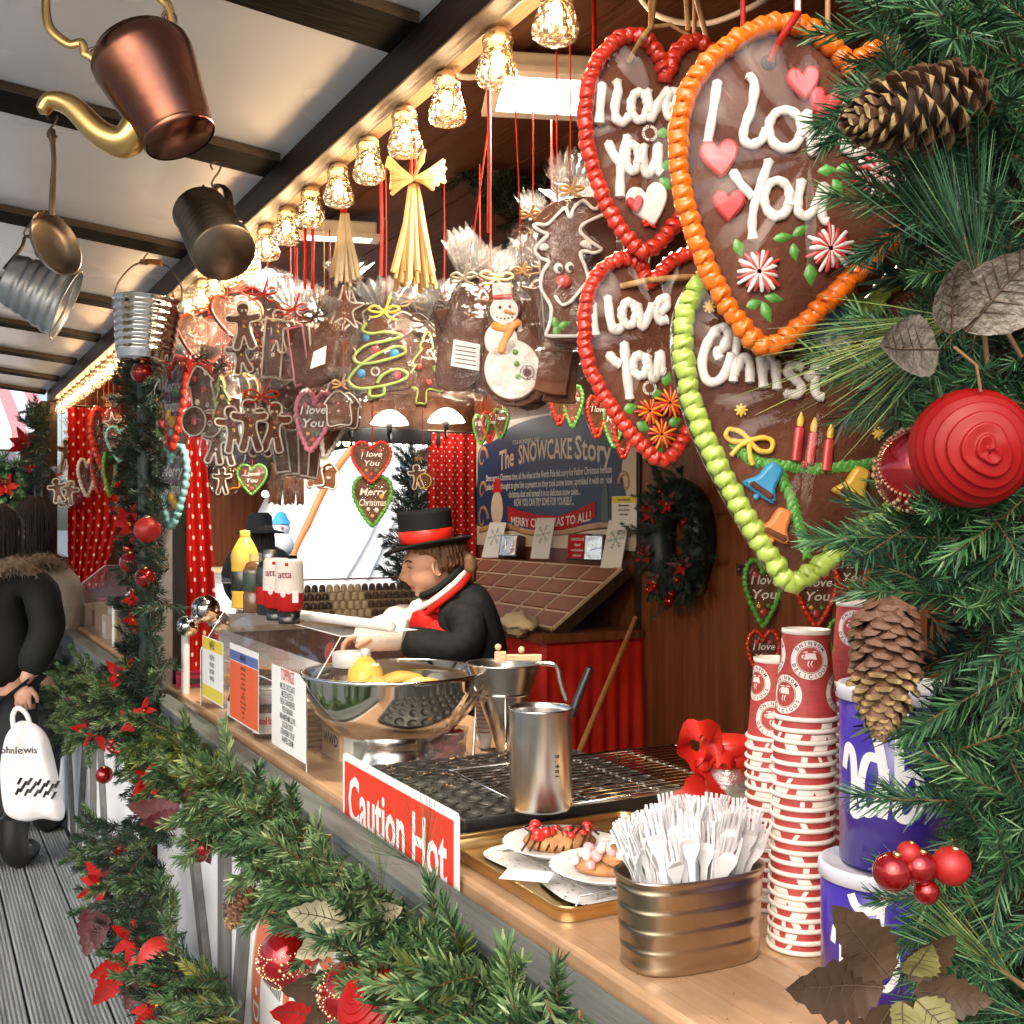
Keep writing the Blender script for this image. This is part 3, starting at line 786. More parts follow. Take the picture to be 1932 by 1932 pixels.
# --- shoppers on the walkway, seen from behind
def shopper(label, u, d, cloth, coat_top, coat_bot, hairfn, armside, face_yaw, fur=True, tall=1.68, sh=.20):
    k = d / F; top = HZ - (tall - EYE) / k
    y = lambda h: HZ - (h - EYE) / k
    H = Hang('person', label, 'person', u, y(1.0), d)
    b = MB()
    X = lambda x, h, o=0.0: Vector((x, o, h - 1.0))
    V = [X(0, .95), X(0, 1.12), X(0, 1.30), X(0, 1.40), X(0, 1.47), X(.02, 1.53),
         X(sh, 1.36), X(sh + .06, 1.10, -.02), X(sh - .03, .86, -.10), X(-sh, 1.36), X(-sh - .05, 1.10, .02), X(-sh - .0, .88, .12),
         X(.09, .90), X(.09, .48, .03), X(.09, .08, -.02), X(.10, .04, .14), X(-.09, .90), X(-.09, .48, -.02), X(-.09, .08, -.06), X(-.09, .04, .08)]
    E = [(0, 1), (1, 2), (2, 3), (3, 4), (4, 5), (3, 6), (6, 7), (7, 8), (3, 9), (9, 10), (10, 11), (0, 12), (12, 13), (13, 14), (14, 15), (0, 16), (16, 17), (17, 18), (18, 19)]
    bv, bf = skin(V, E, [.12, .11, .08, .05, .05, .055, .03, .04, .032, .03, .04, .032, .09, .065, .05, .04, .09, .065, .05, .04], 0, 1)
    b.add(bv, bf, 0, True)
    hm = tr(X(.02, tall - .12)) @ rz(pi / 2 - face_yaw)
    head_mb(b, hm)
    hand_mb(b, tr(X(sh - .03, .86, -.10)) @ ry(pi / 2) @ rx(pi / 2), 0, .9)
    hand_mb(b, tr(X(-sh, .88, .12)) @ ry(pi / 2), 0, .5)
    b.build('body', [m_skin, m_lip, m_eye, m_eyew], H.o)
    cv = [X(0, coat_bot), X(0, 1.10), X(0, 1.28), X(0, 1.39), X(sh, 1.35), X(sh + .06, 1.10, -.02), X(sh - .02, .90, -.09), X(-sh, 1.35), X(-sh - .05, 1.10, .02), X(-sh, .92, .11)]
    sv, sf = skin(cv, [(0, 1), (1, 2), (2, 3), (3, 4), (4, 5), (5, 6), (3, 7), (7, 8), (8, 9)], [(.20, .17), (.17, .15), (.18, .15), (.11, .10), .10, .085, .065, .10, .085, .065], 0, 2)
    MB().add(crumple(sv), sf, 0, True).build('coat', cloth, H.o)
    tv, tf = skin([X(0, .92), X(.09, .80), X(.09, .48, .03), X(.09, .12, -.02), X(-.09, .80), X(-.09, .48, -.02), X(-.09, .12, -.06)],
                  [(0, 1), (1, 2), (2, 3), (0, 4), (4, 5), (5, 6)], [.14, .11, .08, .065, .11, .08, .065], 0, 1)
    MB().add(tv, tf, 0, True).build('trousers', m_denim, H.o)
    for sx, oy in ((.09, .03), (-.09, -.02)):
        q = MB(); q.tube(spline([X(sx, .24, oy - .06), X(sx, .10, oy - .06), X(sx, .055, oy - .02), X(sx, .05, oy + .08), X(sx, .045, oy + .15)], 4), [.062] * 6 + [.058] * 4 + [.05] * 4 + [.042, .036, .03], 12)
        q.build('boot', m_boot, H.o)
    hairfn(H, hm, X)
    if fur:
        q = MB(); pts = spline([X(-.17, 1.36, -.02), X(-.12, 1.41, -.11), X(0, 1.36, -.18), X(.12, 1.41, -.11), X(.17, 1.36, -.02), X(.12, 1.33, .10), X(0, 1.30, .16), X(-.12, 1.33, .10)], 6, True)
        q.tube(pts, .036, 10, closed=True); fur_mb(q, pts, .033, 1500, .032); q.build('fur_hood', m_fur, H.o)['kind'] = 'stuff'
    return H
def bob(H, hm, X, L=.0):
    q = MB(); q.ball((-.018, 0, .012), .098, 20, 14, 0, hm, (.98, .88, 1.02)); strand_mb(q, hm, .20 + L, 150, int(L * 100) + 3)
    q.build('hair', m_hair_b, H.o)
def longhair(H, hm, X): bob(H, hm, X, .10)
def pompom(H, hm, X):
    q = MB(); q.lathe([(.118, -.02), (.122, .02), (.112, .07), (.08, .115), (.03, .135), (.0005, .138)], 24, 0, hm); q.build('knitted_hat', m_hat, H.o)
    q = MB(); q.ball((0, 0, .17), .04, 12, 8, 0, hm); fur_mb(q, [hm @ Vector((0, 0, .17)), hm @ Vector((0, 0, .171))], .04, 500, .03); q.build('pompom', m_hat, H.o)
W1 = shopper('person with dark brown hair in dark olive coat with fur-trimmed hood, back to the camera', -4, 5.15, m_olive, 1.4, .80, longhair, 1, .5, True, 1.67, .19)
W2 = shopper('person with dark bobbed hair in pale grey coat with fur collar, facing the stall', 54, 5.75, m_cream, 1.4, .80, bob, 1, -.9, True, 1.72, .17)
W3 = shopper('person in dark pompom hat standing behind the other shoppers', 62, 7.4, m_coat, 1.4, .75, pompom, 1, -.3, False, 1.74)
# carrier bag held by the nearest shopper
H = Hang('carrier_bag', 'white plastic carrier bag with black stripes, held by the shopper in the dark coat', 'bag', 58, 1450, 4.95)
ol = spline([H.q(*p) + (0,) for p in ((8, 1398), (22, 1372), (40, 1360), (66, 1366), (86, 1384), (97, 1412), (106, 1450), (119, 1510), (122, 1536), (112, 1549), (80, 1545), (50, 1550), (18, 1541), (6, 1515), (1, 1450))], 5, True)
m_bag = mat('white_plastic_bag', (.80, .78, .80), .35, var=.04, bump=1.0, bs=14)
def bagd(x, z): return .012 * sin(x * 55 + z * 9) * max(.1, z + .12) * 3 + .012 * mnoise.noise(Vector((x * 14, 0, z * 8)))
bx, bz = sum(p[0] for p in ol) / len(ol), sum(p[1] for p in ol) / len(ol); b = MB(); n = len(ol)
for sg in (-1, 1):
    vs = []
    for f in (1, .97, .92, .85, .75, .6, .45, .3, .15):
        for p in ol: x, z = bx + (p[0] - bx) * f, bz + (p[1] - bz) * f; q = min(1, (1 - f) / .25) ** .5; vs.append((x, sg * .04 * q + q * bagd(x, z), z))
    b.add(vs, [(j * n + i, j * n + (i + 1) % n, (j + 1) * n + (i + 1) % n, (j + 1) * n + i) for j in range(8) for i in range(n)] + [tuple(8 * n + i for i in range(n))], 0, True)
def bagw(b, o=.0022): b.v = [(x, -.04 + bagd(x, z) - o, z) for x, y, z in b.v]; return b
b.build('bag_body', m_bag, H.o)
b = MB(); text_mb(b, 'johnlewis', .046, tr(H.p(40, 1418, -.0360)) @ ry(-.02), 0, 'CENTER', 1.05, .0004); b = bagw(b); b.build('lettering', m_black, H.o)
b = MB()
for i in range(9):
    for j in range(2):
        x0 = 40 + i * 8.6 - j * 5; y0 = 1462 + j * 14 + i * .8 + (6 if (i + j) % 2 else 0)
        b.quad([H.p(x0, y0 + 13, -.0365), H.p(x0 + 5, y0 + 14, -.0365), H.p(x0 + 12, y0 + 1, -.0365), H.p(x0 + 7, y0, -.0365)])
b = bagw(b); b.build('stripes', m_black, H.o)['kind'] = 'stuff'
b = MB(); b.tube(spline([H.p(26, 1376, .0), H.p(24, 1350, .0), H.p(34, 1336, .0), H.p(50, 1348, 0), H.p(58, 1372, 0)], 5), .012, 8, flat=.5); b.build('handle', m_bag, H.o)
# ------------------------------------------------------------------ things on the serving counter
m_ink = mat('black_print', (.02, .02, .022), .5, var=0)
m_paper = mat('white_paper', (.80, .80, .79), .6, var=.03)
m_signred = mat('sign_red', (.66, .045, .022), .4, var=.04)
m_signwhite = mat('sign_white', (.80, .80, .80), .4, var=.02)
m_yellow = mat('yellow_plastic', (.80, .52, .07), .35, var=.06)
m_choc = mat('chocolate', (.055, .022, .012), .35, var=.3, vs=30, coat=.3)
m_straw = mat('strawberry', (.52, .025, .018), .28, var=.3, vs=40, coat=.5)
m_pink = mat('pink_marshmallow', (.78, .38, .38), .7, var=.05, sss=.2)
m_wmarsh = mat('white_marshmallow', (.80, .70, .66), .7, var=.04, sss=.2)
m_pancake = mat('pancake', (.50, .26, .10), .7, col2=(.28, .11, .04), vs=30)
m_banana = mat('banana_skin', (.60, .36, .07), .5, col2=(.24, .11, .04), vs=18, lo=.45, hi=.75)
m_plas = mat('white_plastic', (.82, .82, .84), .3, var=.02, trans=.12, spec=.6)
def lathe_thing(name, label, cat, pos, part, prof, m, n=32, group=None, M=None, wob=None, sx=1, sy=1):
    o = thing(name, label, cat, pos, M=M, group=group)
    MB().lathe(prof, n, 0, None, True, sx, sy, wob).build(part, m, o)
    return o
CTZ = lambda u, v: PZ(u, v, CT)
# steel bowl of fruit
o = lathe_thing('steel_bowl', 'large polished steel bowl on a foot holding bananas', 'bowl', CTZ(743, 1442) + Vector((0, 0, .001)), 'basin',
                [(.0005, .062), (.06, .068), (.12, .095), (.165, .137), (.188, .18), (.197, .206), (.2005, .2085), (.2045, .208), (.2055, .204), (.203, .199), (.1985, .178), (.176, .125), (.14, .085), (.10, .060), (.075, .051)], m_steel, 64)
MB().lathe([(.0745, .0515), (.070, .044), (.068, .040), (.078, .020), (.088, .008), (.094, .003), (.094, 0), (.085, 0), (.0005, .001)], 48).build('foot', m_brush, o)
bp = CTZ(743, 1442)
for i, (x, y, z, a, lb) in enumerate(((.045, -.04, .148, .3, 'ripe banana lying near the right rim of the steel bowl'), (.02, .01, .158, .1, 'banana with browned end in the middle of the steel bowl'),
                                   (-.05, .03, .150, -.3, 'yellow banana lying left in the steel bowl'), (-.09, -.05, .146, .5, 'banana near the left rim of the steel bowl'))):
    t = thing('banana', lb, 'banana', bp + Vector((x, y, z)), group='bananas in the steel bowl'); t.rotation_euler = (.1, -.1, a - .5)
    pts = [(.085 * sin(q * 1.1 - .0), 0, .03 * cos(q * 2)) for q in [-1 + j * .2 for j in range(11)]]
    MB().tube(pts, [.006, .010, .015, .018, .0185, .019, .0185, .018, .015, .010, .006], 7).build('skin', m_banana, t)
    MB().tube([pts[-1], (.083, 0, -.025)], [.006, .004], 6).build('stalk', m_choc, t)
for i, (x, y, lb) in enumerate(((-.10, .05, 'orange on the left in the steel bowl'), (.06, .09, 'orange at the back of the steel bowl'), (-.01, -.09, 'orange at the front of the steel bowl'))):
    t = thing('orange', lb, 'orange', bp + Vector((x, y, .140)), group='oranges in the steel bowl')
    MB().ball((0, 0, 0), .036, 16, 12).build('peel', mat('orange_peel%d' % i, (.62, .26, .04), .45, bump=.2, bs=90), t)
    MB().ball((0, 0, .0355), .005, 6, 4).build('stem_end', m_choc, t)
# confectionery funnel on its wire stand
fb = CTZ(950, 1438)
o = thing('funnel_dispenser', 'tall steel confectionery funnel with trigger handle in a wire stand', 'funnel', fb)
MB().lathe([(.0825, .218), (.0845, .222), (.082, .222), (.0785, .214), (.055, .155), (.012, .032), (.008, .026), (.012, .026), (.016, .030), (.0585, .152), (.0595, .157), (.0825, .218)], 40).build('cone', m_brush, o)
b = MB(); b.tube([(.060 * cos(a), .060 * sin(a), .155) for a in [2 * pi * i / 24 for i in range(24)]], .0028, 6, closed=True)
for a in (.5, 2.6, 4.3): b.tube([(.060 * cos(a), .060 * sin(a), .155), (.068 * cos(a), .068 * sin(a), .004), (.083 * cos(a), .083 * sin(a), .003)], .0028, 6)
b.tube([(.068 * cos(a), .068 * sin(a), .003) for a in [2 * pi * i / 24 for i in range(24)]], .0028, 6, closed=True)
b.build('wire_stand', m_steel, o)
Mq = rz(-TH)
b = MB(); b.tube(spline([(.075, 0, .222), (.105, -.01, .220), (.120, -.01, .212), (.128, -.01, .175), (.140, -.01, .140)], 5), .0055, 8, M=Mq, flat=.5); b.build('handle', m_brush, o)
b = MB().box((-.005, -.008, .226), (.085, .008, .240), 0, Mq).box((-.02, -.012, .222), (.006, .012, .246), 0, Mq).ball((-.012, 0, .256), .008, 8, 6, 0, Mq).ball((.04, 0, .250), .008, 8, 6, 0, Mq); b.build('lever', m_pale, o, bevel=.002)
# hotplate, wire rack, steel cup
HX0, HX1, HY0, HY1 = .80, 1.27, 1.665, 2.13
o = thing('hotplate', 'black cast hotplate with dimpled baking surface on the counter', 'hotplate', (1.03, 1.9, CT))
_h = Vector((1.03, 1.9, CT)); b = MB()
b.box((HX0, HY0, CT + .002), (HX1, HY1, CT + .040)); m_plate = mat('cast_iron', (.012, .011, .011), .48, var=.3, vs=25, bump=.25, bs=45, roughvar=.12)
b.build('plate', m_plate, o, -_h, bevel=.006)
b = MB()
for i in range(10):
    for j in range(10):
        c = (HX0 + .028 + i * .046, HY0 + .025 + j * .046, CT + .0415)
        b.lathe([(.0190, -.001), (.0185, .0008), (.0178, .0008), (.0170, -.0006), (.0005, -.0009)], 12, 0, tr(c))
b.build('baking_dimples', m_plate, o, -_h)['kind'] = 'stuff'
b = MB()
for i in range(110):
    c = (R(HX0 + .02, HX1 - .02), R(HY0 + .2, HY1 - .01), CT + .044); s = R(.0012, .004)
    b.ball(c, s, 5, 3, 0, None, (1, R(.5, 1), .5))
b.build('crumbs', mat('crumbs', (.5, .3, .12), .6, col2=(.12, .05, .02), vs=60), o, -_h)['kind'] = 'stuff'
o = thing('wire_rack', 'steel wire cooling rack lying on the black hotplate', 'rack', (1.1, 1.78, CT + .05))
_h = Vector((1.1, 1.78, CT + .05)); zt = CT + .062; b = MB()
RX0, RX1, RY0, RY1 = .90, 1.42, 1.60, 1.93
for i in range(15): yy = RY0 + .012 + i * (RY1 - RY0 - .024) / 14; b.tube([(RX0, yy, zt), (RX1, yy, zt)], .0016, 5, caps=False)
b.build('wires', m_steel, o, -_h)
b = MB(); b.tube(spline([(RX0, RY0, zt - .002), (RX1, RY0, zt - .002), (RX1, RY1, zt - .002), (RX0, RY1, zt - .002)], 1, True), .0032, 6, closed=True)
for xx in (RX0 + .12, RX0 + .26, RX0 + .40): b.tube([(xx, RY0, zt - .004), (xx, RY1, zt - .004)], .0022, 5, caps=False)
for xx, yy in ((RX0 + .03, RY0 + .08), (RX0 + .26, RY0 + .08), (RX0 + .03, RY1 - .02), (RX0 + .3, RY1 - .02)): b.tube([(xx, yy, zt - .004), (xx + .004, yy, CT + .0415)], .0025, 5)
b.build('frame', m_steel, o, -_h)
cp = PZ(1020, 1523, CT + .0645)
o = lathe_thing('steel_cup', 'tall brushed steel cup standing on the wire rack', 'cup', cp, 'wall', [(.0005, .003), (.0495, .003), (.0495, .155), (.0505, .164), (.053, .1655), (.053, .1625), (.0515, .158), (.0515, .006), (.049, 0), (.0005, 0)], m_brush, 48)
b = MB()
for i, ch in enumerate('0.90l'): text_mb(b, ch, .010, rz(-TH + .45) @ tr(0, -.0518, 0) @ tr(0, 0, .093 - i * .008) @ ry(pi / 2), 0, 'CENTER', 1, .0002)
b.build('volume_mark', m_ink, o)
t = thing('spatula', 'black-handled spatula leaning out of the steel cup', 'spatula', cp)
M = rz(-TH)
MB().tube([Vector((.012, 0, .02)), Vector((.052, .004, .155))], .004, 8, M=M).build('blade', m_brush, t)
MB().tube([Vector((.0515, .004, .150)), Vector((.062, .006, .180)), Vector((.082, .01, .228))], [.006, .0068, .0062], 10, M=M).build('handle', m_black, t)
# gold tray with doilies, rack and two plates
TX0, TX1, TY0, TY1 = .752, 1.12, 1.265, 1.655
_h = Vector(((TX0 + TX1) / 2, (TY0 + TY1) / 2, CT))
o = thing('serving_tray', 'gold-rimmed tray lined with white paper doilies', 'tray', _h)
rim = []
for cx_, cy_, a0 in ((TX1 - .03, TY1 - .03, 0), (TX0 + .03, TY1 - .03, pi / 2), (TX0 + .03, TY0 + .03, pi), (TX1 - .03, TY0 + .03, 1.5 * pi)):
    for j in range(5): rim.append((cx_, cy_, a0 + j * pi / 8))
b = MB(); lv = [(.030, .001), (.030, .004), (.028, .020), (.0325, .0225), (.0335, .021), (.031, .0175), (.024, .003), (.010, .0015)]
n = len(rim); vs = [(cx_ + cos(a) * (r - .004), cy_ + sin(a) * (r - .004), CT + z) for r, z in lv for cx_, cy_, a in rim]
b.add(vs, [(q * n + i, q * n + (i + 1) % n, (q + 1) * n + (i + 1) % n, (q + 1) * n + i) for q in range(len(lv) - 1) for i in range(n)], 0, True)
b.add([vs[(len(lv) - 1) * n + i] for i in range(n)], [tuple(range(n))])
b.build('tray_body', m_gold, o, -_h)
def doily_mat():
    m = mat('paper_doily', (.80, .78, .75), .7, var=.02); nt = m.node_tree; bs = nt.nodes['Principled BSDF']
    tc = nd(nt, 'ShaderNodeTexCoord'); vo = nd(nt, 'ShaderNodeTexVoronoi'); vo.inputs['Scale'].default_value = 85
    nt.links.new(tc.outputs['Object'], vo.inputs[0])
    lt = nd(nt, 'ShaderNodeMath', operation='GREATER_THAN'); lt.inputs[1].default_value = .2; nt.links.new(vo.outputs['Distance'], lt.inputs[0])
    nt.links.new(lt.outputs[0], bs.inputs['Alpha']); return m
m_doily = doily_mat()
for i, (dx, dy, ang, w, h, lb) in enumerate(((.17, .27, .12, .125, .095, 'white perforated paper doily at the far end of the gold tray'), (.18, .10, -.1, .13, .085, 'white perforated paper doily at the near end of the gold tray'))):
    q = MB(); out = []
    for j in range(60):
        a = 2 * pi * j / 60; c, s = cos(a), sin(a); p = (abs(c) ** 4 + abs(s) ** 4) ** -.25 * (1 + .02 * sin(a * 30))
        out.append((c * p * w, s * p * h, 0))
    q.add(out, [tuple(range(60))]); t = q.build('paper_doily', m_doily); t.location = (TX0 + dx, TY0 + dy, CT + .0052 + i * .0012); t.rotation_euler = (0, 0, ang)
    tag(t, lb, 'doily', 'doilies on the gold tray')
o = thing('wire_grid', 'thin wire rack lying in the gold tray under the plates', 'rack', _h)
b = MB()
for i in range(7): xx = TX0 + .075 + i * .036; b.tube([(xx, TY0 + .03, CT + .021), (xx, TY1 - .09, CT + .021)], .0013, 5)
b.build('wires', m_steel, o, -_h)
b = MB(); b.tube([(TX0 + .05, TY0 + .045, CT + .006), (TX0 + .055, TY0 + .045, CT + .0185), (TX1 - .04, TY0 + .045, CT + .0185)], .0018, 5); b.tube([(TX0 + .05, TY1 - .11, CT + .006), (TX0 + .055, TY1 - .11, CT + .0185), (TX1 - .04, TY1 - .11, CT + .0185)], .0018, 5)
b.build('frame', m_steel, o, -_h)
plate_prof = [(.0005, .004), (.055, .004), (.066, .008), (.088, .016), (.0895, .0152), (.068, .006), (.056, .001), (.0005, .001)]
for (u, v, lb) in ((1056, 1604, 'white paper plate with chocolate-drizzled strawberry pancake'), (1152, 1650, 'white paper plate with pink and white marshmallow pancake')):
    pz = PZ(u, v, CT + .0225)
    o = thing('paper_plate', lb, 'plate', pz, group='paper plates on the gold tray')
    MB().lathe(plate_prof, 64, wob=lambda a, i: 1 + (.012 * cos(a * 32) if i in (3, 4) else 0)).build('dish', m_paper, o)
    if u < 1100:
        t = thing('pancake', 'folded pancake covered with strawberries and chocolate sauce', 'pancake', pz + Vector((0, 0, .005)))
        MB().ball((0, 0, .010), .055, 18, 10, 0, rz(-TH), (1.05, .7, .33)).build('batter', m_pancake, t)
        q = MB()
        for j in range(34): q.ball((R(-.045, .045), R(-.03, .03), R(.014, .030)), R(.007, .011), 7, 5, 0, rz(-TH), (1, R(.7, 1), R(.6, .9)))
        q.build('strawberry_pieces', m_straw, t)['kind'] = 'stuff'
        q = MB()
        for j in range(9):
            x0 = -.05 + j * .0125; q.tube(spline([(x0 - .01, -.042, .006), (x0 + R(-.006, .006), -.02, .025), (x0 + R(-.008, .01), 0, .031), (x0 + R(-.008, .008), .02, .026), (x0 + R(0, .02), .045, .006)], 4), .0019, 5, M=rz(-TH))
        q.tube(spline([(-.03, .03, .01), (.02, .05, .016), (.06, .045, .014), (.078, .02, .017)], 4), .0018, 5, M=rz(-TH))
        q.build('chocolate_drizzle', m_choc, t)
    else:
        t = thing('pancake', 'pancake heaped with mini marshmallows', 'pancake', pz + Vector((0, 0, .005)))
        MB().ball((0, 0, .008), .048, 18, 10, 0, rz(-TH), (1.1, .7, .3)).build('batter', m_pancake, t)
        for j in range(3): MB().lathe([(.0005, .002), (.016, .002), (.016, -.002), (.0005, -.002)], 14, 0, tr(.01 * j - .01, -.02 + .006 * j, .024 + .003 * j) @ rx(.3)).build('chocolate_button', m_pancake, t)
        mm = {c: MB().lathe([(.0005, .006), (.005, .0055), (.0065, .003), (.0065, -.003), (.005, -.0055), (.0005, -.006)], 9).mesh('marshmallow', c) for c in (m_pink, m_wmarsh)}
        for j in range(34):
            c = m_pink if j % 2 else m_wmarsh
            x, y = R(-.055, .05), R(-.045, .04); rr = x * x + y * y
            q = obj('marshmallow', mm[c], None, pz + rz(-TH) @ Vector((x, y, .014 + max(0, .022 - rr * 9) + R(0, .012)))); q.rotation_euler = (R(0, 3), R(0, 3), 0)
            tag(q, '%s mini marshmallow on the pancake of the nearer plate' % ('pink' if j % 2 else 'white'), 'marshmallow', '%s marshmallows on the pancake' % ('pink' if j % 2 else 'white'))
a = PZ(995, 1652, CT + .0245); q = MB().box((-.036, -.024, 0), (.036, .024, .0008)); t = q.build('note_card', m_paper, None, a); t.rotation_euler = (0, 0, -.75); tag(t, 'small blank white note card lying on the tray rack', 'card')
# caution sign wedged between ledge and counter
o = thing('caution_sign', 'red and white rectangular caution sign propped against the counter edge', 'sign', (.7165, 1.76, z_(-.60)))
SY0, SY1, SZ0, SZ1 = 1.505, 2.012, z_(-.618), z_(-.437)
def rrect(w, h, r):
    return [(sx_ * (w / 2 - r) + r * cos(a), sz_ * (h / 2 - r) + r * sin(a)) for sx_, sz_, a0 in ((1, 1, 0), (-1, 1, pi / 2), (-1, -1, pi), (1, -1, 1.5 * pi)) for a in [a0 + j * pi / 8 for j in range(5)]]
Ms = Matrix.Rotation(-pi / 2, 4, 'Z')   # local -y (front) -> world -x, local x -> -Y
MB().prism(rrect(SY1 - SY0, SZ1 - SZ0, .010), .004, .0, 0, tr(0, 0, (SZ0 + SZ1) / 2 - z_(-.60)) @ Ms).build('plate', m_signwhite, o)
b = MB(); b.prism(rrect(SY1 - SY0 - .026, SZ1 - SZ0 - .026, .002), .001, 0, 0, tr(-.0026, 0, (SZ0 + SZ1) / 2 - z_(-.60)) @ Ms); b.build('red_field', m_signred, o)
b = MB(); text_mb(b, 'Caution Hot', .122, tr(-.0040, 0, z_(-.556) - z_(-.60)) @ Ms, 0, 'CENTER', .70, .0028); b.build('lettering', m_signwhite, o)
# tin bin full of plastic forks
bp = CTZ(1302, 1806)
o = thing('oval_tin', 'oval ribbed tin bin holding white plastic forks', 'bin', M=tr(bp) @ rz(-.06))
prof = [(.0005, .001), (.090, .001), (.0925, .004)]
for i in range(4):
    z0 = .010 + i * .0235; w = .0905 + .0075 * (z0 / .115)
    prof += [(w, z0), (w + .0004, z0 + .012), (w + .0018, z0 + .0145), (w + .0018, z0 + .019), (w + .0004, z0 + .0215)]
prof += [(.0985, .107), (.1005, .1095), (.1005, .1125), (.098, .1125), (.0965, .108), (.0885, .004), (.0005, .003)]
def tinwob(a, i): return (abs(cos(a)) ** 3 + abs(sin(a)) ** 3) ** (-1 / 3) * .965
MB().lathe(prof, 64, 0, None, True, 1.0, .56, tinwob).build('tin_wall', m_tin, o)
fo = [(-.0045, -.07), (-.0035, .0), (-.0045, .02), (-.0105, .034), (-.0115, .040), (-.0115, .075), (-.0085, .075), (-.0075, .048), (-.0050, .048), (-.0045, .075), (-.0018, .075), (-.0012, .048), (.0012, .048), (.0018, .075),
      (.0045, .075), (.0050, .048), (.0075, .048), (.0085, .075), (.0115, .075), (.0115, .040), (.0105, .034), (.0045, .02), (.0035, 0), (.0045, -.07)]
b = MB()
front = [(x, .006 * (z / .075) ** 2 * (1 if z > 0 else .2) - .0009 - (.004 if .02 < z < .05 and abs(x) < .006 else 0), z) for x, z in fo]; back = [(x, y + .0018, z) for x, y, z in front]; n = len(fo)
b.add(front + back, [(i, (i + 1) % n, n + (i + 1) % n, n + i) for i in range(n)])
def strip(p, rev):   # handle, bowl and tines as quads
    idx = [(0, 23, 22, 1), (1, 22, 21, 2), (2, 21, 20, 3), (3, 20, 19, 4), (4, 19, 18, 15), (4, 15, 14, 7) if False else (4, 7, 8, 11), (4, 11, 12, 15)]
    idx += [(4, 5, 6, 7), (8, 9, 10, 11), (12, 13, 14, 15), (16, 17, 18, 19) if False else (15, 16, 17, 18)]
    return [tuple(i + p for i in (f if not rev else f[::-1])) for f in idx]
b.add(front, strip(0, True)); b.add(back, strip(0, False))
fork_me = b.mesh('plastic_fork', m_plas)
for i in range(92):
    r = sqrt(R(0, 1)); a = R(0, 2 * pi); x, y = r * .078 * cos(a), r * .040 * sin(a)
    M = tr(bp) @ rz(-.06) @ tr(x, y, .096 + R(-.012, .022) + .016 * (1 - r)) @ ry(x * 3.4 + R(-.18, .18)) @ rx(-y * 4 + R(-.2, .2)) @ rz(R(-.9, .9) + (pi if R(0, 1) < .5 else 0))
    q = obj('plastic_fork', fork_me, None, None, M)
    tag(q, 'white plastic fork standing tines up in the crowded tin bin', 'fork', 'white plastic forks in the tin bin')
# paper cups stacked upside down
m_cup = mat('cup_red', (.40, .045, .040), .55, var=.12, vs=8, stretch=(6, 6, 40), bump=.12, bs=20)
m_cupw = mat('cup_white', (.78, .70, .62), .5, var=.03)
def cup_logo_mb(cz, ca, rad, r0, slope):
    """ring emblem wrapped on the cup wall: white ring, lettering, cup pictogram (upside down like the cup)"""
    b = MB()
    def wrap(p, lift):
        z = cz + p[2]; rr = r0 + slope * z + lift; a = ca + p[0] / (r0 + slope * cz)
        return (rr * sin(a), -rr * cos(a), z)
    def ring(ra, rb, mi, lift):
        n = 40; vs = [wrap((r * cos(2 * pi * i / n), 0, r * sin(2 * pi * i / n)), lift) for r in (ra, rb) for i in range(n)]
        b.add(vs, [(i, (i + 1) % n, n + (i + 1) % n, n + i) for i in range(n)], mi)
    ring(rad * .70, rad, 0, .0006); ring(rad * .64, rad * .665, 0, .0006)
    s = 'DELICIOUS'
    for j, w in enumerate(('DELICIOUS', 'MORNING')):
        for i, ch in enumerate(w):
            a = (-pi / 2 if j == 0 else pi / 2) + (i - (len(w) - 1) / 2) * .30 * (1 if j == 0 else 1)
            rr = rad * .85
            t = MB(); text_mb(t, ch, rad * .26, tr(0, 0, -rad * .09), 0, 'CENTER', 1, rad * .006)
            ca_, sa_ = cos(a + pi / 2), sin(a + pi / 2)
            vs = []
            for p in t.v:
                x, z = p[0], p[2]
                vs.append(wrap((rr * cos(a) + x * ca_ - z * sa_, 0, rr * sin(a) + x * sa_ + z * ca_), .0010))
            b.add(vs, [f[::-1] for f in t.f], 1)
    pic = [(-.30, .02), (-.24, .34), (.26, .34), (.34, .02)]; 
    P = lambda L: [wrap((x * rad, 0, z * rad), .0008) for x, z in L]
    b.add(P([(-.34, .36), (.34, .40), (.34, .46), (-.34, .42)]), [(0, 1, 2, 3)], 0)
    b.add(P(pic), [(0, 3, 2, 1)], 0)
    b.add(P([(-.30, .26), (-.44, .22), (-.42, .08), (-.32, .06), (-.34, .11), (-.37, .13), (-.37, .18), (-.29, .20)]), [(0, 7, 6, 1), (1, 6, 5, 2), (2, 5, 4, 3)], 0)
    for dx in (-.08, .08): b.add(P([(dx - .03, -.05), (dx + .06, -.05), (dx - .02, -.22), (dx + .05, -.42), (dx - .07, -.24)]), [(0, 1, 2, 4), (2, 3, 4)], 0)
    return b
CR, CB, CH = .0400, .0290, .112       # rim radius, base radius, height
body_prof = [(CR - .0015, .003), (CB, CH - .006), (CB + .0012, CH - .005), (CB + .0012, CH), (CB - .001, CH), (CB - .0012, CH - .007), (.0005, CH - .007)]
cup_body = MB().lathe(body_prof[:2], 36).mesh('sleeve', m_cup)
cup_base = MB().lathe(body_prof[1:], 36).mesh('base_ring', m_cupw)
cup_rim = MB().lathe([(CR - .0022, .0055), (CR - .0002, .0058), (CR + .0014, .004), (CR + .0014, .0015), (CR, -.0002), (CR - .0018, 0), (CR - .003, .002)], 36).mesh('rim', m_cupw)
slope = -(CR - .0015 - CB) / (CH - .009)
r00 = CR - .0015 - slope * .003
logo_me = []
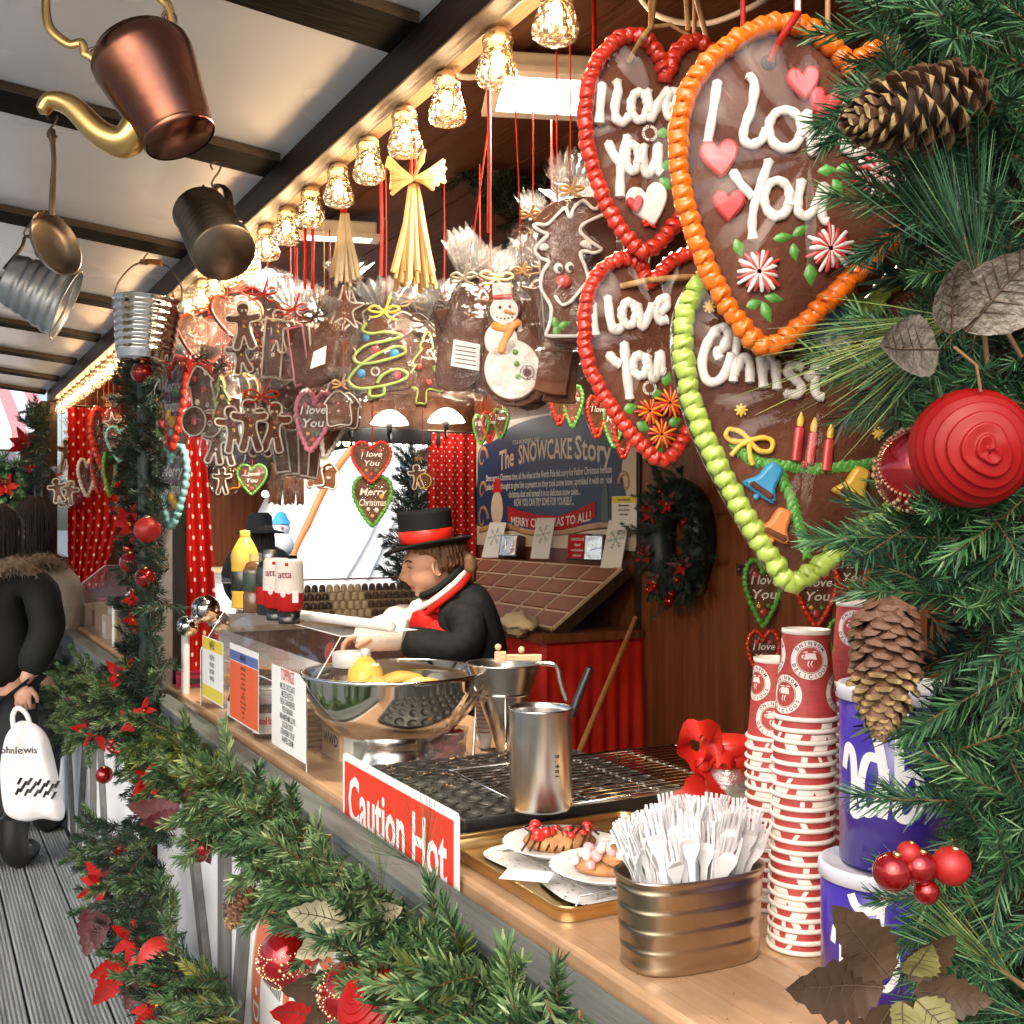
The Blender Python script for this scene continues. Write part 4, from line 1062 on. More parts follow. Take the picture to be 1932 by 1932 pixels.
for s_ in range(3):
    big = MB()
    for (cz, ca, rd) in ((.076, -.1 + s_ * .7, .024), (.034, 1.15 + s_ * .7, .024), (.032, -1.05 + s_ * .7, .024), (.078, -1.9 + s_ * .7, .024), (.07, 2.3 + s_ * .7, .024)):
        t = cup_logo_mb(cz, ca, rd, r00, slope); o0 = len(big.v); big.v += t.v
        big.f += [tuple(i + o0 for i in f) for f in t.f]; big.m += t.m; big.s += t.s
    logo_me.append(big.mesh('emblem', [m_cupw, m_ink]))
band_me = []
for s_ in range(5):    # slices of the printed emblems that show between the rims
    b = MB(); random.seed(40 + s_)
    for j in range(9):
        a0 = R(0, 6.28); w = R(.10, .55); z0, z1 = .0062, .0125
        n = 4; sk = R(-.12, .12)
        vs = []
        for zz, sh_ in ((z0, 0), (z1, sk)):
            for i in range(n + 1):
                a = a0 + sh_ + w * i / n; r = r00 + slope * zz + .0006; vs.append((r * sin(a), -r * cos(a), zz))
        b.add(vs, [(i, i + 1, n + 2 + i, n + 1 + i) for i in range(n)])
    band_me.append(b.mesh('emblem_slice', m_cupw))
random.seed(5)
def stack(u, v, d, n, pitch, name, s_, lean=(0, 0)):
    base = PD(u, v, d); base.z = CT + .001
    for i in range(n):
        top = i == n - 1
        M = tr(base + Vector((R(-.0006, .0006) + lean[0] * i, R(-.0006, .0006) + lean[1] * i, pitch * i))) @ rz(-TH + R(-3, 3) * (0 if top else 1)) @ rx(R(-.012, .012)) @ ry(R(-.012, .012))
        k = n - 1 - i
        lab = ('red printed paper cup upside down at the top of the %s stack' % name) if top else ('red and white paper cup, %s from the top in the %s stack' % (ORD[k], name))
        o = thing('paper_cup', lab, 'cup', M=M, group='paper cups in the %s stack' % name)
        obj('rim', cup_rim, o); obj('sleeve', cup_body, o)
        if top: obj('base_ring', cup_base, o); obj('emblem', logo_me[s_], o)
        else: obj('emblem_slice', band_me[i % 5], o)['kind'] = 'stuff'
stack(1508, 1786, 1.405, 22, .0137, 'nearest middle', 0, (.0002, -.0003))
stack(1462, 1716, 1.555, 18, .0137, 'left rear', 1)
stack(1621, 1738, 1.505, 24, .0137, 'right tall', 2)
# blue tubs
m_blue = mat('tub_blue', (.045, .022, .30), .3, var=.08, coat=.4)
m_lidw = mat('tub_lid', (.62, .62, .70), .35, var=.05)
def tub(u, v, d, r, h, zb, label, strokes):
    p = PD(u, v, d); p.z = zb
    o = thing('drinks_tub', label, 'tub', M=tr(p) @ rz(-TH + .02), group='blue drinking chocolate tubs')
    MB().lathe([(.0005, .001), (r, .001), (r, h - .012), (.0005, h - .012)], 48).build('tub_wall', m_blue, o)
    MB().lathe([(.0005, h - .002), (r - .004, h - .002), (r - .002, h), (r + .001, h), (r + .003, h - .003), (r + .003, h - .016), (r + .0005, h - .017), (r + .0003, h - .012)], 48).build('lid', m_lidw, o)
    b = MB()
    for L, w in strokes:
        pts = []
        for x, z in spline([(x, z, 0) for x, z in L], 6) if False else [(q.x, q.y) for q in spline([(x, z, 0) for x, z in L], 6)]:
            a = x / r; pts.append(((r + .0006) * sin(a), -(r + .0006) * cos(a), z))
        n_ = len(pts); vs = []
        for i, q in enumerate(pts):
            q = Vector(q); tq = (Vector(pts[min(i + 1, n_ - 1)]) - Vector(pts[max(i - 1, 0)])).normalized()
            nn = Vector((q.x, q.y, 0)).normalized(); s = nn.cross(tq) * w
            vs += [q - s, q + s]
        b.add(vs, [(2 * i, 2 * i + 2, 2 * i + 3, 2 * i + 1) for i in range(n_ - 1)])
    b.build('script_lettering', m_signwhite, o)
    return o
def letters(s, x0, z0):
    f = lambda L: [(x0 + x * s, z0 + z * s) for x, z in L]
    return [(f([(-.62, .10), (-.55, .36), (-.45, .30), (-.42, -.05), (-.44, -.40), (-.30, -.36)]), .0036 * s * 16), (f([(-.10, .30), (-.24, .28), (-.32, -.05), (-.26, -.36), (-.12, -.25), (-.02, .20)]), .0034 * s * 16),
            (f([(-.28, .92), (-.18, .74), (.02, .72), (.16, .82), (.22, .98)]), .0042 * s * 16), (f([(-.16, .74), (-.06, .3), (-.02, -.1), (-.05, -.40)]), .0036 * s * 16),
            (f([(.16, .82), (.14, .4), (.14, 0), (.12, -.32), (.24, -.38), (.36, -.2), (.36, .1), (.26, .16), (.15, .0)]), .0034 * s * 16)]
tub(1662, 1884, 1.262, .066, .150, CT + .001, 'lower blue tub with white script, standing on the counter under the pine cone', letters(.074, -.034, .060))
tub(1694, 1700, 1.262, .064, .200, CT + .152, 'upper blue tub with white script, stacked on the other tub', letters(.092, -.034, .098))
# jar tied with red ribbon
jp = PD(1378, 1570, 1.90); jp.z = CT
o = thing('glass_jar', 'glass jar of pale powder tied with a red ribbon', 'jar', jp)
MB().lathe([(.0005, .002), (.054, .002), (.058, .008), (.058, .112), (.052, .126), (.046, .132), (.046, .150), (.043, .150), (.043, .131), (.054, .108), (.055, .008), (.0005, .006)], 36).build('glass', m_clear, o)
MB().lathe([(.0005, .007), (.053, .007), (.054, .070), (.03, .076), (.0005, .073)], 28).build('powder', mat('pale_powder', (.66, .52, .36), .9, bump=.3), o)
MB().lathe([(.0005, .168), (.048, .166), (.052, .160), (.052, .146), (.049, .144)], 32, wob=lambda a, i: 1 + .012 * sin(a * 20)).build('lid', m_redsatin, o)
t = thing('ribbon_bow', 'red satin ribbon bow knotted round the glass jar', 'ribbon', jp)
b = MB(); b.tube([(.051 * cos(a), .051 * sin(a), .133 + .004 * sin(3 * a)) for a in [2 * pi * i / 28 for i in range(28)]], .010, 8, closed=True, flat=.4); b.build('band', m_redsatin, t)
Mb = rz(-TH) @ tr(-.055, -.035, .128)
def ribbon(b, pts, w, M, mi=0, tw=0.0):
    P = spline(pts, 6); n_ = len(P); vs = []
    for i, q in enumerate(P):
        tq = (P[min(i + 1, n_ - 1)] - P[max(i - 1, 0)]).normalized(); s = tq.cross(Vector((cos(tw * i), -1, sin(tw * i)))).normalized()
        ww = w * (1 + .25 * sin(i * 1.3)); vs += [q - s * ww, q + s * ww]
    b.add(vs, [(2 * i, 2 * i + 2, 2 * i + 3, 2 * i + 1) for i in range(n_ - 1)], mi, True, M)
for nm, L in (('loop', [(0, 0, 0), (-.03, .0, .03), (-.012, -.02, .065), (.02, -.01, .05), (.004, 0, .004)]), ('loop', [(0, 0, 0), (.02, -.02, .02), (.05, -.02, .012), (.045, 0, -.02), (0, 0, 0)]),
              ('tail', [(0, 0, 0), (-.012, -.02, -.03), (-.05, -.02, -.07), (-.055, -.03, -.11), (-.075, -.03, -.13)]), ('tail', [(0, 0, 0), (.02, -.02, -.03), (.025, -.03, -.06), (.0, -.03, -.09), (.01, -.035, -.13)])):
    b = MB(); ribbon(b, L, .018, Mb, 0, .12); b.build(nm, m_redsatin, t)
b = MB().ball((0, -.004, 0), .014, 10, 8, 0, Mb); b.build('knot', m_redsatin, t)
# clear box of strawberries, small stack of cups, slim wafers
sp_ = CTZ(838, 1440)
o = thing('punnet', 'clear plastic punnet of strawberries behind the steel bowl', 'punnet', M=tr(sp_) @ rz(-TH))
MB().lathe([(.0005, .002), (.042, .002), (.052, .075), (.054, .076), (.053, .07), (.044, .004)], 24, 0, None, True, 1, .8, lambda a, i: (abs(cos(a)) ** 6 + abs(sin(a)) ** 6) ** (-1 / 6)).build('tub_wall', m_clear, o)
sm = MB().lathe([(.0005, -.018), (.006, -.015), (.012, -.006), (.0145, .004), (.011, .012), (.0005, .014)], 9).mesh('strawberry', m_straw)
for i in range(20):
    q = obj('strawberry', sm, None, sp_ + rz(-TH) @ Vector((R(-.034, .034), R(-.026, .026), .018 + .0024 * i))); q.rotation_euler = (R(0, 6), R(0, 6), R(0, 6)); tag(q, 'red strawberry in the clear punnet behind the steel bowl', 'strawberry', 'strawberries in the punnet')
sp_ = CTZ(914, 1412)
for i in range(9):
    o = thing('tasting_cup', 'small striped paper cup, %s from the bottom of the little stack by the funnel' % ORD[i], 'cup', sp_ + Vector((.0, .0, .002 + i * .010)), group='little paper cups by the funnel')
    MB().lathe([(.014, .0), (.021, .038), (.0205, .038), (.0135, .001)], 16).build('cup_wall', m_paper if i < 8 else m_blue, o)
    MB().lathe([(.0208, .0375), (.0225, .039), (.0215, .041), (.0205, .0395)], 16).build('rim', mat('cup_stripe%d' % i, (.5, .2, .12), .6) if i < 8 else m_blue, o)
b = MB()
for i in range(120): b.ball((R(.74, 1.2), R(.55, 1.25), CT + .0012), R(.0006, .0018), 5, 3, 0, None, (1, R(.5, 1), .6))
o = thing('counter_crumbs', 'pale crumbs scattered on the near end of the wooden counter', 'crumbs', (.95, .9, CT)); q = b.build('crumbs', m_pancake, o, -Vector((.95, .9, CT))); q['kind'] = 'stuff'
# ------------------------------------------------------------------ acrylic guard on the counter with jars, signs and bottles
GY0, GY1 = 2.30, 3.30
_g = Vector((.83, 2.8, CT))
o = thing('counter_guard', 'clear acrylic food guard on the counter with sloping front', 'guard', _g)
sec = [(.735, CT + .001), (.735, z_(-.372)), (.812, z_(-.248)), (.955, z_(-.248))]
def sheet(pts, Ya, Yb, t=.004):
    b = MB()
    for (xa, za), (xb, zb) in zip(pts, pts[1:]):
        n_ = Vector((-(zb - za), 0, xb - xa)).normalized() * t
        q = [Vector((xa, Ya, za)), Vector((xb, Ya, zb)), Vector((xb, Yb, zb)), Vector((xa, Yb, za))]
        b.quad(q)
    return b
for nm, a in (('front_pane', sec[0:2]), ('sloping_pane', sec[1:3]), ('top_pane', sec[2:4])): sheet(a, GY0, GY1).build(nm, m_acryl, o, -_g)
for Y in (GY0, GY1): MB().quad([(x, Y, z) for x, z in sec] + [(.955, Y, CT + .001)]).build('end_pane', m_acryl, o, -_g)
b = MB()
for p in sec[1:]: b.tube([(p[0], GY0, p[1]), (p[0], GY1, p[1])], .0014, 6)
for Y in (GY0, GY1): b.tube([(x, Y, z) for x, z in sec], .0014, 6)
b.build('polished_edges', mat('acrylic_edge', (.75, .78, .76), .15, var=0), o, -_g)
m_saucew_ = mat('cream_card', (.66, .58, .48), .5, var=.06)
m_tapey = mat('sign_yellow', (.74, .60, .08), .5, var=.04)
m_signor = mat('sign_orange', (.74, .12, .035), .5, var=.04)
m_signbl = mat('sign_blue', (.10, .14, .38), .5, var=.04)
def hung_sign(label, u0, u1, vt, vb, bands, lines, X=.7315, bg=None, bend=0.0):
    """paper notice on the guard's front; u0..u1 are its picture edges, vt/vb its top and bottom at the left edge"""
    a = PX(u0, vt, X); c = PX(u1, vt, X); z0, z1 = PX(u0, vb, X).z, a.z
    w = a.y - c.y; h = z1 - z0
    M = tr(X, (a.y + c.y) / 2, z0) @ rz(-pi / 2)
    o = thing('notice', label, 'notice', M=M, group='paper notices on the food guard')
    MB().prism([(-w / 2, 0), (w / 2, 0), (w / 2, h), (-w / 2, h)], .0012, 0).build('paper', bg or m_paper, o)
    for i, (f0, f1, m) in enumerate(bands):
        MB().quad([(-w / 2 + .002, -.0011, f0 * h), (w / 2 - .002, -.0011, f0 * h), (w / 2 - .002, -.0011, f1 * h), (-w / 2 + .002, -.0011, f1 * h)]).build('colour_band', m, o)
    b = MB()
    for (s, f, size, sx, m) in lines: text_mb(b, s, size, tr(0, -.0019, f * h), m, 'CENTER', sx, size * .005)
    b.build('lettering', [m_ink, m_signred], o)
    return o
hung_sign('yellow and white paper notice, leftmost on the food guard', 382, 421, 1198, 1312, [(.80, .99, m_tapey), (.02, .22, m_tapey)], [('WAFFLES', .84, .03, .5, 0), ('hot & fresh', .66, .026, .5, 0), ('with sauce', .55, .026, .5, 0), ('and cream', .44, .026, .5, 0), ('every day', .33, .026, .5, 0)])
hung_sign('orange price list with blue heading in the middle of the food guard', 434, 488, 1212, 1352, [(.02, .78, m_signor), (.79, .92, m_signbl)], [('MENU', .82, .022, .9, 0)] + [(s, .70 - .062 * i, .0125, .85, 0) for i, s in enumerate(('PANCAKES', 'chocolate', 'strawberry', 'banana', 'lemon sugar', 'maple', 'WAFFLES', 'hot chocolate', 'mulled wine', 'coffee', 'tea'))])
hung_sign('white list of toppings, rightmost and largest notice on the food guard', 513, 577, 1252, 1402, [], [('TOPPINGS', .855, .038, .56, 1)] + [(s, .745 - .092 * i, .0205, .54, 0) for i, s in enumerate(('MELTED CHOCOLATE', 'MELTED NUTELLA', 'FRESH STRAWBERRIES', 'FRESH BANANA', 'MINI MARSHMALLOWS', 'GOLDEN SYRUP', 'STRAWBERRY SYRUP', 'WHIPPED CREAM'))], X=.7295)
# jars behind the guard
m_label = mat('jar_label', (.80, .78, .74), .5, var=.03)
def spread_jar(pos, s, label, word=True, body=m_choc):
    o = thing('spread_jar', label, 'jar', pos, group='jars of chocolate spread')
    MB().lathe([(.0005, .001), (.034 * s, .001), (.038 * s, .006), (.038 * s, .070 * s), (.030 * s, .084 * s), (.0005, .086 * s)], 28).build('glass', body, o)
    MB().lathe([(.0385 * s, .012 * s), (.0388 * s, .013 * s), (.0388 * s, .062 * s), (.0385 * s, .063 * s)], 28).build('paper_label', m_label, o)
    MB().lathe([(.031 * s, .084 * s), (.033 * s, .086 * s), (.033 * s, .106 * s), (.030 * s, .109 * s), (.0005, .109 * s)], 28).build('white_lid', m_plas, o)
    if word:
        b = MB(); r = .0392 * s
        for i, ch in enumerate('nutella'): text_mb(b, ch, .025 * s, rz(-1.05 + .0) @ rz(-.42 + i * .17 + .4) @ tr(0, -r, .036 * s), 0 if i == 0 else 1, 'CENTER', 1, .0006)
        b.build('lettering', [m_ink, m_signred], o)
def G(Y, X=.80, z=0): return Vector((X, Y, CT + .001 + z))
spread_jar(G(2.735, .775), 1.0, 'jar of chocolate spread with white lid between the orange and white notices, in front')
spread_jar(G(2.83, .80), 1.0, 'jar of chocolate spread behind its twin, beside the orange notice')
spread_jar(G(2.42, .88, .09), 1.35, 'large tub of chocolate spread high up behind the sloping pane')
t = thing('box', 'pale cardboard box under the large spread tub', 'box', G(2.42, .88)); MB().box((-.05, -.06, 0), (.05, .06, .088)).build('carton', m_pale, t); b = MB(); text_mb(b, 'WWD', .035, tr(-.0505, 0, .03) @ rz(-pi / 2), 0, 'CENTER', 1, .001); b.build('marking', m_ink, t)
spread_jar(G(3.02, .775), .8, 'small spread jar with pale label between the yellow and orange notices', False)
for i, (y, x, h, m, lb) in enumerate(((2.92, .84, .15, m_pancake, 'stack of round brown waffles behind the orange notice'), (3.05, .85, .12, m_pale, 'stack of pale wafers at the left behind the guard'), (2.60, .84, .10, m_pale, 'stack of pale wafers right behind the white notice'))):
    o = thing('wafer_stack', lb, 'wafers', G(y, x))
    for j in range(int(h / .012)):
        MB().lathe([(.0005, .0005), (.044, .0005), (.045, .004), (.044, .0095), (.0005, .0095)], 18, 0, tr(R(-.003, .003), R(-.003, .003), j * .012)).build('wafer', m, o)
o = thing('lemon', 'yellow lemon-shaped bottle behind the right end of the guard', 'bottle', G(2.345, .885, .14)); MB().lathe([(.0005, .0), (.036, .004), (.043, .03), (.038, .065), (.02, .085), (.009, .095), (.0005, .097)], 24).build('plastic', m_yellow, o); MB().lathe([(.008, .095), (.010, .097), (.010, .110), (.0005, .112)], 12).build('cap', m_plas, o)
t = thing('box', 'white carton holding up the lemon bottle', 'box', G(2.345, .885)); MB().box((-.045, -.045, 0), (.045, .045, .139)).build('carton', m_paper, t)
o = thing('red_scoop', 'red plastic scoop standing among the jars', 'scoop', G(2.56, .88)); MB().tube([(0, 0, 0), (0, .02, .10), (.01, .03, .20)], [.006, .007, .009], 8).build('handle', m_redsatin, o); MB().ball((.01, .032, .215), .028, 12, 8, s=(.5, 1, 1)).build('bowl', m_redsatin, o)
# bottles on top of the guard
GZ = z_(-.2465)
def onguard(u, X): p = PX(u, 1150, X); p.z = GZ; return p
def bottle(label, u, X, prof, m, extra, n=24):
    o = thing('bottle', label, 'bottle', onguard(u, X), group='sauce bottles on the food guard'); MB().lathe(prof, n).build('bottle_body', m, o)
    for nm, pr, mm in extra: MB().lathe(pr, n).build(nm, mm, o)
    return o
m_bl = mat('black_bottle', (.016, .015, .014), .22, var=.1, coat=.4)
m_syr = mat('syrup', (.16, .07, .03), .15, var=.1, coat=.3)
m_green = mat('dark_green_label', (.03, .06, .04), .4, var=.1)
bottle('tall yellow squeezy bottle with black label, leftmost on the guard', 462, .835, [(.0005, .001), (.036, .001), (.038, .006), (.036, .04), (.038, .045), (.038, .125), (.040, .15), (.034, .168), (.017, .200), (.013, .204), (.013, .214), (.0005, .214)], m_yellow,
       [('label', [(.0385, .05), (.0389, .051), (.0389, .105), (.0385, .106)], m_bl), ('cap', [(.0145, .203), (.015, .205), (.0145, .222), (.0005, .224)], m_yellow)])
bottle('dark syrup bottle with clear collar, second from the left on the guard', 482, .815, [(.0005, .001), (.031, .001), (.033, .006), (.033, .05), (.030, .055), (.033, .06), (.033, .115), (.024, .135), (.016, .14), (.0005, .14)], m_syr,
       [('label', [(.0335, .062), (.0339, .063), (.0339, .108), (.0335, .109)], m_green), ('cap', [(.0165, .139), (.017, .141), (.017, .162), (.0005, .164)], m_clear)])
bottle('black sauce bottle with red and white label, middle of the guard', 510, .83, [(.0005, .001), (.034, .001), (.036, .006), (.036, .12), (.030, .14), (.018, .15), (.0005, .15)], m_bl,
       [('label', [(.0365, .03), (.0369, .031), (.0369, .075), (.0365, .076)], m_redcl), ('cap', [(.0185, .149), (.019, .151), (.018, .172), (.0005, .174)], m_galv)])
m_saucew = mat('sauce_white', (.74, .66, .60), .35, var=.06)
def sauce(label, u, X):
    o = thing('bottle', label, 'bottle', M=tr(onguard(u, X)) @ rz(-TH), group='sauce bottles on the food guard')
    MB().lathe([(.0005, .0), (.026, .0), (.027, .004), (.025, .030), (.0005, .031)], 24, sx=1, sy=.75).build('cap', m_bl, o)
    MB().lathe([(.026, .031), (.031, .038), (.0345, .06), (.0348, .075)], 24, sx=1, sy=.72).build('red_lower_body', m_redcl, o)
    MB().lathe([(.0348, .0752), (.0350, .10), (.0335, .14), (.033, .150), (.028, .156), (.0005, .157)], 24, sx=1, sy=.72).build('white_body', m_saucew, o)
    b = MB(); text_mb(b, 'atta', .026, tr(-.006, -.0262, .112), 0, 'CENTER', .85, .0003); b.build('lettering', mat('maroon_print', (.2, .03, .05), .5, var=0), o)
    b = MB()
    for x, z in ((-.010, .072), (.002, .078), (-.004, .085)): b.ball((x, -.0235, z), .0075, 8, 6, 0, None, (1, .3, 1))
    b.build('scoop_picture', m_wmarsh, o)
    b = MB(); b.quad([(.012, -.0255, .052), (.026, -.0205, .052), (.026, -.0208, .082), (.012, -.0256, .082)]); b.build('barcode_label', m_paper, o)
    b = MB(); b.quad([(-.006, -.0248, .140), (.002, -.0248, .140), (.002, -.0243, .148), (-.006, -.0243, .148)]); b.build('red_mark', m_redcl, o)
sauce('upside-down ice cream sauce bottle with white top, second from the right on the guard', 522, .80)
sauce('upside-down ice cream sauce bottle with barcode, rightmost on the guard', 546, .80)
# steel ladles, pink box and paper tube at the left end of the counter
o = thing('steel_ball_tap', 'cluster of shiny steel ball lids at the left end of the counter', 'tap', PX(385, 1160, .80))
k_ = .00155
for (du, dv, r, dy) in ((3, -12, .045, 0), (-30, 22, .034, -.02), (22, 18, .036, .05)): b = MB(); b.ball(rz(-TH) @ Vector((du * k_, dy, -dv * k_)), r, 24, 16); b.build('steel_ball', m_steel, o)
b = MB(); b.tube([rz(-TH) @ Vector((-34 * k_, -.02, -.06)), rz(-TH) @ Vector((-34 * k_, -.02, -.275))], .013, 10); b.tube([rz(-TH) @ Vector((0, 0, 0)), rz(-TH) @ Vector((-.04, -.01, -.02))], .018, 10)
b.build('stem', m_plas, o)
o = thing('pink_box', 'bright pink box by the metal post at the counter end', 'box', M=tr(PX(362, 1312, .80)) @ rz(-.2)); b = MB().box((-.05, -.05, 0), (.06, .05, .075)); b.build('carton', mat('hot_pink', (.62, .03, .12), .4, var=.05), o, bevel=.004); b = MB().box((-.035, -.0515, .045), (.045, -.0505, .062)); b.build('black_label', m_bl, o)
o = thing('paper_roll', 'roll of white kitchen paper lying on top of the guard', 'paper roll', M=tr(.90, 2.52, GZ + .012) @ rz(.2)); MB().tube([(0, -.2, 0), (0, .2, 0)], .012, 12).build('roll', m_paper, o); MB().box((.004, -.2, -.0115), (.07, .2, -.0105)).build('sheet', m_paper, o)

# glass case on the counter of the far bay
o = thing('sweet_case', 'glass-topped case of sweets with white bands on the counter of the far bay', 'display case', (.85, 5.2, CT)); _g = Vector((.85, 5.2, CT))
sec2 = [(.745, CT + .001), (.745, z_(-.36)), (.90, z_(-.235)), (1.15, z_(-.235))]
for nm, a in (('front_pane', sec2[0:2]), ('sloping_pane', sec2[1:3]), ('top_pane', sec2[2:4])): sheet(a, 4.25, 6.3).build(nm, m_clear, o, -_g)
for Y, w in ((4.26, .02), (4.95, .07), (6.28, .05)):
    b = MB()
    for (xa, za), (xb, zb) in zip(sec2, sec2[1:]): b.quad([(xa - .003, Y, za + .003), (xb - .003, Y, zb + .003), (xb - .003, Y + w, zb + .003), (xa - .003, Y + w, za + .003)])
    b.build('white_band', m_paper, o, -_g)
for i in range(11):
    t = thing('sweet_box', 'pale box of sweets in the far glass case, %s from the near end' % ORD[i], 'box', (.80 + .05 * (i % 2), 4.36 + .175 * i, CT + .001), group='boxes of sweets in the far case'); h = R(.09, .19)
    MB().box((-.035, -.06, 0), (.05, .06, h)).build('carton', (m_pale, m_paper, m_saucew_, m_straw)[(i * 7) % 4], t); MB().box((-.0365, -.045, h * .2), (-.0355, .045, h * .75)).build('label', (m_paper, m_tapey, m_redcl)[i % 3], t)
# ------------------------------------------------------------------ curtains
def curtain(label, P0, P1, ztop, zbot, folds, depth, cell, gather=None, group='red dotted curtains'):
    """cloth hanging between two points of the floor plan; gather(z 0..1) narrows it"""
    P0, P1 = Vector(P0), Vector(P1); w = (P1 - P0).length; dirn = (P1 - P0).normalized(); nrm = Vector((-dirn.y, dirn.x))
    nu, nv = folds * 10, 26; b = MB(); uv = []
    ph = [R(0, 6) for _ in range(3)]
    for j in range(nv + 1):
        f = j / nv; z = ztop + (zbot - ztop) * f
        gw = gather(f) if gather else (0, 1)
        s = 0
        for i in range(nu + 1):
            t = i / nu; tt = gw[0] + (gw[1] - gw[0]) * t
            amp = depth * (.55 + .6 * f) * (.7 + .3 * sin(t * 5 + ph[0]))
            off = amp * sin(2 * pi * folds * t + .6 * sin(3 * f + ph[1]) + .8 * sin(t * 4 + ph[2]))
            q = P0 + dirn * (w * tt) + nrm * off
            b.v.append((q.x, q.y, z)); uv.append((t * w * 1.5 / cell, f * (ztop - zbot) / cell))
    for j in range(nv):
        for i in range(nu):
            a = j * (nu + 1) + i; b.f.append((a, a + 1, a + nu + 2, a + nu + 1)); b.m.append(0); b.s.append(True)
    b.uv = uv
    o = thing('curtain', label, 'curtain', ((P0.x + P1.x) / 2, (P0.y + P1.y) / 2, zbot), group=group)
    b.build('cloth', m_red_dots, o, -Vector(o.location))
    m = MB(); 
    m.tube([(P0.x, P0.y, ztop + .012), (P1.x, P1.y, ztop + .012)], .008, 8); m.build('rail', m_iron, o, -Vector(o.location))
    return o
curtain('red curtain with white dots behind the metal post', (.80, 4.00), (.985, 4.02), z_(.62), z_(-.55), 4, .025, .075, lambda f: (0, .62 + .38 * abs(f - .35) if f < .9 else .8))
curtain('red dotted curtain at the right side of the far opening', (3.02, 6.84), (3.385, 6.84), z_(.60), z_(-.50), 5, .03, .062)
curtain('red dotted curtain tied back in the far bay', (.77, 6.84), (1.05, 6.80), z_(.66), z_(-.38), 6, .025, .085, lambda f: (0, 1 - .9 * max(0, f - .62)))
# ------------------------------------------------------------------ poster on the back wall
PXW = XB - .012
pa, pb_ = PX(899, 900, PXW), PX(1201, 900, PXW)
py0, py1 = pb_.y, pa.y; pz0, pz1 = z_(-.155), z_(.66)
o = thing('poster', 'large blue illustrated story poster with red banner on the back wall', 'poster', M=tr(PXW, (py0 + py1) / 2, pz0) @ rz(-pi / 2))
PW_, PH_ = py1 - py0, pz1 - pz0
m_pbl = mat('poster_blue', (.012, .030, .085), .4, col2=(.028, .065, .15), vs=1.5, spec=.25, lo=.3, hi=.7)
m_pcr = mat('poster_cream', (.62, .50, .36), .35, var=.05); m_por = mat('poster_bronze', (.34, .15, .05), .35, col2=(.50, .26, .10), vs=9)
MB().prism([(-PW_ / 2, 0), (PW_ / 2, 0), (PW_ / 2, PH_), (-PW_ / 2, PH_)], .008, 0).build('board', m_pcr, o)
def pp(x, z): return ((x - .5) * PW_, z * PH_)
ol = [pp(*q[:2]) for q in spline([(.015, .16, 0), (.015, .55, 0), (.03, .80, 0), (.16, .86, 0), (.28, .95, 0), (.5, .985, 0), (.72, .95, 0), (.86, .88, 0), (.955, .80, 0), (.93, .55, 0), (.955, .33, 0), (.93, .16, 0), (.5, .13, 0)], 5, True)]
b = MB(); b.add([(x, -.0048, z) for x, z in ol], [tuple(reversed(range(len(ol))))] if False else [tuple(range(len(ol)))]); b.build('blue_field', m_pbl, o)
b = MB()
for sx_ in (-1, 1):
    for zz, s_ in ((.72, 1), (.45, .8), (.22, 1.1)):
        cx0 = .5 + sx_ * .455
        pts = [pp(cx0 + sx_ * (-.012 - .035 * s_ * cos(a)) * (1 - a / 9), zz + .10 * s_ * sin(a) * (1 - a / 9)) for a in [q * .35 for q in range(18)]]
        b.tube([(x, -.0062, z) for x, z in pts], [.016 * (1 - i / 24) for i in range(18)], 5, flat=.1)
b.tube([(x, -.0062, z) for x, z in [pp(*q[:2]) for q in spline([(.03, .12, 0), (.2, .165, 0), (.4, .11, 0), (.62, .12, 0), (.85, .17, 0), (.97, .11, 0)], 6)]], .02, 5, flat=.1)
b.build('bronze_scrollwork', m_por, o)
ban = [pp(*q) for q in ((.245, .20), (.33, .165), (.45, .13), (.58, .125), (.70, .165), (.795, .225), (.795, .335), (.70, .28), (.58, .235), (.45, .245), (.33, .28), (.245, .315))]
b = MB(); b.add([(x, -.0075, z) for x, z in ban], [(0, 1, 10, 11), (1, 2, 9, 10), (2, 3, 8, 9), (3, 4, 7, 8), (4, 5, 6, 7)]); b.build('red_banner', m_redcl, o)
def arc(h, f=0): return lambda p: (p[0], p[1], p[2] + h * (1 - (p[0] / (.30 * PW_)) ** 2) + f * p[0])
b = MB()
text_mb(b, "IT'S A WONDERFUL TALE", .038, tr(pp(.37, .80)[0], -.006, pp(.3, .80)[1]), 1, 'CENTER', .8, .0003)
for s, x, w in (('The', .235, .105), ('SNOWCAKE', .49, .34), ('Story', .775, .20)):
    L = {'The': 1.05, 'SNOWCAKE': 1.0, 'Story': 1.15}[s]
    t = MB(); text_mb(t, s, .17 * L, None, 0, 'CENTER', 1, .003)
    xs_ = [p[0] for p in t.v]; sc = w * PW_ / (max(xs_) - min(xs_))
    X0 = pp(x, .6)[0]
    b.add([(X0 + p[0] * sc, -.006, pp(0, .60)[1] + p[2] + .05 * (1 - ((X0 + p[0] * sc) / (.33 * PW_)) ** 2)) for p in t.v], t.f)
for s, z, size in (('Once upon a Christmas time, all the elves at the North Pole felt sorry for Father Christmas because', .525, .046), ('nobody ever thought to give him a present so they took some snow, sprinkled it with magical', .455, .046), ('christmas dust and turned it in to delicious snow cakes...', .385, .046), ('NOW YOU CAN TRY SOME FOR YOURSELF...', .315, .050)):
    t = MB(); text_mb(t, s, size, None, 0, 'CENTER', 1, .0006); xs_ = [p[0] for p in t.v]; w = (.80 if size < .05 and len(s) > 70 else .46 if len(s) > 50 else .38) * PW_; sc = w / (max(xs_) - min(xs_))
    b.add([(p[0] * sc - .02 * PW_, -.006, pp(0, z)[1] + p[2] * 1.35) for p in t.v], t.f, 1)
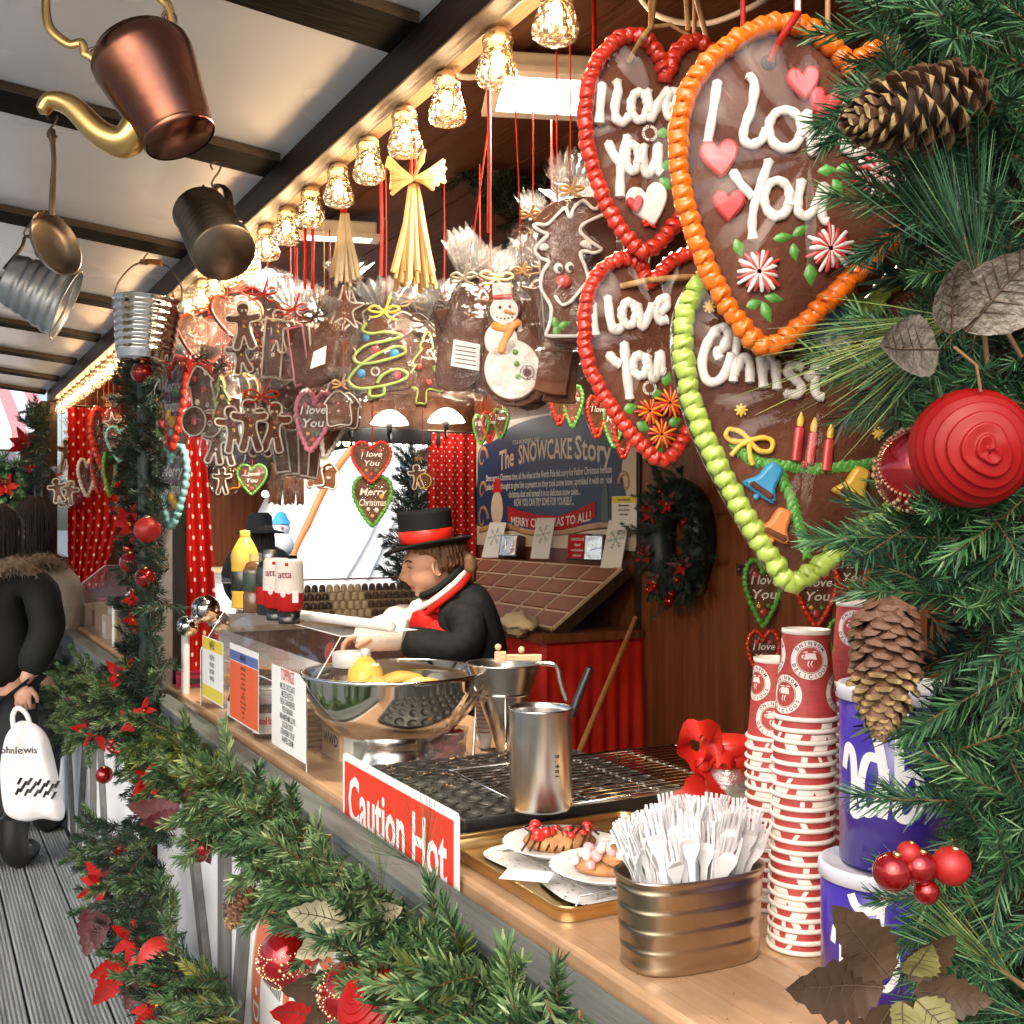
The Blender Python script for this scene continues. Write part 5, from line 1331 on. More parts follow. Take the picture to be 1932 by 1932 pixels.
t = MB(); text_mb(t, 'MERRY CHRISTMAS TO ALL!', .075, None, 0, 'CENTER', 1, .0015); xs_ = [p[0] for p in t.v]; sc = .50 * PW_ / (max(xs_) - min(xs_))
b.add([(p[0] * sc + .02 * PW_, -.0088, pp(0, .155)[1] + p[2] + .42 * (p[0] * sc / PW_) ** 2 + .03 * p[0]) for p in t.v], t.f, 1)
b.build('lettering', [m_pcr, mat('poster_white', (.66, .62, .56), .4, var=0)], o)
# plain round ornaments in the place of the printed figures
b = MB(); c = pp(.165, .30); b.disc((0, 0, 0), .085, 24, 0, tr(c[0], -.0066, c[1]) @ rx(pi / 2), 1, 1.35); b.build('cream_oval', m_pcr, o)
b = MB(); c = pp(.165, .43); b.add([(c[0] - .07, -.0072, c[1]), (c[0] + .07, -.0072, c[1]), (c[0] + .04, -.0072, c[1] + .09), (c[0] - .03, -.0072, c[1] + .09)], [(0, 1, 2, 3)]); b.build('red_cap_shape', m_redcl, o)
b = MB(); c = pp(.845, .32); b.add([(c[0] - .04, -.0072, c[1] - .12), (c[0] + .04, -.0072, c[1] - .12), (c[0] + .03, -.0072, c[1] + .04), (c[0], -.0072, c[1] + .20), (c[0] - .03, -.0072, c[1] + .04)], [(0, 1, 2, 3, 4)]); b.build('green_cone_shape', m_green, o)

# ------------------------------------------------------------------ sloping display of chocolate slabs
TZ0, TZ1, TX_0, TX_1 = z_(-.548), z_(-.25), 2.86, 3.28
TYa, TYb = 4.90, 6.78
sl = atan2(TZ1 - TZ0, TX_1 - TX_0); SL = sqrt((TZ1 - TZ0) ** 2 + (TX_1 - TX_0) ** 2)
Mt = tr(TX_0, TYa, TZ0) @ Matrix.Rotation(-sl, 4, 'Y')      # local x up the slope, y along the stall
o = thing('slab_display', 'sloping wooden display board with raised dividers', 'display', M=Mt)
MB().box((-.02, -.02, -.06), (SL + .02, TYb - TYa, -.002)).build('board', m_beam, o)
NR, NC = 4, 7; cw, ch = (TYb - TYa - .0) / NC, SL / NR
for i in range(NC + 1): MB().box((0, i * cw - .012 - (.012 if i == NC else 0), -.001), (SL, i * cw + (.0 if i == NC else .0), .014)).build('divider', m_pale, o)
for j in range(NR + 1): MB().box((j * ch - .008, .001, -.0005), (j * ch + .006, NC * cw - .03, .018 if j == 0 else .010)).build('cross_strip', m_pale, o)
m_slab = mat('slab_chocolate', (.19, .056, .024), .55, col2=(.30, .10, .045), vs=6, spec=.25)
slab_me = MB().box((.012, .004, 0), (ch - .010, cw - .018, .011)).mesh('chocolate_slab', m_slab)
for i in range(NC):
    for j in range(NR):
        q = obj('chocolate_slab', slab_me, None, None, Mt @ tr(j * ch + R(-.001, .002), i * cw + R(-.002, .002), .0012) @ rz(R(-.01, .01)))
        tag(q, 'flat milk chocolate slab, %s row from the front, %s column from the right of the display' % (ORD[j], ORD[i]), 'chocolate', 'chocolate slabs on the sloping display')
# boxes and cards along the top of the display
m_snow = mat('card_white', (.74, .70, .66), .35, var=.03)
m_snowp = mat('card_print', (.28, .38, .38), .5, var=0); m_foilb = mat('foil_box', (.75, .73, .72), .12, 1.0, var=.1, bump=.4, bs=20)
def card(label, u, vb, vt, wpx, lean, wide, kind):
    p = PX(u, vb, 3.27); dd = (p - CAMP).length; k = p.x / ray(u, vb).x / F
    h = (vb - vt) * k; w = wpx * k * 1.25
    M = tr(p) @ rz(-pi / 2 + .35) @ rx(-lean)
    o = thing('display_card' if kind != 'box' else 'gift_box', label, 'card' if kind != 'box' else 'box', M=M, group='cards and boxes above the chocolate display')
    if kind == 'snow':
        MB().prism([(-w / 2, 0), (w / 2, 0), (w / 2, h), (-w / 2, h)], .006, 0).build('card_board', m_snow, o)
        b = MB()
        for a in range(6):
            an = a * pi / 3 + .2; c = Vector((0, -.0035, h * .60)); d = Vector((cos(an), 0, sin(an))); L = w * .40
            b.tube([c, c + d * L], w * .018, 4, flat=.2)
            for f in (.5, .8):
                for sg in (-1, 1): dd_ = Vector((cos(an + sg * .8), 0, sin(an + sg * .8))); b.tube([c + d * L * f, c + d * L * f + dd_ * L * .3], w * .014, 4, flat=.2)
        b.build('snowflake_print', m_snowp, o)
    elif kind == 'list':
        MB().prism([(-w / 2, 0), (w / 2, 0), (w / 2, h), (-w / 2, h)], .006, 0).build('card_board', m_snow, o)
        MB().box((-w / 2 + .001, -.0042, h * .80), (w / 2 - .001, -.0035, h * .99)).build('yellow_heading', m_tapey, o)
        b = MB()
        for i, s in enumerate(('OUR SNOWCAKES', 'fluffy marshmallow', 'dipped in chocolate', 'sold by weight')): text_mb(b, s, h * .085, tr(0, -.0055, h * (.86 - .13 * i - (.03 if i else 0))), 0, 'CENTER', .62, .0004)
        b.build('lettering', m_ink, o)
    else:
        m = m_foilb if kind == 'foil' else m_redcl
        MB().box((-w / 2, -.0, 0), (w / 2, .09, h)).build('carton', m_choc, o, bevel=.004)
        MB().quad([(-w / 2 + .008, -.0012, .008), (w / 2 - .008, -.0012, .008), (w / 2 - .008, -.0012, h - .008), (-w / 2 + .008, -.0012, h - .008)]).build('front_window', m, o)
        if kind == 'red':
            b = MB()
            for i, s in enumerate(('CHOCOLATE', 'dipped', 'marshmallow', 'with love')): text_mb(b, s, h * .15, tr(0, -.0025, h * (.72 - .2 * i)), 0, 'CENTER', .7, .0004)
            b.build('lettering', m_paper, o)
card('white snowflake card at the left end above the chocolate slabs', 924, 1052, 982, 34, .35, 1, 'snow')
card('silver foil-fronted gift box beside the left snowflake card', 956, 1050, 1008, 36, .2, 1, 'foil')
card('white snowflake card in the middle above the chocolate slabs', 1018, 1054, 975, 36, .25, 1, 'snow')
card('red lettered gift box between the middle and right cards', 1088, 1056, 1006, 40, .1, 1, 'red')
card('silver foil-fronted gift box with clear window, right of the red box', 1118, 1058, 1008, 36, .1, 1, 'foil')
card('tall white snowflake card at the right end above the slabs', 1152, 1072, 978, 38, .3, 1, 'snow')
card('tall notice with yellow heading above the right end of the display', 1178, 1000, 936, 46, .0, 1, 'list')
# red cloth counter under the display
o = thing('display_table', 'table under the chocolate display, draped in bright red cloth', 'table', (3.1, 5.6, .02)); _d = -Vector(o.location)
b = MB(); path = [(2.80 + .60 * i / 60, 4.885) for i in range(60, -1, -1)] + [(2.80, 4.885 + 1.95 * i / 60) for i in range(1, 61)]; nu = len(path) - 1
for j in range(9):
    z = .03 + (z_(-.612) - .03) * j / 8; f = 1 - j / 8
    for i, (x, y) in enumerate(path):
        w = (.022 * sin(i * .75) + .014 * sin(i * .31 + 1)) * f
        b.v.append((x - (w + .02 if i > 60 else 0), y - (w + .02 if i <= 60 else 0), z))
for j in range(8):
    for i in range(nu): a = j * (nu + 1) + i; b.f.append((a, a + 1, a + nu + 2, a + nu + 1)); b.m.append(0); b.s.append(True)
b.build('red_drape', m_redsatin, o, _d)
MB().box((2.76, 4.84, z_(-.61)), (XB - .015, 6.85, z_(-.566))).build('table_top', m_wall, o, _d)
# broom leaning on the table
a, c = PY(1199, 1166, 4.78), PY(1090, 1425, 4.1); o = thing('broom', 'wooden broom handle leaning against the red cloth', 'broom', c)
MB().tube([a - c, Vector((0, 0, 0)), (c - a) * .55], .013, 10).build('handle', wood('broom_wood', (.36, .15, .05), (.48, .22, .08), .5, 'Z'), o)
bt = (c - a) * .55; MB().box(tuple(bt + Vector((-.03, -.16, -.04))), tuple(bt + Vector((.03, .16, .02)))).build('head', m_pale, o)
MB().box(tuple(bt + Vector((-.025, -.155, -.11))), tuple(bt + Vector((.025, .155, -.041)))).build('bristles', m_black, o)
o = thing('paper_bag_pile', 'crumpled cream paper bags at the end of the red table', 'bag', PX(965, 1196, 2.70)); b = MB(); b.ball((0.04, 0, .05), .10, 20, 12, 0, None, (.8, 1.5, .55))
for i, p in enumerate(b.v): n_ = mnoise.noise(Vector(p) * 25) * .03; b.v[i] = (p[0] + n_, p[1] + n_, p[2] + n_)
b.build('paper', mat('cream_paper', (.62, .46, .26), .7, var=.08, bump=.5, bs=18), o)

# ------------------------------------------------------------------ glass case of chocolate kisses on the end counter
KY = 6.10
ka, kb = PY(566, 1160, KY), PY(792, 1160, KY)
o = thing('sweet_case', 'glass-fronted stepped case of chocolate kisses on the far counter', 'display case', (ka.x, KY, z_(-.564))); _d = -Vector(o.location)
kw = kb.x - ka.x + .25
b = MB()
for j in range(4): b.box((0, .005 + j * .058, 0), (kw, .06 + j * .058, .012 + j * .047))
b.build('steps', m_pale, o)
MB().quad([(-.02, -.015, 0), (kw + .02, -.015, 0), (kw + .02, .02, .235), (-.02, .02, .235)]).build('front_glass', m_acryl, o)
MB().tube([(-.02, .02, .236), (kw + .02, .02, .236)], .005, 6).build('top_edge', m_steel, o)
m_kd, m_kw, m_kn = m_choc, mat('cream_kiss', (.82, .66, .42), .5, var=.06), mat('nutty_kiss', (.10, .048, .022), .6, var=.5, vs=70, bump=.5, bs=120)
kiss = {m: MB().lathe([(.0005, 0), (.0195, 0), (.0205, .004), (.0195, .022), (.0165, .034), (.010, .041), (.0005, .043)], 14).mesh('chocolate_kiss', m) for m in (m_kd, m_kw, m_kn)}
nk = int(kw / .0445)
for j in range(4):
    for i in range(nk):
        x = .022 + i * .0445; f = x / (kb.x - ka.x)
        m, nm = (m_kd, 'dark') if f < .31 else (m_kw, 'cream-coloured') if f < .61 else (m_kn, 'nut-coated')
        q = obj('chocolate_kiss', kiss[m], None, (ka.x + x + R(-.002, .002), KY + .034 + j * .058 + R(-.003, .003), z_(-.564) + .0125 + j * .047)); q.rotation_euler = (0, 0, R(0, 6))
        tag(q, '%s chocolate kiss, %s row from front, %s from left in glass case' % (nm, ORD[j], ORD[i]), 'chocolate', 'chocolate kisses in the glass case')
# sconces on the rail over the opening
m_opal = emitter('lit_opal_glass', (1, .90, .74), 9.0)
for i, (u, v, lb) in enumerate(((660, 782, 'small lit candle lamp at the left of the rail over the far opening'), (735, 790, 'wide lit opal lamp in the middle of the rail over the far opening'), (842, 786, 'wide lit opal lamp at the right of the rail over the far opening'))):
    p = PY(u, v, YE - .16); s = 1.0 if i else .55
    o = thing('rail_lamp', lb, 'lamp', p, group='lamps on the far rail')
    MB().lathe([(.02 * s, .055 * s), (.05 * s, .045 * s), (.10 * s, .005 * s), (.125 * s, -.035 * s), (.122 * s, -.037 * s), (.0005, -.02 * s)], 24).build('opal_shade', m_opal, o)
    b = MB(); b.tube(spline([(0, 0, -.03), (0, .02, -.10), (.03, .06, -.14), (.05, .10, -.10), (.03, .095, -.04), (0, .095, -.03)], 5), .008, 8); b.lathe([(.018, -.02), (.022, -.04), (.014, -.09), (.0005, -.095)], 12); b.build('iron_bracket', m_black, o)
# ------------------------------------------------------------------ hanging gingerbread
m_ging = mat('gingerbread', (.070, .020, .010), .6, col2=(.150, .050, .024), vs=9, bump=.3, bs=90, spec=.18, detail=6)
m_gingd = mat('dark_gingerbread', (.080, .026, .011), .5, col2=(.165, .060, .026), vs=14, bump=.15, bs=60, spec=.25, detail=6)
m_ic_w = mat('white_icing', (.80, .74, .67), .42, var=.03, bump=.06, bs=50)
m_ic_o = mat('orange_icing', (.82, .17, .010), .28, var=.08, vs=9, coat=.35, bump=.06, bs=40)
m_ic_r = mat('red_icing', (.60, .035, .015), .3, var=.15, vs=9, coat=.35, bump=.10, bs=60)
m_ic_g = mat('lime_icing', (.42, .56, .10), .32, var=.08, vs=9, coat=.35, bump=.06, bs=40)
m_ic_gr = mat('green_icing', (.10, .34, .05), .38, var=.15, vs=20, coat=.2)
m_ic_y = mat('yellow_icing', (.80, .48, .06), .38, var=.1, vs=20, coat=.2)
m_ic_b = mat('blue_icing', (.05, .30, .55), .38, var=.1, vs=20, coat=.2)
m_ic_t = mat('turquoise_icing', (.25, .58, .58), .38, var=.1, coat=.2)
m_ic_p = mat('pink_icing', (.66, .20, .28), .38, var=.1, coat=.2)
m_sug_r = mat('red_sugar', (.60, .05, .05), .3, var=.12, vs=25, coat=.5)
m_foil = mat('silver_foil', (.62, .62, .62), .2, 1.0, var=.1, bump=.5, bs=40)
m_raffia = mat('raffia', (.50, .27, .09), .6, col2=(.32, .16, .05), vs=12, stretch=(8, 8, .6))
m_grass = mat('pale_raffia', (.42, .36, .25), .6, col2=(.26, .21, .14), vs=12)
m_rib_r = mat('red_ribbon', (.36, .014, .007), .5, var=.15, spec=.2)
m_rib_k = mat('dark_ribbon', (.03, .015, .010), .5, var=.1)
m_carrot = mat('carrot_icing', (.85, .30, .02), .4, var=.05)
UNIT = {
 'man': [(0, .5), (.10, .48), (.15, .40), (.14, .31), (.09, .25), (.22, .24), (.36, .26), (.42, .20), (.38, .12), (.26, .09), (.16, .07), (.15, -.08), (.22, -.30), (.27, -.44), (.20, -.50), (.10, -.48), (.04, -.30), (0, -.20)],
 'heart': [(0, .30), (.08, .43), (.22, .5), (.36, .45), (.45, .30), (.45, .12), (.36, -.08), (.22, -.28), (.09, -.43), (0, -.5)],
 'star': [(0, .5), (.12, .17), (.48, .15), (.2, -.06), (.3, -.42), (0, -.22)],
 'house': [(0, .5), (.45, .12), (.36, .10), (.36, -.5), (0, -.5)],
 'bar': [(0, .5), (.10, .5), (.13, .46), (.13, -.46), (.10, -.5), (0, -.5)],
 'tree': [(0, .5), (.12, .27), (.07, .26), (.24, .02), (.15, .02), (.36, -.3), (.09, -.3), (.09, -.5), (0, -.5)],
 'round': [(.5 * sin(a), .5 * cos(a)) for a in [pi * i / 9 for i in range(10)]],
}
def unit(kind, n=4):
    h = UNIT[kind]; full = h + [(-x, z) for x, z in h[::-1] if x > 1e-6]
    if kind == 'heart' and False: return full
    return [(p.x, p.y) for p in spline([(x, z, 0) for x, z in full], n, True)]
def shape(kind, H, cx, cy_, h, w=None, rot=0.0):
    """a unit outline placed at picture point (cx, cy_) with picture height h, in local metres"""
    w = w or h; k = H.k; c = H.p(cx, cy_)
    return [(c.x + k * (x * w * cos(rot) - z * h * sin(rot)) / H.cy, c.z + k * (x * w * sin(rot) + z * h * cos(rot))) for x, z in unit(kind)]
def border(out, r, period, off, amp=.2, n=8, close=True, sway=.25):
    """a piped icing rope along an outline"""
    P = resample([Vector((x, off, z)) for x, z in out], period / 5.0, True)
    m = max(4, round(len(P) / 5.0)); L = len(P)
    rr = [r * (1 + amp * (.8 + .5 * sin(i * .37)) * cos(2 * pi * i * m / L) + .07 * sin(i * 1.7) + .14 * mnoise.noise(Vector((i * .11, r * 900, 0)))) for i in range(L)]
    Q = []
    for i, p in enumerate(P):
        t = (P[(i + 1) % L] - P[i - 1]).normalized(); s = Vector((-t.z, 0, t.x)); Q.append(p + s * r * sway * sin(2 * pi * i * m / L))
    return MB().tube(Q, rr, n, closed=True)
def strokes(H, L, r, off, mats_name='icing_lettering', m=None, fl=.75, conv=None, n=8):
    b = MB()
    for pts in L:
        pts = [conv(*p) for p in pts] if conv else pts
        if len(pts) > 2: P = [Vector((q.x, off, q.y)) for q in spline([H.q(*p) + (0,) for p in pts], 5)]
        else: P = [H.p(*p, off) for p in pts]; P = [P[0].lerp(P[1], t / 5) for t in range(6)]
        rr = [r * (1 + .07 * sin(i * 1.3 + len(P)) + .16 * mnoise.noise(Vector((i * .35, len(P), r * 500))) + (.14 if i in (0, len(P) - 1) else 0)) for i in range(len(P))]
        b.tube(P, rr, n, flat=fl)
    return b.build(mats_name, m or m_ic_w, H.o)
def ell(cx, cy_, rx_, ry_, rot=0): return [(cx + rx_ * cos(a) * cos(rot) - ry_ * sin(a) * sin(rot), cy_ + rx_ * cos(a) * sin(rot) + ry_ * sin(a) * cos(rot)) for a in [2 * pi * i / 10 + .4 for i in range(11)]]
def string(H, x, y, m=None, r=.0022, zt=None, off=0.0, wide=False, x2=None):
    """a ribbon from a picture point up to the ceiling or batten"""
    a = H.p(x, y, off); zt = zt if zt is not None else z_(.83)
    top = Vector((a.x if x2 is None else H.p(x2, y).x, a.y, zt - (H.M.translation.z)))
    b = MB(); b.tube([a, a.lerp(top, .5) + Vector((.001, 0, 0)), top], r, 6, flat=.35 if wide else 1.0); return b.build('hanging_ribbon', m or m_rib_r, H.o)
def leaf(b, H, x, y, L, w, ang, off):
    c = H.p(x, y, off); k = H.k; d = Vector((cos(ang), 0, sin(ang))); s = Vector((-d.z, 0, d.x))
    pts = [(-.5, 0), (-.3, .30), (0, .5), (.25, .34), (.6, 0), (.25, -.34), (0, -.5), (-.3, -.30)]
    vs = [c + d * (px * L * k) + s * (pz * w * k) for px, pz in pts] + [c + Vector((0, -.006, 0)) * (L * k / .03) ** .5 + d * (.1 * L * k)]
    b.add(vs, [(i, (i + 1) % 8, 8) for i in range(8)][::1], 0, True)
def swirl(H, x, y, r, off, n=11, m1=m_sug_r, m2=m_ic_w, name='sugar_flower'):
    b = MB(); c = H.p(x, y, off); k = H.k
    for i in range(n * 2):
        a = pi * i / n + R(-.08, .08); d = Vector((cos(a), R(-.15, .05), sin(a)))
        b.tube([c + d * r * k * .12 + Vector((0, -.004, 0)), c + d * r * k * .6 + Vector((0, -.005, 0)), c + d * r * k * R(.78, 1.12) + Vector((0, -.001, 0))], [r * k * .05, r * k * R(.095, .14), r * k * R(.06, .10)], 6, i % 2)
    b.build(name, [m1, m2], H.o)
def sug_heart(H, x, y, w, rot, off, m=None):
    MB().prism(shape('heart', H, x, y, w, w * 1.1, rot), .008, .003, 0, None, off - .003).build('sugar_heart', m or m_sug_r, H.o)
def made_tag(H, x, y, r, off):
    b = MB(); c = H.p(x, y, off); k = H.k
    b.disc((0, 0, 0), r * k, 20, 0, tr(c) @ rx(pi / 2))
    for j, w in enumerate(('HAND MADE', 'HAND MADE')):
        for i, ch in enumerate(w):
            a = (pi / 2 + pi * j) - (i - 4) * .34
            text_mb(b, ch, r * k * .46, tr(c + Vector((r * k * .74 * cos(a), -.0008, r * k * .74 * sin(a)))) @ ry(-(a - pi / 2)) @ tr(0, 0, -r * k * .16), 1, 'CENTER', 1, .0002)
    b.build('round_sticker', [m_gingd, m_ic_w], H.o)
def wrap_sheet(H, out, grow, off, thick, m=None, name='cellophane'):
    """clear wrap bulging over an outline, front and back"""
    cx = sum(p[0] for p in out) / len(out); cz = sum(p[1] for p in out) / len(out)
    P = resample([Vector((p[0], 0, p[1])) for p in out], .012, True); n = len(P); b = MB()
    for sg in (-1, 1):
        vs = []
        for f, yy in ((grow, 0), (grow * .90, .75), (grow * .6, 1.0), (grow * .25, 1.03)):
            for i, p in enumerate(P):
                q = Vector((cx + (p.x - cx) * f, 0, cz + (p.z - cz) * f)); q.y = off + sg * (thick * yy + .012 * mnoise.noise(q * 48 + Vector((0, sg * 3, 0))))
                vs.append(q)
        vs.append(Vector((cx, off + sg * thick * 1.03, cz)))
        fs = [(j * n + i, j * n + (i + 1) % n, (j + 1) * n + (i + 1) % n, (j + 1) * n + i) for j in range(3) for i in range(n)] + [(3 * n + i, 3 * n + (i + 1) % n, 4 * n) for i in range(n)]
        b.add(vs, fs, 0, True)
    return b.build(name, m or m_film, H.o)
def ruffle(H, x, y, w, h, off=0.0, spread=1.0, n=7):
    """gathered end of a cellophane bag above its tie"""
    b = MB(); c = H.p(x, y, off); k = H.k
    for ly in (-1, 0, 1):
        pts = []
        for i in range(n * 2 + 1):
            t = i / (n * 2) * 2 - 1; z = R(.85, 1.0) if i % 2 else R(.92, 1.08)
            pts.append((c + Vector((t * .10 * w * k, ly * .004 + (.004 if i % 2 else -.004), 0)), c + Vector((t * .5 * w * k * spread, ly * .028 + (.014 if i % 2 else -.014), z * h * k * (1 - .25 * t * t)))))
        vs = [p for q in pts for p in (q[0], q[0].lerp(q[1], .5) + Vector((0, R(-.006, .006), 0)), q[1])]
        b.add(vs, [(3 * i + j, 3 * i + 3 + j, 3 * i + 4 + j, 3 * i + 1 + j) for i in range(n * 2) for j in range(2)], 0, False)
    b.build('bag_ruffle', m_ruff, H.o)
m_ruff = film('cellophane_ruffle', gloss=.16, rough=.08, bump=1.0, bs=45, haze=.10)
def bow(H, x, y, s, m, off):
    b = MB(); c = H.p(x, y, off); k = s * H.k
    for L in ([(0, 0, 0), (.5, -.1, .3), (.9, -.1, .15), (.5, -.05, -.05), (0, 0, 0)], [(0, 0, 0), (-.5, -.1, .32), (-.9, -.1, .1), (-.45, -.05, -.05), (0, 0, 0)], [(0, 0, 0), (.3, -.1, -.35), (.7, -.1, -.5)], [(0, 0, 0), (-.35, -.1, -.3), (-.8, -.12, -.35)], [(0, 0, 0), (.2, -.1, .4), (.35, -.1, .9)]):
        b.tube([c + q * k for q in spline(L, 5)], .0026, 5, flat=.5)
    b.build('tie_ribbon', m, H.o)

# --- the four big hearts -----------------------------------------------------
def big_heart(label, u, v, d, outline, icing, r_px, period_px, yaw=0.0, thick=.016, foil=False):
    H = Hang('gingerbread_heart', label, 'gingerbread', u, v, d, yaw, 'big iced gingerbread hearts')
    out = [(q.x, q.y) for q in spline([H.q(*p) + (0,) for p in outline], 4, True)]
    MB().prism(out, thick, .004).build('biscuit', m_ging, H.o)
    H.f = -thick / 2
    border(out, r_px * H.k, period_px * H.k, H.f - r_px * H.k * .25).build('icing_border', icing, H.o)
    if foil:
        cx = sum(p[0] for p in out) / len(out); cz = sum(p[1] for p in out) / len(out)
        MB().prism([(cx + (x - cx) * 1.075, cz + (z - cz) * 1.055) for x, z in out], .003, 0, 0, None, thick / 2 + .004).build('foil_backing', m_foil, H.o)
    H.out = out
    return H
c3 = lambda x, y: (1065.4 + x / 3, y / 3)
c4 = lambda x, y: (1065.4 + x * .3473, 473.5 + y * .3473)
ORANGE = [(1600, 135), (1575, 108), (1540, 75), (1490, 54), (1440, 58), (1385, 85), (1330, 130), (1297, 180), (1280, 240), (1278, 310), (1288, 380), (1306, 440), (1330, 505), (1360, 565), (1390, 612), (1420, 645), (1445, 658), (1490, 632), (1540, 588), (1590, 540), (1650, 480), (1710, 425), (1760, 350), (1790, 270), (1795, 190), (1770, 130), (1720, 98), (1660, 98), (1620, 118)]
H = big_heart('large orange-bordered gingerbread heart iced with I love You, nearest the garland', 1480, 350, 1.12, ORANGE, m_ic_o, 18, 25)
f = H.f
strokes(H, [[(855, 485), (830, 650), (800, 825)], [(1030, 450), (1062, 500), (1050, 620), (1008, 740), (1003, 810), (1045, 840), (1105, 810), (1130, 750)], ell(1235, 752, 92, 108), [(1355, 655), (1378, 790), (1388, 885), (1440, 810), (1500, 740), (1560, 690)], [(1590, 800), (1660, 760), (1680, 690), (1620, 650), (1565, 720), (1560, 830), (1620, 890), (1690, 860)],
            [(940, 990), (985, 1060), (1050, 1130)], [(1145, 930), (1100, 1060), (1062, 1180), (1050, 1290), (1054, 1368)], ell(1190, 1140, 72, 100), [(1328, 1040), (1308, 1150), (1310, 1215), (1352, 1240), (1402, 1190), (1440, 1090), (1452, 1062)], [(1462, 1070), (1440, 1180), (1448, 1255), (1472, 1270)]], 9.5 * H.k, f - .002, conv=c3)
for (x, y, w, rt) in ((1354, 307, 72, .12), (1371, 395, 60, .0), (1511, 166, 62, .1), (1548, 205, 58, -.3)): sug_heart(H, x, y, w, rt, f)
swirl(H, 1427, 518, 42, f - .002); swirl(H, 1560, 475, 44, f - .002); swirl(H, 1652, 335, 46, f - .002)
b = MB()
for (x, y, L, w, a) in ((1390, 470, 34, 22, -1.2), (1472, 452, 36, 20, .15), (1505, 440, 34, 20, .6), (1495, 478, 32, 20, -1.4), (1418, 577, 30, 22, .3), (1442, 590, 40, 22, -1.2), (1455, 565, 34, 20, -.2), (1555, 326, 34, 22, .1), (1588, 322, 34, 20, .2), (1575, 355, 30, 22, -1.0), (1525, 520, 40, 26, -1.5)): leaf(b, H, x, y, L, w, a, f)
b.build('icing_leaves', m_ic_gr, H.o)['kind'] = 'stuff'
wrap_sheet(H, H.out, 1.035, -.006, .022, m_film2)
b = MB(); b.lathe([(.006, 0), (.0085, -.001), (.0005, .0012)], 12, 0, tr(H.p(1447, 124, f - .001)) @ rx(pi / 2)); b.build('ribbon_hole', m_black, H.o)
b = MB(); b.tube([H.p(1448, 124, f - .004), H.p(1462, 95, f - .022), H.p(1490, 52, f - .024), H.p(1502, 15, -.004), H.p(1508, -60, 0)], .0042, 6, flat=.5); b.build('hanging_ribbon', m_rib_r, H.o)
b = MB(); b.tube([H.p(1491, 48, f - .022), H.p(1497, 10, f - .01), H.p(1500, -60, 0)], .0030, 6); b.build('white_cord', m_ic_w, H.o)
REDU = [(1253, 150), (1242, 115), (1222, 87), (1195, 74), (1165, 82), (1136, 110), (1113, 150), (1102, 205), (1102, 260), (1114, 320), (1137, 385), (1166, 435), (1195, 468), (1216, 478), (1245, 455), (1275, 420), (1310, 375), (1350, 310), (1375, 240), (1380, 180), (1365, 125), (1335, 90), (1300, 80), (1270, 108)]
H = big_heart('tall red-bordered gingerbread heart iced with I love You, upper of the two red hearts', 1215, 280, 1.46, REDU, m_ic_r, 14, 19, .12)
f = H.f
strokes(H, [[(200, 505), (185, 725)], [(285, 485), (292, 540), (275, 620), (283, 695), (318, 715), (355, 680)], ell(412, 620, 46, 78), [(460, 530), (468, 630), (478, 690), (520, 600), (580, 520)], [(575, 620), (620, 600), (625, 540), (590, 530), (565, 600), (580, 670), (630, 670)],
            [(235, 830), (262, 890), (298, 940)], [(345, 790), (320, 900), (305, 1000), (303, 1130)], ell(372, 910, 36, 76), [(438, 840), (434, 945), (460, 1000), (500, 940), (518, 845)], [(522, 830), (520, 960), (538, 990)]], 9.2 * H.k, f - .002, conv=c3)
sug_heart(H, *c3(465, 1175), 78, .25, f, m_ic_w); sug_heart(H, *c3(385, 1180), 32, .25, f - .005)
b = MB()
for (x, y, a) in ((555, 950, .9), (560, 1040, -.8), (550, 760, .2)): leaf(b, H, *c3(x, y), 30, 20, a, f)
b.build('icing_leaves', m_ic_gr, H.o)['kind'] = 'stuff'
bow(H, *c3(470, 1275), 14, m_ic_r, f - .004)
made_tag(H, *c3(472, 768), 17, f - .0012)
wrap_sheet(H, H.out, 1.03, -.006, .02, m_film2)
b = MB()
for x2 in (1228, 1240): b.tube([H.p(1182, 126, f - .002), H.p(1200, 92, f - .022), H.p(1222, 62, f - .01), H.p(x2, -40, 0)], .004, 6, flat=.4)
b.tube([H.p(1222, 62, f - .01), H.p(1262, 50, -.01), H.p(1300, 70, -.01), H.p(1330, 85, -.01)], .003, 6, flat=.4)
b.tube([H.p(1295, -30, 0), H.p(1300, 52, 0)], .004, 6, flat=.4); b.tube([H.p(1310, -30, 0), H.p(1340, 80, 0)], .004, 6, flat=.4)
b.build('raffia_ties', m_raffia, H.o)
REDL = [(1222, 538), (1207, 506), (1182, 493), (1150, 501), (1121, 530), (1104, 575), (1100, 640), (1111, 700), (1141, 755), (1180, 810), (1215, 848), (1246, 870), (1275, 848), (1303, 800), (1340, 740), (1370, 670), (1380, 600), (1370, 530), (1340, 485), (1300, 480), (1258, 502)]
H = big_heart('red-bordered gingerbread heart with orange sugar flowers, lower of the two red hearts', 1235, 680, 1.48, REDL, m_ic_r, 13, 17, .10)
f = H.f
strokes(H, [[(138, 300), (155, 470)], [(225, 265), (240, 390), (265, 445), (298, 425)], ell(340, 352, 38, 62), [(385, 300), (412, 425), (470, 300)], [(495, 345), (540, 320), (545, 270), (515, 270), (490, 330), (510, 385), (550, 380)],
            [(230, 570), (258, 605), (292, 625)], [(315, 510), (325, 640), (345, 810)], ell(400, 630, 40, 55), [(440, 580), (455, 675), (488, 690), (508, 560)], [(512, 555), (520, 650), (535, 665)]], 9.2 * H.k, f - .002, conv=c4)
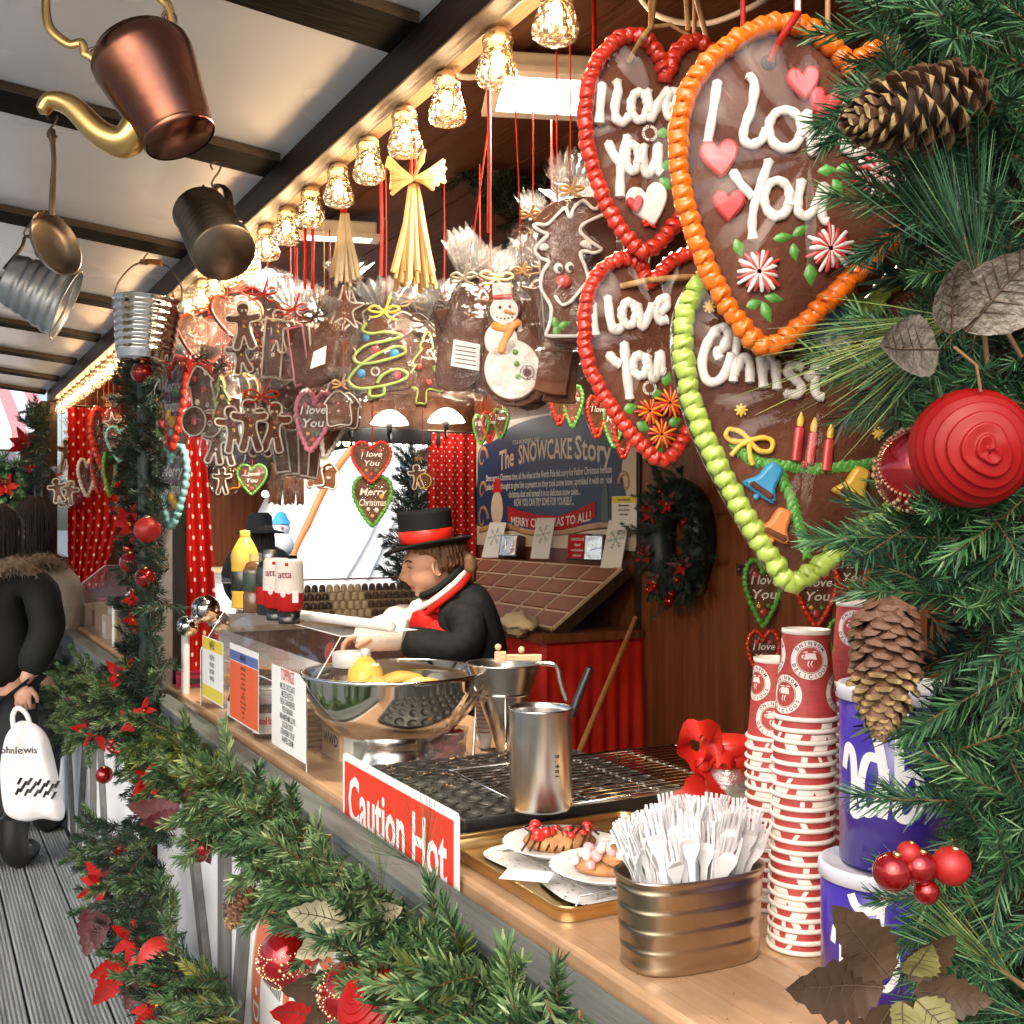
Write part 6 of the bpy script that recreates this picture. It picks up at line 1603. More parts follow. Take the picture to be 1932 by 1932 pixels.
for x, y, r in ((450, 875, 26), (560, 830, 28), (515, 1000, 28)): swirl(H, *c4(x, y), r, f - .002, 8, m_ic_r, m_carrot)
b = MB()
for (x, y, a) in ((545, 700, 1.2), (345, 860, .3), (415, 955, -.5), (590, 930, .5), (500, 1080, .3), (490, 780, 0)): leaf(b, H, *c4(x, y), 26, 22, a, f)
b.build('icing_leaves', m_ic_gr, H.o)['kind'] = 'stuff'
made_tag(H, *c4(452, 750), 15, f - .0012)
wrap_sheet(H, H.out, 1.03, -.006, .02, m_film2)
b = MB(); b.tube([H.p(1168, 545, f - .002), H.p(1215, 535, f - .012), H.p(1280, 528, f - .01), H.p(1330, 520, -.0)], .0045, 6, flat=.4); b.tube([H.p(1300, 470, 0), H.p(1318, 350, .02), H.p(1320, -40, .02)], .003, 6); b.build('raffia_ties', m_raffia, H.o)
GREEN = [(1625, 595), (1570, 530), (1510, 496), (1440, 486), (1375, 497), (1326, 530), (1296, 580), (1286, 640), (1294, 720), (1313, 790), (1343, 860), (1382, 935), (1421, 1005), (1456, 1060), (1490, 1100), (1540, 1068), (1600, 1018), (1680, 960), (1770, 880), (1840, 780), (1870, 680), (1850, 580), (1790, 522), (1720, 512), (1665, 545)]
H = big_heart('huge lime-green-bordered gingerbread heart iced with Merry Christmas, candles and bells', 1500, 800, 1.17, GREEN, m_ic_g, 18, 27, 0, .018, True)
f = H.f
strokes(H, [[(830, 590), (818, 560), (850, 535), (880, 470), (860, 430), (820, 435), (770, 500), (738, 600), (750, 690), (790, 722), (850, 690), (900, 570)], [(935, 425), (920, 560), (905, 715)], [(910, 680), (950, 590), (990, 610), (995, 718)], [(1055, 585), (1068, 745)], [(1064, 660), (1090, 600), (1120, 600)], [(1130, 610), (1142, 755)],
            [(1275, 640), (1225, 630), (1198, 665), (1240, 705), (1272, 745), (1250, 785), (1188, 782)], [(1355, 560), (1345, 700), (1350, 785), (1390, 800)], [(1300, 690), (1420, 655)]], 9.5 * H.k, f - .002, conv=c4)
c5 = lambda x, y: (1499.5 + x * .3269, 513 + y * .3269)
strokes(H, [[(170, 430), (230, 410), (245, 360), (205, 345), (175, 390), (190, 460), (240, 455)], [(270, 380), (290, 460)], [(285, 410), (310, 365), (345, 370)], [(370, 360), (390, 440)], [(385, 395), (410, 350), (440, 355)]], 8.5 * H.k, f - .002, conv=c5)
b = MB(); b.prism(shape('round', H, 1580, 620, 70, 110, .3), .005, .002, 0, None, f - .001); b.build('pale_blue_patch', mat('pale_blue_tint', (.30, .45, .70), .4, var=.1), H.o)  # flat pale blue oval on the biscuit, under the upper lettering
for x, y, c in ((1500, 830, 26), (1525, 838, 24), (1556, 850, 24)):
    b = MB(); b.tube([H.p(x - 4, y + c + 14, f - .004), H.p(x + 3, y - c + 6, f - .004)], 9.5 * H.k, 10, flat=.6); b.build('sugar_candle', m_sug_r, H.o)
    b = MB(); b.tube([H.p(x + 3, y - c + 2, f - .004), H.p(x + 5, y - c - 10, f - .004), H.p(x + 6, y - c - 24, f - .004)], [6 * H.k, 7 * H.k, 1.5 * H.k], 8, flat=.6); b.build('candle_flame', m_ic_y, H.o)
b = MB()
def frond(P, L, w, n):
    P = spline(P, n)
    for i in range(len(P) - 1):
        a = atan2(-(P[i + 1].y - P[i].y), P[i + 1].x - P[i].x)
        for sg in (-1, 1): leaf(b, H, P[i].x + R(-2, 2), P[i].y + R(-2, 2), L, w, a + pi + sg * .75 if False else a + sg * .7, f - .001)
frond([(1385, 842, 0), (1420, 870, 0), (1480, 880, 0), (1540, 885, 0), (1600, 880, 0), (1650, 872, 0)], 30, 14, 5)
frond([(1470, 895, 0), (1490, 950, 0), (1505, 1000, 0), (1520, 1050, 0)], 30, 13, 5)
b.build('icing_garland', m_ic_gr, H.o)['kind'] = 'stuff'
strokes(H, [[(890, 1115), (940, 1060), (985, 1040)], [(985, 1040), (900, 1040), (862, 1010), (880, 975), (940, 990), (990, 1035)], [(990, 1035), (1060, 1020), (1110, 1040), (1100, 1090), (1040, 1090), (990, 1040)], [(985, 1040), (990, 1110), (1005, 1165)]], 5 * H.k, f - .006, 'yellow_icing_bow', m_ic_y, conv=c4)
def bell(x, y, s, m, nm, rot):
    o2 = [(-.16, .5), (.16, .5), (.24, .3), (.28, 0), (.46, -.25), (.40, -.38), (-.40, -.38), (-.46, -.25), (-.28, 0), (-.24, .3)]
    c = H.p(x, y); k = s * H.k
    b = MB(); b.prism([(q.x, q.y) for q in spline([(c.x + k * (a * cos(rot) - z * sin(rot)), c.z + k * (a * sin(rot) + z * cos(rot)), 0) for a, z in o2], 3, True)], .010, .004, 0, None, f - .005)
    b.tube([(c.x + k * (-.3 * cos(rot) + .26 * sin(rot)), f - .011, c.z + k * (-.3 * sin(rot) - .26 * cos(rot))), (c.x + k * (.3 * cos(rot) + .26 * sin(rot)), f - .011, c.z + k * (.3 * sin(rot) - .26 * cos(rot)))], .0035, 6, 1, flat=.5)
    b.ball((c.x + k * .46 * sin(rot), f - .006, c.z - k * .46 * cos(rot)), 6 * H.k, 8, 6); b.build(nm, [m, m_gingd], H.o)
bell(1440, 910, 74, m_ic_b, 'blue_icing_bell', -.6); bell(1606, 918, 72, m_ic_y, 'yellow_icing_bell', -.45); bell(1462, 992, 66, mat('orange_icing_bell', (.80, .24, .06), .4, var=.06), 'orange_icing_bell', -.45)
for x, y in ((1335, 583), (1394, 776), (1651, 820)):
    b = MB(); c = H.p(x, y, f - .003)
    for i in range(8): a = i * pi / 4; b.tube([c, c + Vector((cos(a), 0, sin(a))) * 12 * H.k], [5 * H.k, 2 * H.k], 6, flat=.6)
    b.build('icing_star', m_ic_y, H.o)
b = MB()
for i in range(4): b.ball(H.p(1508 + 5 * (i % 2), 875 + 5 * (i // 2), f - .008), 4 * H.k, 8, 6)
b.build('red_berries', m_sug_r, H.o)
wrap_sheet(H, H.out, 1.04, -.006, .024, m_film2)
string(H, 1400, 500, m_rib_r, .003); string(H, 1560, 520, m_raffia, .003)

# --- smaller hearts -------------------------------------------------------
def small_heart(label, u, v, d, w, h, bm, words, deco, yaw=0.0, group='small hanging gingerbread hearts', rot=0.0, film_on=True, top=None):
    H = Hang('gingerbread_heart', label, 'gingerbread', u, v, d, yaw, group); t = .012
    out = shape('heart', H, u, v, h, w, rot)
    MB().prism(out, t, .003, 0).build('biscuit', m_gingd, H.o)
    border(out, .042 * h * H.k, .10 * h * H.k, -t / 2, .18, 6).build('icing_border', bm, H.o)
    b = MB()
    for i, s in enumerate(words):
        tt = MB(); text_mb(tt, s, .2 * h * H.k, None, 0, 'CENTER', 1, .003 * h * H.k, 0, None, 2, .2)
        xs_ = [p[0] for p in tt.v]; sc = min(1.2, .66 * w * H.k / H.cy / max(1e-6, max(xs_) - min(xs_)))
        b.add([(p[0] * sc, -t / 2 - .003, p[2] + (.13 - .22 * i) * h * H.k) for p in tt.v], tt.f)
    b.build('icing_lettering', m_ic_w, H.o)
    for (x, z, r, m) in deco:
        b = MB(); b.ball((x * w * H.k / H.cy, -t / 2 - .001, z * h * H.k), r * h * H.k, 8, 6, 0, None, (1, .4, 1)); b.build('sugar_dot', m, H.o)
    if film_on: wrap_sheet(H, out, 1.08, 0, .012)
    string(H, u - .0, v - .30 * h, m_rib_r, .0018, z_(.74) if top is None else top)
    return H
D1 = [(-.2, .28, .05, m_sug_r), (.2, .28, .05, m_sug_r), (0, -.3, .06, m_sug_r), (-.12, -.2, .035, m_ic_y), (.12, -.2, .035, m_ic_gr)]
D2 = [(-.1, -.16, .04, m_ic_w), (.1, -.18, .05, m_ic_w), (.0, -.3, .04, m_ic_y), (.22, .1, .05, m_ic_y)]
small_heart('small red-bordered heart with I love You hanging in the far opening', 701, 872, 4.3, 80, 76, m_ic_r, ('I love', 'You'), D1, top=z_(.62))
small_heart('small green-bordered heart with Merry Christmas, hanging under the I love You heart', 703, 946, 4.32, 78, 92, m_ic_gr, ('Merry', 'Christmas'), D2, top=z_(.62))
small_heart('small pale-bordered heart in the cluster left of the far opening', 476, 905, 3.4, 60, 56, m_ic_gr, ('I love', 'You'), D1)
for i, (x, y, w, h, bm, lb) in enumerate(((1440, 1118, 76, 124, m_ic_gr, 'green-bordered heart with I love You hung on the back wall beside the door'), (1540, 1122, 84, 120, m_ic_r, 'red-bordered heart with I love You hung on the back wall, middle of three'), (1608, 1086, 70, 110, m_ic_r, 'heart hung on the back wall half behind the garland'), (1440, 1238, 64, 96, m_ic_r, 'small heart hung low on the back wall behind the cups'), (1590, 1215, 60, 90, m_ic_gr, 'small heart hung low on the back wall behind the right cup stack'))):
    small_heart(lb, x, y, 3.34 / ray(x, y).x, w, h, bm, ('I love', 'You'), D1, -.45 if False else .0, 'small hearts hung on the back wall', top=z_(.45))
for i, (x, y) in enumerate(((909, 811), (922, 807), (946, 800), (1053, 764), (1082, 768), (1124, 788), (1160, 806), (1174, 826))):
    small_heart('small foil-wrapped heart above the blue poster, %s from the left' % ORD[i], x, y, 3.0 if x < 1000 else 2.6, 30 if x < 1000 else 40, 56 if x < 1000 else 78, m_ic_r if i % 2 else m_ic_gr, ('I love',), D1[:3], .5 if i % 2 else -.4, 'foil-wrapped hearts above the poster')
H = small_heart('tall narrow heart with red border and yellow flowers, left of the metal post', 326, 762, 3.60, 74, 170, m_ic_r, ('Merry', 'Christmas'), [(-.1, -.12, .06, m_ic_y), (.05, -.2, .07, m_ic_y), (.18, .12, .06, m_ic_gr), (.0, -.32, .04, m_ic_t)], -.62, 'tall hearts by the metal post')
H = small_heart('tall narrow heart with turquoise border below the red one by the metal post', 328, 918, 3.62, 76, 150, m_ic_t, ('Merry', 'Christmas'), [(0, -.15, .08, m_ic_y), (.1, -.22, .07, m_ic_y), (-.05, -.02, .04, m_ic_gr)], -.62, 'tall hearts by the metal post')
small_heart('brown heart with pink piping in the middle of the hanging cluster', 592, 796, 2.75, 76, 112, m_ic_p, ('I love', 'You'), D1, -.2, rot=-.12)
small_heart('dark heart edge-on behind the pink-piped heart', 622, 812, 2.82, 40, 108, m_ic_w, (), [], .9, rot=-.2)

# --- wrapped biscuits ------------------------------------------------------
def wrapped(label, u, v, d, shapes, bag, tie=None, ribbon_m=None, ruff=None, group='cellophane-wrapped gingerbread hung over the counter', yaw=0.0, string_to=None, bag_t=.03, sm=None, x_string=None):
    """shapes: (kind or outline, cx, cy, h, w, rot, depth offset, icing material, dots)"""
    H = Hang('wrapped_gingerbread', label, 'gingerbread', u, v, d, yaw or R(-.5, .5), group)
    for (kind, cx, cy_, h, w, rot, off, im, dots) in shapes:
        out = shape(kind, H, cx, cy_, h, w, rot) if isinstance(kind, str) else [(q.x, q.y) for q in spline([H.q(*p) + (0,) for p in kind], 3, True)]
        MB().prism(out, .010, .002, 0, None, off).build('biscuit', m_gingd, H.o)
        if im:
            c0 = (sum(p[0] for p in out) / len(out), sum(p[1] for p in out) / len(out))
            P = resample([Vector((c0[0] + (x - c0[0]) * .91, off - .0065, c0[1] + (z - c0[1]) * .91)) for x, z in out], .006, True)
            MB().tube(P, 1.9 * H.k if h > 70 else 1.5 * H.k, 5, closed=True).build('icing_outline', im, H.o)
        for (dx, dz, r, m) in dots:
            c = H.p(cx + dx, cy_ + dz, off - .007); MB().ball(c, r * H.k, 8, 6, 0, None, (1, .4, 1)).build('icing_dot', m, H.o)
    if bag:
        out = [(q.x, q.y) for q in spline([H.q(*p) + (0,) for p in bag], 3, True)]
        wrap_sheet(H, out, 1.0, 0.0, bag_t, name='cellophane_bag')
    if ruff: ruffle(H, *ruff)
    if tie: bow(H, tie[0], tie[1], tie[2], ribbon_m or m_rib_r, -.035)
    sx_, sy_ = (tie[0], tie[1]) if tie else (u, v - 40)
    string(H, sx_, sy_, sm or m_rib_r, .0015, z_(.74) if string_to is None else string_to, 0, True, x_string)
    return H
MD = [(-3, -30, 2.6, m_ic_w), (5, -30, 2.6, m_ic_w), (1, -10, 3, m_sug_r), (1, 0, 3, m_ic_y)]
wrapped('bag of two gingerbread men tied with red ribbon at the left of the row', 485, 625, 2.95,
        [('man', 464, 618, 96, 92, .05, -.014, m_ic_w, MD), ('man', 528, 628, 88, 84, -.1, -.008, m_ic_w, MD), ('man', 452, 668, 80, 78, .2, .010, m_ic_w, MD), ('man', 505, 672, 80, 80, -.05, .016, m_ic_w, MD), ('man', 480, 640, 80, 80, .0, .024, m_ic_w, MD)],
        [(500, 556), (440, 580), (420, 640), (430, 690), (480, 712), (535, 700), (560, 640), (552, 580)], (505, 560, 34), m_rib_r, (505, 556, 110, 48), x_string=505)
wrapped('plain brown biscuit bag with a white label, beside the gingerbread men', 605, 668, 2.65,
        [([(620, 606), (645, 622), (640, 670), (628, 722), (572, 726), (588, 660), (606, 620)], 605, 668, 100, 60, 0, -.010, None, []), ('bar', 560, 668, 120, 130, .15, .006, m_ic_p, []), ('bar', 640, 700, 110, 120, -.1, .016, None, [])],
        [(615, 596), (570, 612), (540, 670), (555, 730), (600, 738), (650, 722), (662, 650), (645, 606)], (612, 602, 30), m_rib_k, (615, 600, 70, 40), sm=m_grass)
H = wrapped('Christmas tree biscuit with green icing loops and blue and red dots in a clear bag', 722, 680, 2.28, [([(722, 604), (690, 622), (674, 660), (664, 700), (656, 734), (700, 742), (701, 752), (727, 752), (728, 742), (776, 733), (770, 685), (754, 638)], 722, 680, 150, 110, 0, -.012, None,
              [(-29, -41, 7.5, m_ic_b), (-12, -18, 8.5, m_sug_r), (23, -10, 10, m_ic_b), (-38, 27, 8.5, m_ic_b), (29, 30, 8, m_sug_r)]), ('tree', 800, 690, 150, 120, -.1, .02, m_ic_g, [(-10, 0, 6, m_sug_r), (8, 30, 6, m_sug_r)]), ('tree', 690, 690, 130, 100, .2, .03, m_ic_g, [])],
            [(728, 590), (672, 620), (640, 700), (648, 762), (710, 778), (790, 772), (838, 740), (836, 660), (800, 606)], (728, 594, 32), m_ic_y, (728, 590, 130, 62), string_to=z_(.74), yaw=.01)
c6 = lambda x, y: (276.2 + x * .2655, 473.5 + y * .2655)
strokes(H, [[(1570, 530), (1545, 575), (1600, 600), (1700, 590), (1790, 600), (1810, 625), (1700, 655), (1580, 680), (1495, 745), (1500, 800), (1600, 810), (1780, 765), (1850, 725), (1800, 690), (1690, 725), (1560, 800), (1475, 880), (1450, 940), (1520, 985), (1680, 970), (1820, 930), (1862, 885), (1790, 850), (1690, 890), (1650, 945)], [(1600, 985), (1600, 1040), (1690, 1030), (1695, 965)]], 3.0 * H.k, -.021, 'green_icing_loops', m_ic_g, conv=c6)
made_tag(H, *c6(1635, 865), 10, -.0192)
ruffle(H, 800, 610, 60, 60); bow(H, 812, 612, 38, m_rib_k, -.04)
wrapped('bag of plain chocolate-brown biscuits with a white barcode label left of the snowman', 872, 640, 2.02,
        [([(862, 555), (893, 548), (915, 600), (908, 700), (880, 738), (826, 728), (832, 650)], 872, 640, 150, 70, 0, -.012, None, []), ('bar', 905, 650, 170, 160, -.12, .004, None, []), ('bar', 845, 655, 150, 150, .15, .012, None, [])],
        [(878, 530), (845, 570), (812, 680), (822, 745), (880, 768), (930, 735), (938, 620), (905, 550)], (880, 532, 26), m_grass, (878, 532, 80, 100), bag_t=.035, x_string=925)
b = MB(); 
Hx = Hang('price_label', 'white printed label stuck on the bag of plain biscuits', 'label', 878, 672, 1.975); b.add([Hx.p(*p) for p in ((856, 640), (906, 650), (904, 700), (850, 690))], [(0, 3, 2, 1)], 0); b.build('paper', m_paper, Hx.o)
b = MB()
for i in range(5): b.add([Hx.p(860 + (-1 if j in (0, 3) else 38), 652 + i * 8 + (5 if j in (1, 2) else -1) + (1.6 if j > 1 else 0), -.001) for j in range(4)], [(0, 3, 2, 1)])
b.build('print_lines', m_gingd, Hx.o)['kind'] = 'stuff'
Hx = Hang('price_label', 'white label stuck on the plain bag beside the gingerbread men', 'label', 601, 678, 2.60); b = MB(); b.add([Hx.p(*p) for p in ((592, 664), (616, 652), (613, 686), (585, 696))], [(0, 3, 2, 1)], 0); b.build('paper', m_paper, Hx.o)
# snowman
H = wrapped('white iced snowman biscuit with orange scarf in a clear bag', 962, 650, 1.88, [([(930, 540), (970, 545), (985, 580), (980, 612), (1010, 640), (1035, 690), (1030, 740), (985, 768), (935, 758), (908, 715), (915, 660), (935, 620), (922, 585)], 962, 650, 180, 100, 0, -.010, None, []),
             ([(990, 560), (1020, 640), (1045, 700), (1030, 760), (980, 768), (960, 700)], 1000, 660, 180, 100, 0, .02, None, [])],
            [(950, 500), (920, 560), (905, 660), (898, 730), (940, 778), (1000, 782), (1042, 745), (1040, 660), (1000, 570), (985, 510)], (985, 520, 18), m_raffia, (990, 520, 70, 70), bag_t=.026, x_string=970, yaw=.01)
off = -.0185
for nm, kd, cx, cy_, h, w, m in (('white_icing_body', 'round', 966, 700, 112, 104, m_ic_w), ('white_icing_chest', 'round', 945, 645, 66, 62, m_ic_w), ('white_icing_head', 'round', 951, 590, 52, 54, m_ic_w), ('white_hat', 'bar', 948, 556, 34, 140, m_ic_w)):
    MB().prism(shape(kd, H, cx, cy_, h, w, .05), .006, .002, 0, None, off).build(nm, m, H.o)
strokes(H, [ell(966, 700, 54, 58), ell(951, 590, 28, 27), [(924, 574), (950, 578), (980, 572)]], 2.2 * H.k, off - .001, 'dark_piping', m_gingd)
b = MB(); b.tube([H.p(932, 566, off - .004), H.p(966, 564, off - .004)], 5 * H.k, 6, flat=.5); b.build('red_hat_band', m_sug_r, H.o)
b = MB()
for x, y in ((943, 585), (962, 583)): b.ball(H.p(x, y, off - .004), 3 * H.k, 6, 5)
for i in range(5): b.ball(H.p(938 + i * 7, 603 + 3 * sin(i * .8), off - .004), 1.8 * H.k, 6, 5)
b.build('eyes_and_mouth', m_black, H.o)
b = MB(); b.tube([H.p(953, 592, off - .004), H.p(972, 597, off - .006)], [4 * H.k, 1.5 * H.k], 6); b.build('carrot_nose', m_carrot, H.o)
strokes(H, [[(930, 618), (955, 624), (980, 612)], [(966, 620), (950, 650), (946, 668)]], 7 * H.k, off - .004, 'orange_scarf', m_carrot, .4)
for y in (668, 690, 714): MB().ball(H.p(972 + (y - 668) * .12, y, off - .004), 5.5 * H.k, 8, 6, 0, None, (1, .5, 1)).build('green_button', m_ic_gr, H.o)
made_tag(H, 994, 706, 14, off - .0045)
# reindeer
cR = lambda x, y: (552.4 + x / 3, y / 3)
H = wrapped('reindeer-shaped gingerbread with white piping and red nose in a tall clear bag', 1075, 510, 1.68, [([cR(*p) for p in ((1350, 1300), (1440, 1180), (1560, 1140), (1700, 1130), (1830, 1190), (1760, 1250), (1640, 1300), (1750, 1430), (1640, 1460), (1685, 1600), (1600, 1690), (1625, 1760), (1640, 1925), (1430, 1925), (1470, 1760), (1400, 1640), (1450, 1490), (1360, 1440), (1420, 1350))], 1075, 510, 260, 150, 0, -.012, None, []),
             ([cR(*p) for p in ((1380, 1340), (1520, 1220), (1760, 1180), (1840, 1420), (1760, 1560), (1800, 1900), (1480, 1930), (1520, 1650))], 1100, 520, 260, 150, 0, .014, None, [])],
            [cR(*p) for p in ((1560, 1110), (1390, 1230), (1330, 1400), (1350, 1600), (1400, 1800), (1400, 1960), (1640, 1980), (1800, 1940), (1830, 1600), (1850, 1300), (1760, 1150))], cR(1570, 1115) + (24,), m_raffia, cR(1570, 1115) + (100, 80), bag_t=.035, x_string=1075, yaw=.01)
strokes(H, [[(1800, 1205), (1750, 1175), (1700, 1205), (1640, 1160), (1590, 1195), (1562, 1250), (1540, 1200), (1500, 1230), (1440, 1290), (1380, 1290), (1362, 1302), (1400, 1330), (1440, 1350), (1400, 1390), (1370, 1440), (1400, 1480), (1445, 1500), (1412, 1560), (1402, 1640), (1430, 1700), (1460, 1760), (1450, 1850), (1432, 1900), (1450, 1915), (1610, 1915)],
            [(1810, 1215), (1720, 1250), (1640, 1290), (1622, 1330), (1660, 1370), (1700, 1400), (1740, 1430), (1700, 1450), (1640, 1440), (1622, 1460), (1650, 1530), (1665, 1600), (1620, 1660), (1570, 1720), (1520, 1740), (1480, 1690)]], 3.4 * H.k, -.021, 'white_piping', m_ic_w, conv=cR)
for x, y in ((1500, 1535), (1562, 1530)):
    MB().ball(H.p(*cR(x, y), -.019), 9 * H.k, 10, 8, 0, None, (1, .5, 1.15)).build('sugar_eye', m_ic_w, H.o); MB().ball(H.p(*cR(x + 6, y + 6), -.024), 4.5 * H.k, 8, 6, 0, None, (1, .5, 1)).build('pupil', m_black, H.o)
MB().ball(H.p(*cR(1530, 1610), -.019), 14 * H.k, 10, 8, 0, None, (1.15, .6, .9)).build('red_nose', m_sug_r, H.o)
for x, y, w in ((1418, 1417, 9), (1655, 1398, 10)): MB().ball(H.p(*cR(x, y), -.019), w * H.k, 10, 8, 0, None, (1.2, .5, .8)).build('icing_ear', m_ic_w, H.o)
b = MB()
for x, y, a in ((1480, 1840, 1.8), (1530, 1850, .4), (1490, 1890, -1.2)): leaf(b, H, *cR(x, y), 24, 16, a, -.017)
b.build('icing_holly', m_ic_gr, H.o)
wrapped('tall bag of dark star biscuits behind the reindeer', 1000, 520, 1.98, [('star', 1005, 470, 90, 90, .2, 0, None, []), ('star', 1020, 560, 100, 90, -.2, .012, None, []), ('bar', 1010, 640, 130, 200, .1, .012, None, [])], [(1010, 410), (965, 430), (955, 560), (975, 690), (1050, 690), (1060, 560), (1045, 430)], (1005, 415, 20), m_raffia, (1005, 415, 60, 50), x_string=1005)
wrapped('bag of dark layered biscuits hanging low behind the reindeer', 1050, 690, 1.75, [('bar', 1045, 690, 60, 420, 1.4, -.01, None, []), ('bar', 1060, 706, 60, 400, 1.5, .01, None, [])], [(1040, 652), (990, 670), (990, 710), (1050, 725), (1105, 712), (1105, 670)], (1050, 655, 8), m_rib_k)
# lower cluster
wrapped('bag of small gingerbread men tied with red ribbon, in the lower row', 482, 800, 2.9,
        [('man', 470, 805, 108, 84, .04, -.014, m_ic_w, MD), ('man', 512, 806, 104, 80, -.08, -.006, m_ic_w, MD), ('man', 444, 812, 96, 76, .12, .006, m_ic_w, MD), ('man', 492, 815, 100, 80, .0, .018, m_ic_w, MD)],
        [(485, 748), (440, 764), (422, 820), (430, 872), (490, 882), (545, 868), (552, 810), (535, 762)], (488, 750, 36), m_rib_r, (490, 748, 120, 44), string_to=z_(.50))
wrapped('bag of brightly iced train biscuits by the metal post', 395, 745, 3.3,
        [('house', 385, 735, 100, 70, .2, -.01, m_ic_w, [(-14, -20, 6, m_sug_r), (10, -30, 5, m_ic_w), (6, 0, 6, m_sug_r), (-8, 24, 6, m_ic_w), (14, 30, 5, m_ic_w)]), ('round', 372, 795, 60, 56, 0, -.016, m_ic_w, [(0, 0, 7, m_sug_r)]), ('round', 405, 800, 56, 52, 0, -.012, m_ic_w, [(0, 0, 6, m_ic_w)]), ('house', 410, 770, 110, 60, -.1, .012, m_ic_w, [(0, 0, 6, m_ic_y)])],
        [(390, 676), (360, 710), (348, 790), (365, 842), (410, 846), (432, 800), (430, 720)], (392, 678, 20), m_rib_k, (392, 678, 50, 26))
wrapped('bag of green and red iced tree biscuits behind the train biscuits', 432, 770, 3.15, [('tree', 425, 760, 110, 70, .1, -.01, m_ic_g, [(0, -10, 5, m_ic_y), (-8, 20, 5, m_sug_r), (8, 26, 5, m_carrot)]), ('bar', 440, 790, 90, 120, .0, .01, m_ic_w, [])], [(425, 690), (402, 730), (402, 810), (430, 830), (458, 800), (455, 720)], (428, 694, 16), m_rib_k)
wrapped('small bag of golden gingerbread under the men, lower left of the cluster', 424, 905, 3.6, [('man', 424, 908, 56, 52, 0, -.01, m_ic_w, []), ('house', 436, 900, 46, 40, .2, .01, m_carrot, [])], [(424, 868), (402, 885), (400, 925), (424, 938), (448, 925), (446, 885)], (424, 870, 10), m_rib_r)
wrapped('bag of thin dark chocolate sticks in the lower row', 545, 908, 3.35, [('bar', 520 + 9 * i, 912 + 3 * (i % 2), 72, 44, R(-.1, .1), -.02 + .01 * (i % 3), None, []) for i in range(7)], [(545, 866), (512, 888), (508, 945), (545, 955), (585, 945), (580, 888)], (545, 868, 12), m_raffia, (545, 868, 40, 20))
wrapped('bag of two iced gingerbread houses left of the small hearts', 605, 893, 3.5, [('house', 592, 894, 50, 44, .15, -.01, m_ic_w, [(0, 6, 3, m_ic_w)]), ('house', 618, 896, 52, 46, -.12, -.004, m_ic_w, [(0, 6, 3, m_ic_w)])], [(605, 862), (576, 880), (574, 918), (605, 924), (640, 918), (640, 880)], (605, 864, 14), m_raffia, (605, 864, 40, 16))
wrapped('small bag of gingerbread by the right-hand dotted curtain', 796, 898, 4.6, [('man', 790, 900, 50, 46, .1, -.01, m_ic_w, []), ('round', 804, 908, 30, 30, 0, -.012, m_ic_y, [])], [(796, 865), (776, 890), (776, 922), (800, 930), (820, 915), (815, 880)], (797, 866, 8), m_raffia, (797, 866, 34, 18), string_to=z_(.58))
for i, (x, y, d, kind, h, im, rb, lb) in enumerate((
    (556, 660, 2.95, 'bar', 120, m_ic_w, m_rib_r, 'narrow bag of white-piped fingers between the men and the plain bag'), (655, 585, 2.7, 'star', 90, m_ic_w, m_grass, 'bag of star biscuits under the grey raffia'), (446, 600, 3.2, 'heart', 84, m_ic_r, m_rib_r, 'bag with a red-piped heart behind the gingerbread men'),
    (655, 700, 2.75, 'man', 100, m_ic_w, m_rib_k, 'bag of brown men half behind the tree biscuit'), (772, 640, 2.6, 'house', 110, m_ic_w, m_raffia, 'bag with an iced house behind the tree biscuits'), (838, 650, 2.35, 'star', 110, None, m_rib_k, 'bag of plain star biscuits between tree and plain bags'),
    (925, 610, 2.25, 'tree', 130, m_ic_w, m_raffia, 'bag of white-piped trees behind the snowman'), (905, 700, 2.3, 'round', 84, None, m_raffia, 'bag of round brown biscuits low between the plain bag and the snowman'), (1040, 600, 2.05, 'man', 150, m_ic_w, m_raffia, 'bag of large men between snowman and reindeer'),
    (1120, 540, 1.95, 'bar', 190, m_ic_w, m_raffia, 'tall bag of dark fingers right of the reindeer'), (548, 740, 3.0, 'heart', 80, m_ic_gr, m_rib_k, 'bag with a green-piped heart in the lower row'), (455, 735, 3.25, 'round', 70, m_ic_y, m_rib_r, 'bag of yellow-piped rounds behind the lower men'),
    (420, 840, 3.3, 'man', 80, m_ic_w, m_rib_r, 'bag of men at the left end of the lower row'), (560, 850, 3.0, 'bar', 90, m_ic_w, m_raffia, 'bag of dark fingers under the pink-piped heart'), (648, 770, 2.6, 'house', 70, m_ic_w, m_raffia, 'bag of little houses under the tree biscuit'), (385, 640, 3.5, 'heart', 90, m_ic_r, m_rib_r, 'bag with a red-piped heart high beside the post'))):
    w = h * (.95 if kind != 'bar' else .9); q = .5 * w; sh = []
    for j in range(2 if kind != 'bar' else 4):
        dx = (j - .5) * .22 * w if kind != 'bar' else (j - 1.5) * .24 * w
        sh.append((kind, x + dx, y + 3 * j, h, w if kind != 'bar' else h * 1.2, R(-.15, .15), -.012 + .009 * j, im, [(0, -h * .1, h * .04, m_sug_r), (0, h * .1, h * .035, m_ic_w)] if im and j == 0 else []))
    wrapped(lb, x, y, d, sh, [(x, y - h * .62), (x - q * .75, y - h * .5), (x - q * 1.1, y), (x - q, y + h * .56), (x, y + h * .62), (x + q, y + h * .54), (x + q * 1.1, y - h * .05), (x + q * .75, y - h * .5)], (x, y - h * .60, h * .28), rb, (x, y - h * .60, h * 1.0, h * .5), bag_t=.034)
